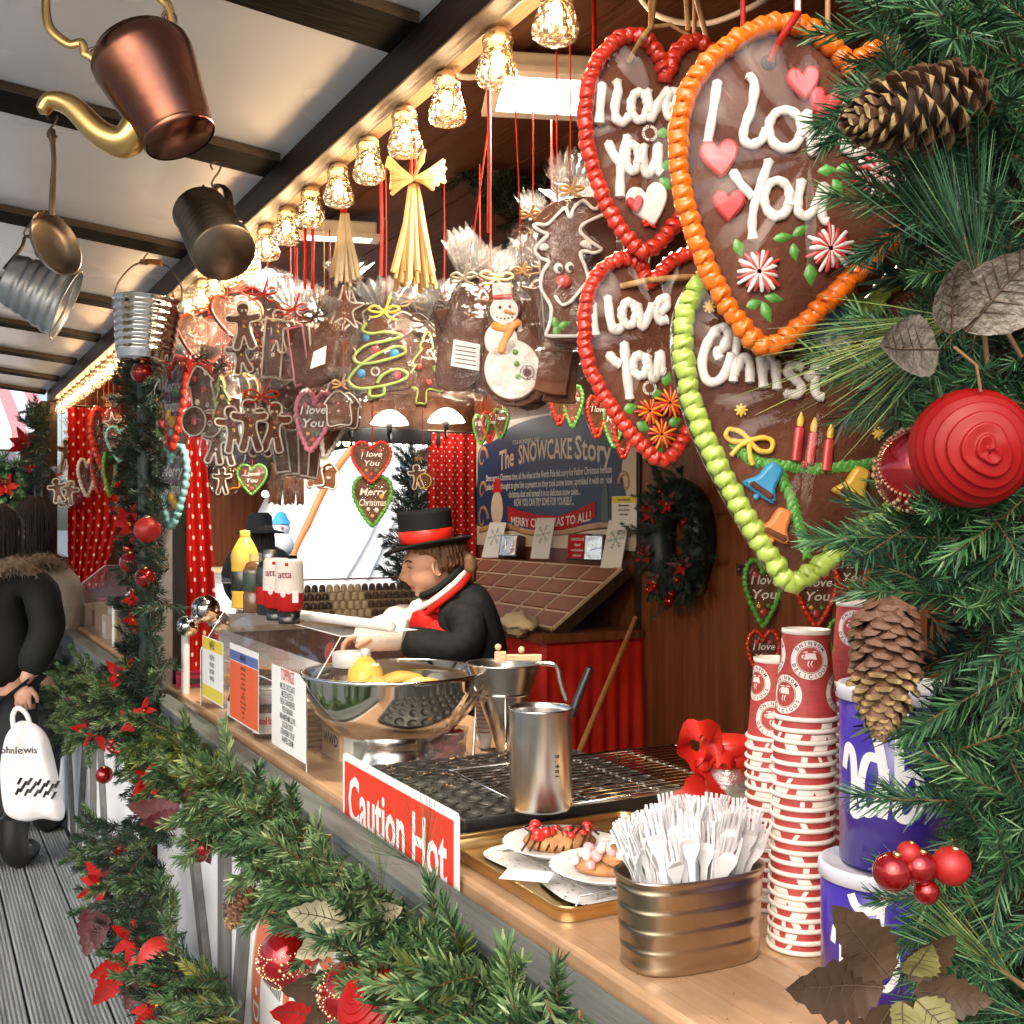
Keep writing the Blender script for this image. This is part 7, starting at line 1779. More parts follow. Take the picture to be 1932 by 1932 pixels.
# far bay
G2 = 'wrapped gingerbread in the far bay'
wrapped('bag of gingerbread men leftmost in the far bay', 132, 850, 6.8, [('man', 130, 856, 58, 50, 0, -.02, m_ic_w, []), ('man', 146, 858, 52, 46, .1, .01, m_ic_w, [])], [(135, 812), (112, 840), (110, 880), (135, 886), (156, 876), (152, 830)], (135, 816, 8), m_raffia, (135, 814, 34, 28), G2)
H = wrapped('round snowman biscuit bag in the far bay', 165, 855, 6.5, [('round', 170, 862, 56, 56, 0, -.01, m_gingd, []), ('round', 178, 828, 34, 32, 0, -.008, m_gingd, [])], [(168, 800), (146, 830), (142, 880), (168, 890), (196, 880), (194, 820)], (170, 802, 8), m_raffia, (170, 802, 40, 30), G2)
MB().prism(shape('round', H, 170, 862, 46, 46), .006, .002, 0, None, -.022).build('white_icing_body', m_ic_w, H.o); MB().prism(shape('round', H, 178, 828, 26, 26), .006, .002, 0, None, -.020).build('white_icing_head', m_ic_w, H.o)
wrapped('bag of layered men biscuits hanging low in the far bay', 120, 928, 6.3, [('man', 112, 926, 50, 46, .2, -.02, m_ic_w, []), ('man', 132, 930, 50, 44, -.2, -.01, m_ic_w, []), ('man', 122, 936, 46, 44, .0, .01, m_ic_w, [])], [(115, 895), (95, 912), (98, 946), (130, 958), (152, 945), (146, 910)], (116, 896, 8), m_rib_r, (112, 896, 30, 18), G2)
for i, (x, y, w, h, bm, yw, lb) in enumerate(((196, 832, 34, 120, m_ic_r, 1.1, 'red-edged heart seen nearly edge-on in the far bay'), (226, 838, 50, 66, m_ic_t, .3, 'turquoise-bordered heart beside the garlanded post in the far bay'), (148, 892, 16, 60, m_ic_w, 1.0, 'pale-edged slab biscuit left in the far bay'), (162, 902, 22, 70, m_ic_w, 1.0, 'dark slab biscuit above the far dotted curtain'), (184, 888, 16, 80, m_ic_r, 1.1, 'narrow red-edged heart in front of the far dotted curtain'), (205, 895, 14, 80, m_ic_gr, 1.1, 'narrow green-edged heart at the right edge of the far curtain'))):
    small_heart(lb, x, y, .84 / ray(x, y).x, w, h, bm, ('Merry',) if i == 1 else (), D1[:3] if i == 1 else [], yw, G2)
wrapped('bag of golden raffia-tied biscuits in the far bay', 214, 790, 5.5, [('star', 214, 800, 50, 46, .1, 0, m_ic_w, []), ('man', 224, 806, 46, 40, 0, .014, m_carrot, [])], [(214, 764), (196, 790), (198, 830), (222, 836), (238, 815), (236, 780)], (214, 766, 8), m_raffia, (214, 766, 34, 24), G2)
# --- raffia bundles
def bundle(label, x, yt, yb, w, d, m, n, bowed=True):
    H = Hang('raffia_bundle', label, 'raffia', x, (yt + yb) / 2, d, 0, 'raffia bundles hung over the counter'); b = MB()
    for i in range(n):
        a = R(-1, 1); y0 = R(-.012, .012)
        b.tube([H.p(x + a * 7, yt + 2, y0 * .3), H.p(x + a * w * .22 + R(-2, 2), yt + (yb - yt) * .4, y0), H.p(x + a * w * .5, yb + R(-25, 15), y0 * 2)], [.0035, .0045, R(.003, .0055)], 4, flat=.3, smooth=False)
    b.build('strands', m, H.o)['kind'] = 'stuff'
    if bowed:
        b = MB()
        for a in (.15, .5, .05, 2.5, 2.9, 3.2, 1.2, -.3, 3.6):
            L = R(40, 66); dv = Vector((cos(a), R(-.2, .2), sin(a) * .9))
            for q in range(5): b.tube([H.p(x, yt - 4, -.01), H.p(x, yt - 4, -.012) + dv * L * .55 * H.k + Vector((0, 0, (q - 2) * .002)), H.p(x, yt - 4, -.01) + dv * L * H.k + Vector((R(-.003, .003), 0, (q - 2) * .005))], [.003, .003, .0045], 4, flat=.3, smooth=False)
        b.build('bow_ends', m, H.o)['kind'] = 'stuff'
    string(H, x - 6, yt, m_rib_r, .0035, z_(.74), 0, True); string(H, x + 2, yt, m_rib_r, .0035, z_(.74), 0, True)
bundle('golden raffia bundle with a splayed bow hanging over the tree biscuit', 781, 345, 535, 78, 2.15, m_raffia, 46)
bundle('grey-brown raffia bundle hanging further back under the second flood lamp', 650, 402, 530, 62, 2.6, m_grass, 30, False)
# loose ribbons
for i, (x, ya, yb2, d, lb) in enumerate(((925, 160, 440, 1.95, 'long red ribbon hanging right of the golden raffia'), (722, 320, 520, 2.3, 'doubled red ribbon hanging left of the golden raffia'), (578, 410, 545, 2.8, 'red ribbon hanging by the far flood lamp'), (592, 410, 545, 2.8, 'second red ribbon hanging by the far flood lamp'), (1123, -20, 130, 1.75, 'red ribbon hanging left of the tall red heart'))):
    a = PD(x, ya, d); c = PD(x - 3, yb2, d); b = MB(); b.tube([Vector((0, 0, max(0, min(z_(.84), a.z) - c.z))), (a - c) * .5, Vector((0, 0, 0))], .0042, 6, flat=.35); q = b.build('ribbon', m_rib_r, None, c); tag(q, lb, 'ribbon', 'loose red ribbons')
# ------------------------------------------------------------------ garlands
m_nd = [mat('needle_deep_green', (.008, .036, .018), .5, var=.3, vs=30), mat('needle_mid_green', (.030, .104, .044), .5, var=.3, vs=30), mat('needle_light_green', (.105, .225, .095), .48, var=.25, vs=30)]
m_ny = [mat('cedar_deep', (.045, .090, .022), .5, var=.3, vs=30), mat('cedar_mid', (.095, .150, .035), .5, var=.3, vs=30), mat('cedar_light', (.19, .23, .055), .5, var=.25, vs=30)]
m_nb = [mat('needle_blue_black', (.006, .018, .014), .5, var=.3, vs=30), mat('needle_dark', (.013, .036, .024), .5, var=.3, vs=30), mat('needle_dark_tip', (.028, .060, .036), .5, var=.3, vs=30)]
m_nf = [mat('fir_deep', (.022, .062, .026), .36, var=.3, vs=30), mat('fir_mid', (.078, .160, .062), .34, var=.3, vs=30), mat('fir_light', (.18, .27, .125), .34, var=.25, vs=30)]
for _m in m_nd + m_ny + m_nb + m_nf:     # every sprig a little different in tone
    _n = _m.node_tree; _p = _n.nodes['Principled BSDF']; _o = _p.inputs['Base Color'].links[0].from_socket
    _hs = nd(_n, 'ShaderNodeHueSaturation'); _oi = nd(_n, 'ShaderNodeObjectInfo'); _a = nd(_n, 'ShaderNodeMapRange'); _a.inputs['To Min'].default_value = .62; _a.inputs['To Max'].default_value = 1.5
    _b = nd(_n, 'ShaderNodeMapRange'); _b.inputs['To Min'].default_value = .525; _b.inputs['To Max'].default_value = .462
    _n.links.new(_oi.outputs['Random'], _a.inputs[0]); _n.links.new(_oi.outputs['Random'], _b.inputs[0]); _n.links.new(_a.outputs[0], _hs.inputs['Value']); _n.links.new(_b.outputs[0], _hs.inputs['Hue'])
    _n.links.new(_o, _hs.inputs['Color']); _n.links.new(_hs.outputs[0], _p.inputs['Base Color'])
m_twig = mat('twig', (.13, .065, .025), .8, col2=(.24, .13, .05), vs=40)
def sprig(n, L, nl, wd, lean=(.75, 1.25), seed=0, mats=m_nd, flat=False, curve=.25, tips=True):
    """one tufted branchlet growing along +z: n needles of length nl on a stem of length L"""
    rr = random.Random(seed); b = MB()
    st = [Vector((curve * L * (t ** 2) * .5, 0, L * t)) for t in (0, .33, .66, 1)]
    b.tube(st, [wd * 1.3, wd * 1.2, wd, wd * .6], 4, 3, smooth=True)
    for i in range(n):
        t = (i + rr.random()) / n; p = Vector((curve * L * t * t * .5, 0, L * t))
        a = i * 2.39996 + rr.uniform(-.3, .3)
        if flat: a = (0 if i % 2 else pi) + rr.uniform(-.35, .35) + pi / 2
        th = rr.uniform(*lean) * (1 - .45 * t)
        d = Vector((cos(a) * sin(th), sin(a) * sin(th), cos(th))); l = nl * rr.uniform(.7, 1.1) * (1 - .25 * t)
        s = d.cross(Vector((rr.uniform(-1, 1), rr.uniform(-1, 1), rr.uniform(-1, 1)))).normalized() * wd
        bend = Vector((0, 0, l * rr.uniform(0, .18)))
        m = p + d * l * .55 + bend * .3; e = p + d * l + bend
        b.add([p - s * .6, p + s * .6, m + s, m - s, e + s * .35, e - s * .35], [(0, 1, 2, 3), (3, 2, 4, 5)], rr.choice((0, 1, 1, 2)) if tips else rr.choice((0, 0, 1)))
    return b.mesh('sprig', list(mats) + [m_twig])
SP_NEAR = [sprig(150, .115, .030, .00085, seed=i) for i in range(6)]
SP_FIR = [sprig(170, .120, .027, .0015, seed=10 + i, mats=m_nf) for i in range(5)]
SP_CED = [sprig(120, .105, .028, .0016, (.5, 1.0), 20 + i, m_ny, i % 2 == 0) for i in range(4)]
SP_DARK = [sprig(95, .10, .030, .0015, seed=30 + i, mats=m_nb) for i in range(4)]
SP_PINE = [sprig(26, .05, .13, .0005, (.10, .75), 40 + i, m_nd) for i in range(3)]
SP_LONG = [sprig(30, .05, .15, .00042, (.05, .55), 50 + i, m_ny) for i in range(3)]
def inside(x, y, P):
    c = False
    for i in range(len(P)):
        (xa, ya), (xb, yb) = P[i - 1], P[i]
        if (ya > y) != (yb > y) and x < (xb - xa) * (y - ya) / (yb - ya) + xa: c = not c
    return c
def garland(label, poly, place, n, meshes, size=(.8, 1.2), out=(-.6, -.5, .1), cat='garland', spread=.9, core=None, seed=1, mind=0, weights=None, loc=None):
    """sprigs wired over a band; place(u, v) turns a picture point of the band into its spot on the wall or post"""
    rr = random.Random(seed); xs_ = [p[0] for p in poly]; ys_ = [p[1] for p in poly]
    base = loc or place(sum(xs_) / len(xs_), sum(ys_) / len(ys_))
    o = thing('evergreen_garland', label, cat, base); done = []
    tries = 0
    while len(done) < n and tries < n * 60:
        tries += 1
        x, y = rr.uniform(min(xs_), max(xs_)), rr.uniform(min(ys_), max(ys_))
        if not inside(x, y, poly) or any((x - a) ** 2 + (y - b_) ** 2 < mind ** 2 for a, b_ in done): continue
        done.append((x, y)); p = place(x, y)
        d = Vector(out) + Vector((rr.uniform(-1, 1), rr.uniform(-1, 1), rr.uniform(-1, 1))) * spread
        me = rr.choices(meshes, weights)[0] if weights else rr.choice(meshes)
        q = obj('sprig', me, o, None, tr(-base) @ tr(p) @ align(d, rr.uniform(0, 6.28)) @ Matrix.Scale(rr.uniform(*size), 4) @ tr(0, 0, -.03))
    if core:
        b = MB(); b.tube(spline([place(*c) - base for c in core], 5), .022, 8); b.build('shade_core', m_nb[0], o)  # dark core colour stands in for the shade deep among the sprigs
    return o
rn = random.Random(77)
# front of the counter, near bay
FX = lambda dx: (lambda u, v: PX(u, v, .605 + rn.uniform(-dx, dx)))
FRONT = [(255, 1365), (330, 1372), (400, 1425), (480, 1490), (560, 1560), (640, 1640), (740, 1720), (860, 1800), (950, 1868), (1050, 1935), (1120, 2000), (900, 2060), (780, 1980), (710, 1815), (645, 1762), (560, 1702), (470, 1622), (392, 1545), (320, 1475), (272, 1410)]
garland('thick green fir garland swagged along the front of the counter under the ledge', FRONT, FX(.03), 298, SP_FIR + SP_FIR + SP_CED[:1], (.95, 1.35), (-.7, -.5, .2), spread=.75, core=[(270, 1400), (420, 1540), (580, 1680), (740, 1800), (900, 1900), (1050, 2010)], seed=3, mind=9)
garland('yellowish cedar sprigs at the left end of the counter garland', [(252, 1385), (300, 1365), (400, 1420), (440, 1480), (380, 1530), (290, 1490), (258, 1430)], FX(.04), 40, SP_CED, (.9, 1.3), (-.7, -.4, .2), spread=.8, seed=4, mind=10)
# post column
CXp = lambda u, v: PX(u, v, .655 + rn.uniform(-.05, .01))
COLM = [(244, 690), (300, 690), (302, 900), (304, 1100), (300, 1330), (310, 1420), (255, 1420), (240, 1330), (246, 1100), (240, 900)]
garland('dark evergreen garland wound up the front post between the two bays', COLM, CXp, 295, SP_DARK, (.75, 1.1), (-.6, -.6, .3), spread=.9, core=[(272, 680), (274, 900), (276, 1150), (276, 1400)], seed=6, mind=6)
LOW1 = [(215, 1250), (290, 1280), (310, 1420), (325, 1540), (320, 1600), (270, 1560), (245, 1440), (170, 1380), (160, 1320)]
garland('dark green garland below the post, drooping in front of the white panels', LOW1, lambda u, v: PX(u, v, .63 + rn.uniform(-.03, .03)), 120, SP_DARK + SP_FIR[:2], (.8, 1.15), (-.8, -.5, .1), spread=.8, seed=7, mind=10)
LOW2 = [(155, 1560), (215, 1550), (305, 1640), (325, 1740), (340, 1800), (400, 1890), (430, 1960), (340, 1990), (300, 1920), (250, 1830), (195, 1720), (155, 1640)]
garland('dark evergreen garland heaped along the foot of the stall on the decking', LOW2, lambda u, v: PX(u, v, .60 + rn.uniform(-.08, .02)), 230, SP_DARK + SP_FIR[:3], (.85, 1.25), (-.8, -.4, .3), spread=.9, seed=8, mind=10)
garland('light green sprigs at the near end of the garland on the decking', [(330, 1850), (420, 1840), (440, 1960), (330, 1960)], lambda u, v: PX(u, v, .58 + rn.uniform(-.04, .02)), 40, SP_CED + SP_FIR, (.8, 1.1), (-.7, -.4, .4), spread=.8, seed=9, mind=8)
# far bay
BAY2 = [(100, 1240), (160, 1255), (240, 1300), (250, 1350), (190, 1400), (120, 1420), (95, 1330)]
garland('green garland under the counter ledge of the far bay', BAY2, lambda u, v: PX(u, v, .615 + rn.uniform(-.03, .03)), 130, SP_FIR + SP_DARK[:2], (.9, 1.3), (-.7, -.5, .1), spread=.8, seed=12, mind=6)
ENDP = [(52, 772), (90, 775), (88, 850), (84, 920), (66, 930), (56, 860)]
garland('dark garland wound round the far end post of the stall', ENDP, lambda u, v: PX(u, v, .66 + rn.uniform(-.05, .01)), 80, SP_DARK, (.9, 1.3), (-.6, -.6, .3), spread=1.0, core=[(72, 775), (72, 850), (72, 960)], seed=13, mind=3)
# ceiling swag and wreath
SWAG = [(815, 225), (960, 250), (1095, 260), (1100, 320), (1060, 400), (1000, 440), (930, 400), (880, 340), (820, 290)]
garland('dark tinsel garland hanging under the ceiling behind the lamps', SWAG, lambda u, v: PD(u, v, 2.75 + rn.uniform(-.08, .08)), 120, SP_DARK, (.8, 1.2), (-.3, -.6, -.2), spread=1.0, seed=14, mind=8)
wc = PX(1290, 1015, XB - .05)
wr = thing('wreath', 'large dark wreath with red berries hung on the brown door', 'wreath', wc)
rw = random.Random(5)
for i in range(260):
    a = rw.uniform(0, 2 * pi); r = .20 + rw.gauss(0, .05)
    p = Vector((rw.uniform(-.10, -.02), r * .82 * cos(a), r * 1.12 * sin(a)))
    obj('sprig', rw.choice(SP_DARK), wr, None, tr(p) @ align(Vector((-.5, cos(a) * .7 + rw.uniform(-.6, .6), sin(a) * .7 + rw.uniform(-.6, .6))), 0) @ Matrix.Scale(rw.uniform(.7, 1.0), 4))
b = MB(); b.tube([(-.03, .20 * .82 * cos(2 * pi * i / 30), .20 * 1.12 * sin(2 * pi * i / 30)) for i in range(30)], .075, 8, closed=True); b.build('ring', m_nb[0], wr)

# ------------------------------------------------------------------ ornaments
m_bred = mat('shiny_red_bauble', (.29, .005, .005), .12, .55, var=.1, coat=.6)
m_matred = mat('matt_red_bauble', (.34, .009, .006), .5, .1, var=.12, coat=.1)
m_silkred = mat('silk_red_bauble', (.42, .018, .008), .5, var=.25, vs=3, stretch=(1, 1, 30), bump=.15, bs=30, coat=.15)
m_bead = mat('gold_beads', (.80, .50, .32), .25, .8, var=.15)
m_cap = mat('bauble_cap', (.6, .45, .2), .3, 1.0)
m_poin = mat('poinsettia_red', (.33, .008, .007), .65, var=.3, vs=9, bump=.3, bs=18, spec=.15)
m_poind = mat('poinsettia_wine', (.075, .008, .014), .6, var=.3, vs=9, bump=.3, bs=18)
m_leafb = mat('bronze_leaf', (.036, .020, .010), .5, 0, spec=.25, col2=(.10, .060, .034), vs=9, bump=.3, bs=16)
m_leafg = mat('glitter_leaf', (.085, .070, .052), .5, .12, col2=(.20, .165, .125), vs=45, bump=.6, bs=120, detail=8)
m_leafp = mat('pale_gold_leaf', (.40, .37, .25), .55, .2, col2=(.30, .28, .18), vs=12, bump=.2, bs=30)
m_conel = mat('cone_brown', (.080, .034, .017), .5, col2=(.17, .078, .036), vs=20, bump=.3, bs=50, coat=.2)
m_coneg = mat('cone_gold_tip', (.66, .48, .20), .32, .75, col2=(.36, .22, .09), vs=45, bump=.5, bs=90)
m_cored = mat('cone_core', (.035, .018, .010), .8)
ball_me = MB().lathe([(max(.0005, sin(pi * i / 16)), -cos(pi * i / 16)) for i in range(17)], 28)
ball_mesh = {m.name: ball_me.mesh('globe', m) for m in (m_bred, m_matred, m_silkred)}
cap_mesh = MB().lathe([(.20, .96), (.22, 1.0), (.20, 1.13), (.0005, 1.15)], 12).mesh('metal_cap', m_cap)
def bauble(label, p, r, m, group=None, tilt=None):
    o = thing('bauble', label, 'bauble', M=tr(p) @ (tilt or rx(.3)) @ Matrix.Scale(r, 4), group=group)
    obj('globe', ball_mesh[m.name], o); obj('metal_cap', cap_mesh, o); return o
def ridged(label, p, r, axis):
    """red bauble wrapped in wavy pleated satin, pleats ringed about its axis"""
    o = thing('bauble', label, 'bauble', M=tr(p) @ align(axis)); nu, nv = 64, 150; b = MB()
    for i in range(nv + 1):
        t = pi * i / nv
        for k in range(nu):
            a = 2 * pi * k / nu; ph = (t * 4.4 + .22 * sin(2 * a + .6) + .14 * sin(3 * a + t * 2)) * 1.02
            saw = ph % 1.0; saw = saw ** 1.3 if saw < .86 else (1 - saw) / .14 * .82; q = r * (1 + .075 * saw - .04)
            b.v.append((q * sin(t) * cos(a), q * sin(t) * sin(a), q * cos(t)))
    for i in range(nv):
        for k in range(nu): k2 = (k + 1) % nu; b.f.append((i * nu + k, (i + 1) * nu + k, (i + 1) * nu + k2, i * nu + k2)); b.m.append(0); b.s.append(True)
    b.build('pleated_satin', mat('pleated_red', (.27, .004, .003), .42, var=.2, vs=5, spec=.3), o); return o
def beaded(label, p, r, axis, nb=44):
    o = thing('bauble', label, 'bauble', M=tr(p) @ align(axis)); MB().ball((0, 0, 0), r, 28, 18).build('globe', m_bred, o); b = MB()
    for lat in (-.75, -.1, .55):
        n_ = int(nb * cos(lat))
        for i in range(n_): a = 2 * pi * i / n_; b.ball((r * 1.01 * cos(lat) * cos(a), r * 1.01 * cos(lat) * sin(a), r * 1.01 * sin(lat)), r * .045, 6, 4)
    for j in range(5):
        for i in range(14): a = 2 * pi * j / 5 + .25 * sin(i * .5); lt = -.75 + 1.3 * i / 13; b.ball((r * 1.01 * cos(lt) * cos(a), r * 1.01 * cos(lt) * sin(a), r * 1.01 * sin(lt)), r * .04, 6, 4)
        for i in range(6):
            a = 2 * pi * (j + .5) / 5; c = Vector((cos(.2) * cos(a), cos(.2) * sin(a), sin(.2))) * r; t1 = Vector((-sin(a), cos(a), 0)); t2 = c.cross(t1).normalized(); an = i * pi / 3
            b.ball(c * 1.01 + (t1 * cos(an) + t2 * sin(an)) * r * .2, r * .07, 6, 4, 0, None, (1, 1, 1))
    b.build('beadwork', m_bead, o)['kind'] = 'stuff'; return o
scale_b = MB()
scale_b.add([(-.30, 0, 0), (.30, 0, 0), (.5, .12, .62), (.34, .10, .92), (0, .02, 1.05), (-.34, .10, .92), (-.5, .12, .62), (0, -.16, .55), (0, -.20, .86)],
            [(0, 1, 7), (1, 2, 7), (0, 7, 6), (7, 2, 8), (7, 8, 6)], 0, False)
scale_b.add([(.5, .12, .62), (.34, .10, .92), (0, .02, 1.05), (-.34, .10, .92), (-.5, .12, .62), (0, -.20, .86)], [(0, 1, 5), (1, 2, 5), (2, 3, 5), (3, 4, 5)], 1, True)
scale_b.add([(-.30, .05, 0), (.30, .05, 0), (.5, .14, .62), (.34, .12, .92), (0, .04, 1.05), (-.34, .12, .92), (-.5, .14, .62)], [(6, 5, 4, 3, 2, 1, 0)], 0)
scale_gold = scale_b.mesh('scale', [m_conel, m_coneg]); scale_brown = scale_b.mesh('scale', [m_conel, m_conel])
def cone(label, p, axis, L, Rm, n, goldfrac=.6, roll=0.0, open_=.9, group='pine cones'):
    """pine cone with its tip at +axis; each scale is a part"""
    o = thing('pine_cone', label, 'pine cone', M=tr(p) @ align(axis, roll), group=group)
    b = MB(); b.lathe([(.0005, -L * .5), (Rm * .36, -L * .44), (Rm * .56, -L * .1), (Rm * .40, L * .25), (.0005, L * .5)], 12); b.build('core', m_cored, o)
    for i in range(n):
        t = (i + .5) / n; z = -L * .46 + L * .94 * t; prof = Rm * (.62 if t < .08 else 1) * sqrt(max(.03, 1 - abs((t - .32) / (.40 if t < .32 else .70)) ** 2.2)) * .82
        a = i * 2.39996; s = Rm * .50 * (.78 + .22 * (1 - t)) * (1 - .45 * max(0, t - .75) / .25)
        M = rz(a) @ tr(prof * .62, 0, z - s * .3) @ ry(open_ - t * .2 - 2.6 * max(0, t - .6)) @ rz(pi / 2 + R(-.22, .22)) @ rx(R(-.12, .12)) @ Matrix.Scale(s * R(.86, 1.12), 4)
        obj('scale', scale_gold if t > 1 - goldfrac else scale_brown, o, None, M)
    return o
def leafmesh(L, w, teeth, vein=True, fold=.25, curl=.2, name='petal', m=None, th=0.0):
    """pointed leaf along +z, 2 x 10 quads with serrated edge and mid fold"""
    n = 22; b = MB()
    for i in range(n + 1):
        t = i / n; ww = w * sin(pi * t ** .8) ** .9 * (1 + teeth * ((i % 3) / 2 - .5) * .8) + 1e-4
        y = -curl * L * t * t + .02 * L * sin(t * 9 + L * 999)
        for x, yy in ((-ww, y - fold * ww), (0, y), (ww, y - fold * ww)): b.v.append((x, yy + (.010 * L * sin(i * 2.1) if x else 0), L * (t - (.05 * abs(x) / w if x else 0) * sin(pi * t))))
    for i in range(n):
        for k in (0, 1): b.f.append((i * 3 + k, i * 3 + k + 1, i * 3 + k + 4, i * 3 + k + 3)); b.m.append(0); b.s.append(True)
    return b.mesh(name, m)
pet_r = [leafmesh(.075, .0165, .2, curl=c, m=m_poin) for c in (-.05, .25)]; pet_w = [leafmesh(.085, .017, .2, curl=c, m=m_poind) for c in (.1, .4)]
def poinsettia(label, p, facing, s=1.0, n=6, wine=0, roll=0.0, group='red poinsettias on the garlands'):
    o = thing('poinsettia', label, 'flower', M=tr(p) @ align(facing, roll) @ Matrix.Scale(s * .74, 4), group=group)
    for i in range(n):
        a = 2 * pi * i / n + R(-.25, .25); me = (pet_w if i < wine else pet_r)[i % 2]
        obj('petal', me, o, None, rz(a) @ ry(R(.95, 1.35)) @ rz(pi / 2) @ Matrix.Scale(R(.8, 1.1), 4))
    for i in range(max(2, n // 2)):
        obj('petal', pet_r[i % 2], o, None, rz(R(0, 6.28)) @ ry(R(.4, .8)) @ rz(pi / 2) @ Matrix.Scale(R(.55, .75), 4))
    b = MB()
    for i in range(6): b.ball((R(-.006, .006), R(-.006, .006), .006 + R(0, .004)), .003, 6, 4)
    b.build('stamens', m_ic_y, o); return o
def leaves(label, p, dirs, L, w, m, cat='leaves', teeth=.3, stem=None, name='leaf_spray', facing=Vector((-.4, -.9, .1))):
    o = thing(name, label, cat, p)
    for i, (d, s) in enumerate(dirs):
        d = Vector(d).normalized(); yv = -(facing - d * facing.dot(d)).normalized(); xv = yv.cross(d)
        M = Matrix((xv, yv, d)).transposed().to_4x4()
        cv = R(.1, .5); obj('leaf', leafmesh(L, w, teeth, curl=cv, fold=.42, name='leaf', m=m), o, None, M @ Matrix.Scale(s, 4) @ tr(0, 0, .01))
        Y_ = lambda t: -cv * L * t * t + .02 * L * sin(t * 9 + L * 999) - .0008
        b = MB(); b.tube([(0, Y_(t / 10), L * t / 10 + .01) for t in range(10)], [w * .045 * (1 - t / 14) for t in range(10)], 5)
        for j in range(1, 6):
            t = .12 + j * .13; ww = w * sin(pi * t ** .8) ** .9 * .75; t2 = min(.97, t + .13)
            for sg in (-1, 1): b.tube([(0, Y_(t), L * t + .01), (sg * ww * .5, (Y_(t) + Y_(t2)) / 2 - .21 * ww, L * (t + t2) / 2 + .01), (sg * ww, Y_(t2) - .42 * ww, L * t2 + .01)], [w * .022, w * .015, w * .008], 4, flat=.5)
        b.build('midrib', m_vein, o, None, M @ Matrix.Scale(s, 4))
    if stem:
        b = MB(); b.tube(stem, .0012, 6); b.build('stem', m_twig, o)
    return o
m_vein = mat('leaf_vein', (.075, .042, .020), .7, var=.2)
RV = Vector((C_, -S_, 0)); FV = Vector((S_, C_, 0)); UV = Vector((0, 0, 1))     # picture right, away, up
def pv(x, y, a=0.0): return RV * x + UV * y + FV * a
# baubles and flowers, front garland
onF = lambda u, v, X=.545: PX(u, v, X)
beaded('red beaded bauble hanging below the counter garland in front of the round sign', onF(544, 1808), .050, pv(-.2, 1, -.2), 40)
beaded('red beaded bauble beside the pleated bauble at the bottom of the counter garland', onF(664, 1876, .53), .046, pv(.1, 1, -.3), 40)
ridged('red pleated bauble at the bottom of the counter garland', onF(712, 1905, .52), .050, pv(-.5, .8, -.35))
bauble('little red drop bauble beside the beaded one on the counter garland', onF(588, 1805), .014, m_matred)
cone('pine cone at the bottom of the counter garland beside the pleated bauble', onF(765, 1905, .55), pv(-.25, -.9, -.3), .105, .036, 110)
cone('pine cone dangling from the middle of the counter garland over the white panel', onF(450, 1705, .58), pv(-.3, -.9, -.2), .105, .036, 110, .3)
for i, (u, v) in enumerate(((372, 1588), (384, 1600), (378, 1612))): bauble('red berry bauble under the wine-red leaves of the counter garland, %s from top' % ORD[i], onF(u, v), .017, m_bred, 'red berry baubles on the counter garland')
leaves('two pale gold leaves in the middle of the counter garland', onF(668, 1745, .55), [(pv(-.9, .25), 1), (pv(-.85, -.4), .9), (pv(.75, .35), .85)], .085, .026, m_leafp)
leaves('bronze and olive leaves at the bottom of the counter garland', onF(672, 1862, .54), [(pv(-1, .05), 1.1), (pv(-.8, -.6), 1), (pv(-.2, -.9), .8)], .080, .022, m_leafb)
leaves('small grey leaf tucked in the counter garland over the sign', onF(585, 1690, .56), [(pv(-.4, -.8), 1), (pv(.2, -.9), .8)], .05, .022, m_leafg)
leaves('dark red leaves at the bottom edge under the bronze leaves', onF(640, 1925, .55), [(pv(-.9, .2), 1), (pv(-.5, -.4), 1), (pv(.6, .1), 1)], .09, .028, m_poin)
leaves('wine-red poinsettia leaves curling out from the counter garland over the white panel', onF(360, 1545, .56), [(pv(-1, .15), 1.2), (pv(-.6, .0, -.4), 1.0), (pv(.15, .9), .9), (pv(.4, -.8), .9)], .11, .026, m_poind, facing=Vector((-.4, -.7, .5)))
obj('', None) if False else None
for i, (u, v, X, lb) in enumerate(((722, 1688, .58, 'tuft of long pine needles standing up before the caution sign'), (800, 1640, .585, 'tuft of long grassy needles in front of the word Hot'))):
    p = onF(u, v, X); o = thing('pine_tuft', lb, 'pine tuft', p)
    obj('sprig', SP_LONG[i], o, None, align(pv(-.1 + .15 * i, 1, -.1)) @ Matrix.Scale(.75, 4))
    obj('sprig', SP_PINE[i], o, None, align(pv(-.7, .5, -.2)) @ Matrix.Scale(.7, 4))
# post column and lower garland
pc = lambda u, v, X=.59: PX(u, v, X)
poinsettia('big red poinsettia half way up the garlanded post', pc(248, 990), pv(-.3, .1, -1), 1.3)
bauble('red bauble high on the garlanded post', pc(268, 703), .032, m_bred); bauble('red bauble beside the big poinsettia on the post', pc(278, 1000), .038, m_matred)
bauble('shiny red bauble on the post under the poinsettia', pc(246, 1062), .034, m_bred); bauble('red bauble lower on the post', pc(274, 1090), .030, m_bred)
bauble('silvery pink bauble near the top left of the post', pc(243, 1035), .018, m_bred)
cone('pine cone on the post above the poinsettia', pc(238, 948), pv(-.3, -.8, -.4), .09, .035, 80, .2)
poinsettia('red poinsettia bract low on the post above the counter end', pc(250, 1130), pv(-.4, -.2, -1), .7, 4); poinsettia('red poinsettia by the ledge of the far bay, lower on the post', pc(252, 1168), pv(-.3, -.6, -1), .8, 4)
poinsettia('upright dark red leaf spray at the end of the far bay ledge', pc(226, 1275), pv(-.1, .6, -1), 1.2, 5, 1)
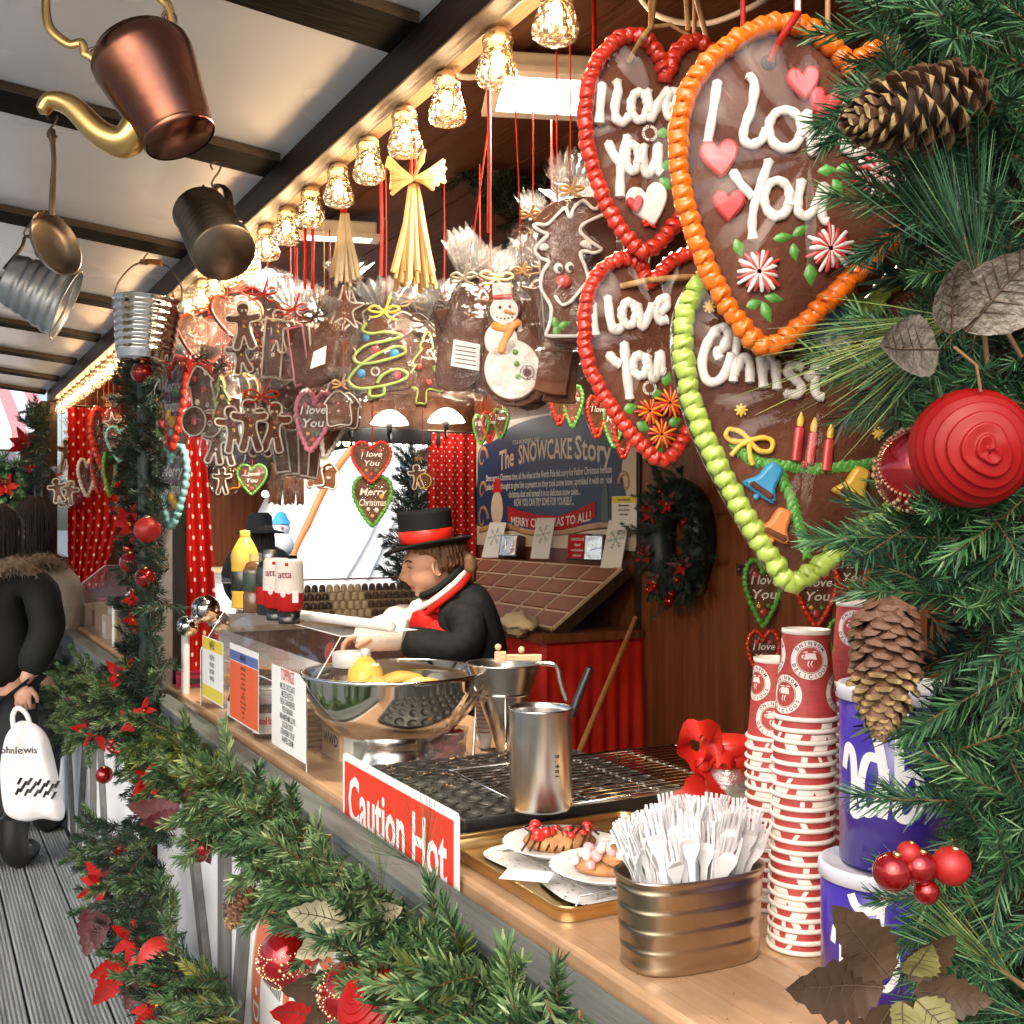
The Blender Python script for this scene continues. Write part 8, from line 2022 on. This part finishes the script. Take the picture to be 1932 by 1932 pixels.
poinsettia('red poinsettia beside the cedar sprigs at the counter end', pc(252, 1365, .57), pv(-.2, .2, -1), 1.0, 5); poinsettia('red poinsettia bract beside the post foot', pc(272, 1340, .57), pv(.2, .2, -1), .7, 4)
poinsettia('wine-red poinsettia left of the post over the far white panels', pc(182, 1378, .57), pv(-.3, -.2, -1), 1.5, 6, 3); poinsettia('red poinsettia under the cedar sprigs', pc(280, 1470, .56), pv(.1, -.3, -1), 1.1, 5, 1)
poinsettia('wine-red leaves under the ledge of the far bay', pc(152, 1332, .58), pv(-.4, -.2, -1), 1.2, 5, 4)
for i, (u, v, r, m, lb) in enumerate(((197, 1462, .030, m_bred, 'shiny red bauble left of the post over the braces'), (228, 1600, .026, m_bred, 'shiny red bauble on the lower garland'), (183, 1330, .020, m_bred, 'small red bauble under the far ledge'), (190, 1345, .018, m_bred, 'smaller red bauble under the far ledge'))): bauble(lb, pc(u, v, .57), r, m)
for i, (u, v) in enumerate(((212, 1400), (222, 1408), (214, 1415), (226, 1418), (208, 1410))): bauble('red berry in the bunch left of the poinsettia below the post, %s from the left' % ORD[i], pc(u, v, .56), .013, m_bred, 'bunch of red berries below the post')
o_ = pc(300, 1806, .53)
bauble('big coral-red silk bauble on the garland by the decking', o_, .050, m_silkred, None, rx(1.2)); bauble('coral-red silk bauble half behind the big one by the decking', pc(268, 1812, .54), .036, m_silkred)
poinsettia('red poinsettia with hanging wine-red leaves over the decking', pc(190, 1668, .52), pv(-.3, .5, -1), 1.5, 6, 0)
leaves('long wine-red leaves drooping onto the decking', pc(185, 1690, .50), [(pv(-.15, -1), 1.5), (pv(.1, -1), 1.3)], .11, .028, m_poind)
poinsettia('red poinsettia just above the coral bauble', pc(250, 1770, .52), pv(-.2, .4, -1), 1.3, 5); leaves('wine-red leaves left of the coral bauble', pc(245, 1815, .52), [(pv(-.6, -.7), 1.2), (pv(-.9, -.3), 1)], .10, .028, m_poin)
poinsettia('red poinsettia at the bottom edge by the decking', pc(300, 1900, .52), pv(-.1, .7, -1), 1.5, 6); leaves('dark leaves on the low garland by the coral bauble', pc(272, 1842, .52), [(pv(.3, -.5), 1), (pv(-.3, -.6), 1)], .075, .03, m_poind)
poinsettia('red poinsettia on the garland of the far end post', PX(46, 838, .58), pv(-.2, .1, -1), 1.9, 7); poinsettia('small red poinsettia low on the far end post', PX(58, 878, .60), pv(.0, -.2, -1), 1.0, 4)
# wreath ornaments
for i, (dy, dz) in enumerate(((.14, .15), (-.12, -.20), (.02, .23), (-.18, .08), (.18, -.08), (.06, -.24), (-.08, -.27), (.12, -.26))): bauble('small red bauble on the dark door wreath, %s of eight' % ORD[i], wc + Vector((-.13, dy, dz)), .017, m_bred, 'red baubles on the door wreath')
bauble('red bauble hanging at the bottom of the dark door wreath', wc + Vector((-.10, -.02, -.31)), .024, m_bred)
for i, (dy, dz) in enumerate(((.12, .13), (-.02, .17), (.17, -.08), (-.14, -.13), (.08, -.22))): poinsettia('dull red poinsettia on the door wreath, %s of five' % ORD[i], wc + Vector((-.12, dy, dz)), Vector((-1, -.4, 0)), 1.1, 6, 4, group='poinsettias on the door wreath')
for u, v, lb in ((845, 245, 'red tinsel ball in the ceiling garland'), (882, 268, 'second red tinsel ball in the ceiling garland')): bauble(lb, PD(u, v, 2.6), .018, m_bred)

# ------------------------------------------------------------------ the big garland on the near post, right in front of the camera
RIGHT = [(1707, -60), (1702, 60), (1677, 150), (1717, 230), (1757, 320), (1707, 430), (1797, 480), (1817, 560), (1702, 650), (1697, 720), (1807, 780), (1817, 930), (1727, 960), (1717, 1040), (1767, 1110), (1717, 1100), (1882, 1200), (1862, 1390), (1812, 1450), (1772, 1560), (1762, 1700), (1762, 1740), (1817, 1850), (1917, 1990), (2060, 1990), (2060, -60)]
rd = random.Random(9)
PLACE_R = lambda u, v: PD(u, v, .90 + rd.uniform(-.06, .07) - .04 * max(0, min(1, (u - 1600) / 300)))
garland('dense dark green fir garland wound round the near post at the right', RIGHT, PLACE_R, 280, SP_NEAR, (.62, .95), tuple(pv(-.35, .05, -.55)), spread=.75, seed=21, mind=26, loc=Vector((.80, .56, 1.0)))
garland('inner layer of the near post garland, deep shade put into its dark sprigs', [(1790, -60), (1800, 300), (1800, 560), (1800, 900), (1800, 1080), (1810, 1300), (1800, 1500), (1800, 1750), (1800, 1990), (2060, 1990), (2060, -60)], lambda u, v: PD(u, v, .99 + rd.uniform(-.02, .05)), 220, SP_DARK, (.9, 1.3), tuple(pv(-.3, .0, -.5)), spread=.9, seed=22, mind=20, loc=Vector((.82, .57, 1.0)))  # darker needle colour stands in for the black depth behind the outer sprigs
EDGE = [(1600, 60, -1, .3), (1620, 20, -.8, .5), (1575, 170, -1, -.3), (1600, 200, -.9, -.6), (1640, 150, -.9, -.1), (1640, 420, -.8, -.5), (1610, 380, -.9, .1), (1620, 660, -1, .1), (1590, 700, -.9, -.4), (1640, 720, -.7, -.6), (1640, 640, -.9, .4), (1630, 970, -1, -.1), (1600, 1010, -.9, .2), (1660, 1040, -.8, -.6), (1650, 1090, -1, .3), (1660, 1120, -1, -.1), (1690, 1510, -1, .1), (1660, 1740, -.9, -.4), (1710, 1440, -.9, .5), (1680, 1680, -1, 0)]
o = thing('evergreen_garland', 'loose fir sprigs sticking out leftwards from the near post garland', 'garland', (.78, .56, 1.2))
for i, (u, v, dx, dy) in enumerate(EDGE):
    for j in range(2): obj('sprig', SP_NEAR[(i + j) % 6], o, None, tr(-Vector((.78, .56, 1.2))) @ tr(PD(u + 84 + R(-12, 22), v + R(-14, 14), .84 + R(-.02, .03))) @ align(pv(dx + R(-.2, .2), dy + R(-.25, .25), R(-.4, .2)), R(0, 6)) @ Matrix.Scale(R(.7, .95), 4) @ tr(0, 0, -.05))
for i, (u, v, dx, dy, s, lb) in enumerate(((1835, 590, -.95, -.35, 1.0, 'fan of long pine needles sweeping left over the orange heart tip'), (1860, 560, -.5, .85, .9, 'fan of long pine needles rising right of the cone'), (1850, 560, -.1, 1.0, .8, 'upright long pine needles beside the first cone'), (1930, 1860, -.85, .6, .85, 'long pine needles sweeping up to the berry cluster'), (1960, 1930, -.8, .35, .9, 'long pine needles at the bottom right'), (1800, 600, -.8, -.7, .7, 'glittery long needles falling over the green heart'))):
    p = PD(u, v, .78); o = thing('pine_tuft', lb, 'pine tuft', p, group='long-needled pine tufts')
    obj('sprig', (SP_LONG if i in (0, 5) else SP_PINE)[i % 3], o, None, align(pv(dx, dy, -.1), i) @ Matrix.Scale(s, 4))
    obj('sprig', SP_LONG[(i + 1) % 3] if i in (0, 3) else SP_PINE[(i + 1) % 3], o, None, align(pv(dx, dy + .12, -.05), i + 2) @ Matrix.Scale(s * .9, 4))
    b = MB(); b.tube([pv(-dx * .05, -dy * .05), Vector((0, 0, 0)), pv(dx * .03, dy * .03)], [.0018, .0024, .0014], 6); b.build('brown_stem', m_twig, o)
dn = .775
ridged('large red pleated satin bauble on the near post garland', PD(1832, 846, dn), .041, pv(-.12, -.1, -1))
beaded('red bauble with gold beadwork half behind the large pleated bauble', PD(1736, 888, dn + .05), .032, pv(-.35, .3, -.7), 60)
cone('large gold-tipped pine cone pointing left across the orange heart', PD(1722, 212, dn), pv(-.93, -.22, -.25), .112, .034, 125, .75, 1.0, 1.15)
cone('hanging brown pine cone with gold tip beside the cup stacks', PD(1668, 1258, dn + .01), pv(-.10, -.98, -.15), .100, .030, 150, .5, .4, .95)
for i, (u, v, r, m, lb) in enumerate(((1684, 1645, .0130, m_bred, 'leftmost shiny red berry bauble in the cluster on the near garland'), (1734, 1636, .0115, m_bred, 'middle shiny red berry bauble in the cluster on the near garland'), (1794, 1634, .0128, m_matred, 'rightmost matt red berry bauble in the cluster on the near garland'), (1748, 1682, .0085, m_bred, 'tiny crumpled red berry below the cluster'), (1715, 1610, .008, m_matred, 'small red berry behind the cluster'))): bauble(lb, PD(u, v, .735), r, m)
leaves('three grey glittering leaves on a twig above the large bauble', PD(1800, 655, .75), [(pv(-.15, .9, -.1), .9), (pv(-.95, -.1, -.1), 1.05), (pv(.55, .75, -.1), 1.25)], .052, .020, m_leafg, teeth=.06, stem=[(0, 0, 0), pv(.015, -.012), pv(.018, -.03)])
leaves('bronze artificial leaves at the foot of the near garland', PD(1700, 1865, .72), [(pv(-.98, .12, -.1), 1.2), (pv(-.65, .75, .0), 1.05), (pv(-.5, -.75, -.1), 1.15), (pv(.4, .6), .7), (pv(.2, -.8), .8), (pv(.85, -.1), .8)], .062, .0175, m_leafb, teeth=.3)
leaves('olive green bracts in the middle of the bronze leaves', PD(1705, 1862, .712), [(pv(.2, .7, -.3), 1), (pv(.5, -.5, -.3), 1), (pv(-.2, -.6, -.4), .9)], .032, .012, mat('olive_bract', (.12, .11, .03), .6, col2=(.24, .21, .07), vs=30), teeth=.2)
t = thing('price_card', 'red card with white edge half hidden behind the near garland', 'card', M=tr(PD(1706, 1040, .93)) @ rz(-TH)); MB().box((-.014, 0, -.03), (.014, .003, .02)).build('card_board', m_redcl, t); MB().box((.0145, -.001, -.03), (.018, .003, .024)).build('white_edge', m_paper, t)

# ------------------------------------------------------------------ pots hanging from the awning rafters
def s_hook(label, p, s=1.0):
    b = MB(); b.tube(spline([(-.008, 0, .012), (-.012, 0, .022), (0, 0, .030), (.010, 0, .020), (.004, 0, .004), (-.004, 0, -.006), (-.010, 0, -.020), (0, 0, -.030), (.010, 0, -.022)], 5), .0022, 6)
    q = b.build('s_hook', m_iron, None, None, tr(p) @ rz(-TH) @ Matrix.Scale(s, 4)); tag(q, label, 'hook', 'hooks on the awning rafters')
# copper kettle
kd = 1.5; kk = kd / F
Mk = tr(PD(296, 168, kd)) @ rz(-TH) @ ry(-.46) @ rx(-.10)
o = thing('copper_kettle', 'copper kettle with brass spout hanging under the awning', 'kettle', M=Mk); r = 92 * kk
MB().lathe([(.0005, -.078), (r * .70, -.078), (r * .735, -.074), (r * .76, -.066), (r * .86, -.03), (r * .98, .012), (r * 1.05, .040), (r * 1.04, .054), (r * .95, .064), (r * .86, .068), (r * .86, .071), (r * .5, .078), (.0005, .080)], 56).build('pot', m_copper, o)
MB().lathe([(r * .735, -.0785), (r * .765, -.075), (r * .75, -.070)], 56).build('base_seam', m_copper, o)
MB().lathe([(r * .62, .075), (r * .60, .080), (r * .3, .086), (.006, .088), (.006, .092), (.010, .098), (.0005, .102)], 36).build('lid', m_iron, o)
b = MB(); b.tube(spline([(-r * .72, 0, -.040), (-r * 1.10, 0, -.046), (-r * 1.45, 0, -.020), (-r * 1.72, 0, .030), (-r * 2.05, 0, .052), (-r * 2.32, 0, .045)], 6), [.024 - .0145 * (i / 30) for i in range(31)], 16); b.build('spout', m_brass, o)
b = MB(); b.tube(spline([(-r * .80, 0, .062), (-r * .95, 0, .085), (-r * 1.02, 0, .092), (-r * 1.0, 0, .108), (-r * 1.25, 0, .115), (-r * 1.45, 0, .15), (-r * 1.25, 0, .19), (-r * .95, 0, .215), (0, 0, .235), (r * .95, 0, .215), (r * 1.05, 0, .17), (r * .8, 0, .135), (r * .95, 0, .10), (r * .80, 0, .062)], 6), .0065, 8, flat=.5); b.build('handle', m_brass, o)
for sx_ in (-1, 1): b = MB(); b.tube([(sx_ * r * .86 + .008 * cos(a), .0, .082 + .011 * sin(a)) for a in [2 * pi * i / 12 for i in range(12)]], .0028, 6, closed=True); b.ball((sx_ * r * .84, 0, .066), .008, 8, 6); b.build('handle_lug', m_iron, o)
hp = Mk @ Vector((0, 0, .235)); b = MB(); b.tube([Vector((0, 0, 0)), Vector((0, 0, aZ(hp.x) - .005 - hp.z))], .003, 6); q = b.build('hanging_wire', m_iron, None, hp); tag(q, 'wire holding up the copper kettle', 'wire')
# tankard
bt, ax = PD(424, 478, 2.28), pv(-.46, .66, .60).normalized()
o = thing('tankard', 'dull brass tankard hanging by its handle, base towards the viewer', 'tankard', M=tr(bt) @ align(ax, 0)); rb = .066
prof = [(.0005, .001), (rb * .97, 0), (rb, .004)]
for i in range(7): z0 = .012 + i * .021; prof += [(rb * (1 - .02 * i), z0), (rb * (1 - .02 * i) * .965, z0 + .008), (rb * (1 - .02 * i), z0 + .018)]
prof += [(rb * .86, .165), (rb * .90, .172), (rb * .86, .173), (rb * .82, .160), (rb * .86, .01), (.0005, .008)]
MB().lathe(prof, 44).build('ribbed_wall', m_pewter, o)
Mi = (tr(bt) @ align(ax, 0)).inverted(); h0 = PD(408, 352, 2.43)
pts = [Mi @ p for p in (bt + ax * .02 + pv(.035, .055), PD(436, 400, 2.34), PD(428, 360, 2.40), PD(410, 350, 2.43), PD(397, 372, 2.44), bt + ax * .155 + pv(.0, .058))]
MB().tube(spline(pts, 5), .010, 8, flat=.35).build('handle', m_pewter, o)
s_hook('hook holding the tankard', h0 + Vector((0, 0, .025)))
# skimmer pan with long handle
o = thing('long_handled_pan', 'shallow iron pan hanging by its long handle from a rafter', 'pan', PD(99, 462, 2.27)); Mp = align(pv(.80, .22, -.30), 0) @ tr(0, 0, 0)
MB().lathe([(.0005, -.014), (.045, -.012), (.062, .0), (.068, .010), (.069, .0115), (.066, .011), (.058, -.002), (.044, -.009), (.0005, -.011)], 36, 0, Mp, sx=1.0, sy=1.0).build('pan_bowl', m_pewter, o)
b = MB(); b.tube(spline([pv(-.002, .060), pv(.0, .11), pv(.003, .17), pv(-.001, .225), pv(-.002, .235)], 5), [.006] * 8 + [.005] * 6 + [.0075] * 7, 8, flat=.5); b.build('long_handle', m_iron, o)
s_hook('hook holding the long-handled pan', PD(99, 246, 2.27) + Vector((0, 0, .01)))
# tilted bucket
c = PD(66, 548, 3.05); ax = pv(.86, -.40, .25).normalized()
def ribbed(rb, rt, h, n):
    pr = [(.0005, .002), (rb * .98, 0), (rb, .003)]
    for i in range(n): z0 = h * (.10 + .82 * i / n); r0 = rb + (rt - rb) * z0 / h; pr += [(r0, z0), (r0 * 1.0 + .0035, z0 + h * .25 / n), (r0 + .0035, z0 + h * .5 / n), (r0 + .0006, z0 + h * .72 / n)]
    return pr + [(rt, h * .97), (rt + .005, h * .985), (rt + .005, h), (rt, h), (rt - .003, h * .96), (rb - .003, .006), (.0005, .005)]
o = thing('ribbed_bucket', 'tilted ribbed steel bucket at the left edge, hung on its side', 'bucket', M=tr(c - ax * .075) @ align(ax, 0), group='ribbed steel buckets under the awning')
MB().lathe(ribbed(.070, .100, .165, 5), 44).build('bucket_wall', m_galv, o)
Mi = (tr(c - ax * .075) @ align(ax, 0)).inverted(); h0 = PD(52, 445, 3.08)
MB().tube(spline([Mi @ p for p in (c + pv(-.075, .055, -.02), PD(40, 468, 3.05), PD(48, 447, 3.06), PD(62, 452, 3.06), PD(70, 480, 3.05), c + pv(.02, .09, -.02))], 5), .005, 8).build('handle', m_iron, o)
s_hook('hook holding the tilted bucket', h0 + Vector((0, 0, .026)))
c = PD(272, 682, 3.27)
o = thing('ribbed_bucket', 'upright ribbed steel bucket with wooden grip hanging by the post', 'bucket', M=tr(c) @ rz(-TH) @ ry(.05) @ rx(-.06), group='ribbed steel buckets under the awning')
MB().lathe(ribbed(.078, .098, .180, 7), 52).build('bucket_wall', m_steel, o)
b = MB(); b.tube(spline([(-.098, -.0, .165), (-.100, 0, .20), (-.088, 0, .24), (-.05, 0, .285), (0, 0, .298), (.05, 0, .285), (.088, 0, .24), (.100, 0, .20), (.098, 0, .165)], 5), .0024, 6); b.build('wire_handle', m_iron, o)
b = MB(); b.tube([(-.030, 0, .296), (0, 0, .2985), (.030, 0, .296)], .0085, 10); b.build('wooden_grip', wood('grip_wood', (.20, .08, .03), (.30, .13, .05), .5, 'X'), o)
for sx_ in (-1, 1): MB().box((sx_ * .100 - .004, -.012, .150), (sx_ * .100 + .004, .012, .180)).build('handle_lug', m_galv, o)
s_hook('hook holding the upright bucket', PD(276, 488, 3.27) + Vector((0, 0, .012)))
# ------------------------------------------------------------------ what lies beyond the stall
m_infl = mat('white_inflatable', (.80, .82, .84), .5, var=.03)
m_orange = mat('orange_trim', (.72, .20, .06), .5, var=.08)
Yi = 12.5
q = thing('inflatable_slide', 'huge white inflatable with orange edge seen through the far opening', 'inflatable', PY(690, 1170, Yi)); o_ = Vector(q.location)
ol = [PY(x, y, Yi) - o_ for x, y in ((664, 846), (700, 838), (760, 830), (850, 826), (850, 1230), (540, 1230), (546, 1085), (556, 1040), (580, 990), (608, 930), (638, 880))]
b = MB(); b.prism([(p.x, p.z) for p in [Vector((v.x, 0, v.z)) for v in ol]], 2.4, .5, 0, None, 1.2); b.build('white_body', m_infl, q)
b = MB(); b.tube(spline([ol[0], ol[10], ol[9], ol[8], ol[7], ol[6]], 6), [.045] * 10 + [.045] * 10 + [.04] * 11, 12); b.build('orange_edge', m_orange, q)
b = MB()
for f in (.35, .65): b.tube(spline([PY(690 + 130 * f, 900, Yi) - o_ + Vector((0, -.02, 0)), PY(660 + 110 * f, 1000, Yi) - o_ + Vector((0, -.03, 0)), PY(600 + 140 * f, 1090, Yi) - o_ + Vector((0, -.02, 0))], 6), .03, 6)
b.build('seam', m_infl, q)
# far stalls with roofs and strings of lamps
m_striper = mat('pink_stripe', (.62, .26, .26), .6, var=.05); m_canvas = mat('white_canvas', (.82, .80, .80), .6, var=.03)
def far_stall(label, x0, x1, y0, y1, zr, m_body, striped):
    o = thing('market_stall', label, 'market stall', ((x0 + x1) / 2, y0, -.12), group='market stalls further down the row'); l = -Vector(o.location)
    MB().box((x0, y1 - .1, -.12), (x1, y1, zr)).build('back_wall', m_body, o, l); MB().box((x0, y0 + .1, -.12), (x1, y0 + .2, .95)).build('front_panel', m_white, o, l)
    MB().box((x0 - .05, y0 - .05, .95), (x1 + .05, y0 + .55, 1.0)).build('countertop', m_pale, o, l)
    for xx in (x0, x1 - .1): MB().box((xx, y0 + .201, -.12), (xx + .1, y0 + .3, zr - .01)).build('post', m_beam, o, l)
    MB().box((x0 - .1, y0 - .02, zr - .16), (x1 + .1, y0 + .12, zr)).build('fascia_beam', m_beam, o, l)
    n = 26
    for i in range(n if striped else 1):
        xa = x0 - .2 + (x1 - x0 + .4) * i / (n if striped else 1); xb = x0 - .2 + (x1 - x0 + .4) * (i + 1) / (n if striped else 1)
        b = MB(); b.add([(xa, y0 - .6, zr + .02), (xb, y0 - .6, zr + .02), (xb, y1, zr + .9), (xa, y1, zr + .9), (xa, y0 - .6, zr - .18), (xb, y0 - .6, zr - .18)], [(0, 1, 2, 3), (4, 5, 1, 0)])
        b.build('roof_stripe' if striped else 'roof_sheet', (m_striper if i % 2 else m_canvas) if striped else m_raft, o, l)
    return o
far_stall('far market stall with pink and white striped roof at the left edge', -2.4, 1.15, 13.5, 16.0, 2.55, m_canvas, True)
far_stall('far brown market stall with red goods behind the hatted passer-by', 3.2, 5.9, 14.5, 16.5, 2.3, m_wall, False)
m_fl = emitter('far_lamp_glow', (1, .78, .5), 14)
fl_me = MB().ball((0, 0, 0), .045, 8, 6).mesh('glass_globe', m_fl); fl_cap = MB().lathe([(.02, .04), (.02, .09), (.0005, .09)], 8).mesh('socket', m_black)
for i in range(14):
    p = PY(556 + 19.5 * i, 836 + 2.5 * sin(i), 11.0); o = thing('string_lamp', 'small round lamp strung beyond the far opening, %s from the left' % ORD[i], 'lamp', p, group='lamps strung beyond the far opening'); obj('glass_globe', fl_me, o); obj('socket', fl_cap, o)
a, c = PY(520, 830, 11.0), PY(840, 830, 11.0); b = MB(); b.tube([Vector((0, 0, .09)), (c - a) * .5 + Vector((0, 0, .07)), c - a + Vector((0, 0, .09))], .008, 6); tag(b.build('lamp_cable', m_black, None, a), 'black cable carrying the round lamps beyond the opening', 'cable')
for i in range(9):
    p = PY(500 + 13 * i, 932 + (i % 3) * 4, 14.3); o = thing('string_lamp', 'tiny lamp on the brown far stall, %s from the left' % ORD[i], 'lamp', p, group='lamps on the brown far stall'); obj('glass_globe', fl_me, o)
# passers-by beyond the opening
m_bluej = mat('blue_jacket', (.10, .20, .42), .7, var=.15); 
def widehat(H, hm, X):
    bob(H, hm, X); q = MB(); q.lathe([(.0005, .20), (.07, .20), (.10, .17), (.108, .06), (.20, .035), (.205, .025), (.10, .03)], 24, 0, hm); q.build('brimmed_hat', m_hat, H.o)
shopper('person in black brimmed hat and dark coat passing beyond the far opening', 486, 9.4, m_coat, 1.4, .75, widehat, 1, -.9, False, 1.60, .19)
o = thing('snow_figure', 'white snow figure with blue hat beyond the far opening', 'figure', PY(530, 1040, 10.0)); 
o.scale = (.5, .5, .5)
for z, r in ((.12, .24), (.42, .17)): MB().ball((0, 0, z), r, 20, 14).build('snow_ball', m_infl, o)
MB().lathe([(.19, .50), (.17, .53), (.13, .60), (.08, .70), (.0005, .74)], 20).build('blue_hat', mat('blue_felt', (.05, .32, .62), .7), o); b = MB(); b.tube([(-.02, -.16, .43), (-.08, -.28, .42)], [.03, .006], 8); b.build('orange_nose', m_orange, o)
MB().box((-.25, -.2, -1.15), (.25, .25, -.08)).build('plinth', m_raft, o)
# dark fir by the right-hand side of the opening, blue pole
def fir(label, base, h, r, n, mats, sc):
    o = thing('fir_tree', label, 'tree', base); b = MB(); b.tube([Vector((0, 0, 0)), Vector((0, 0, h))], [.06, .015], 8); b.build('trunk', m_twig, o)
    rr = random.Random(int(h * 100)); cr = bpy.data.objects.new('crown', None); COL.objects.link(cr); cr.parent = o
    for i in range(n):
        t = (i + .5) / n; z = h * (.12 + .88 * t); a = i * 2.39996; rad = r * (1 - t) * rr.uniform(.55, 1.05)
        d = Vector((cos(a), sin(a), .15 + .5 * t)); obj('sprig', rr.choice(mats), cr, None, tr(d.x * rad * .6, d.y * rad * .6, z) @ align(d + Vector((0, 0, rr.uniform(-.5, .3))), 0) @ Matrix.Scale(sc * rr.uniform(.8, 1.3), 4))
    return o
fb = PY(784, 1100, 8.2); fb.z = -.12; fir('dark fir tree beyond the opening, behind the stallholder', fb, 2.25, .26, 200, SP_DARK, 1.9)
a, c = PY(757, 870, 8.6), PY(795, 985, 8.6); b = MB(); b.tube([Vector((0, 0, 0)), (c - a), (c - a) * 3], .022, 8); tag(b.build('pole', m_bluej, None, a), 'slim blue and white pole slanting down past the small hearts', 'pole')
# garlanded rail at the far left
FG = [(-20, 905), (62, 903), (64, 928), (-20, 935)]
garland('green garland with red bow along the far stall at the left edge', FG, lambda u, v: PY(u, v, 12.6), 90, SP_DARK + SP_FIR[:2], (3, 4.4), (-.2, -1, .2), spread=1.0, seed=31, mind=3)
poinsettia('red bow flower on the far garland at the left edge', PY(10, 918, 12.3), Vector((0, -1, 0)), 2.6, 6)
fb = Vector((-.9, 18, -.12)); fir('distant dark fir at the left behind the striped stall', fb, 4.2, 1.0, 160, SP_DARK, 6)
# round sign on the white front panel
sc_ = PX(568, 2011, .686); rs = .36
o = thing('round_sign', 'round white sign with coral ring on the white panel, mostly behind the garland', 'sign', M=tr(sc_) @ rz(-pi / 2))
def annulus(ra, rb, y, m, nm, par):
    n = 72; b = MB(); b.add([(r_ * cos(2 * pi * i / n), y, r_ * sin(2 * pi * i / n)) for r_ in (ra, rb) for i in range(n)], [(i, (i + 1) % n, n + (i + 1) % n, n + i) for i in range(n)]); b.build(nm, m, par)
MB().prism([(rs * cos(2 * pi * i / 72), rs * sin(2 * pi * i / 72)) for i in range(72)], .010, 0).build('disc', m_signwhite, o)
m_coral = mat('coral_paint', (.62, .16, .09), .5, var=.05)
annulus(rs * .80, rs * .975, -.0056, m_coral, 'coral_ring', o); annulus(rs * .975, rs, -.0056, m_pale, 'wooden_rim', o)
b = MB(); b.quad([(-rs * .30, -.0058, -rs * .5), (-rs * .18, -.0058, -rs * .5), (-rs * .18, -.0058, rs * .55), (-rs * .30, -.0058, rs * .55)]); b.build('coral_bar', m_coral, o)
b = MB()
for i in range(12): b.quad([(-rs * .72 + i * .011, -.0058, rs * .22), (-rs * .72 + i * .011 + .005, -.0058, rs * .22), (-rs * .66 + i * .012 + .005, -.0058, rs * .42), (-rs * .66 + i * .012, -.0058, rs * .42)])
b.build('grey_hatching', m_galv, o)['kind'] = 'stuff'
b = MB()
for i, ch in enumerate('\u2022DEV'):
    a = pi - .12 + i * .15; text_mb(b, ch, .068, tr(rs * .885 * cos(a), -.0072, rs * .885 * sin(a)) @ ry(-(a + pi / 2)) @ tr(0, 0, -.017), 0, 'CENTER', 1, .001)
b.build('lettering', m_signwhite, o)
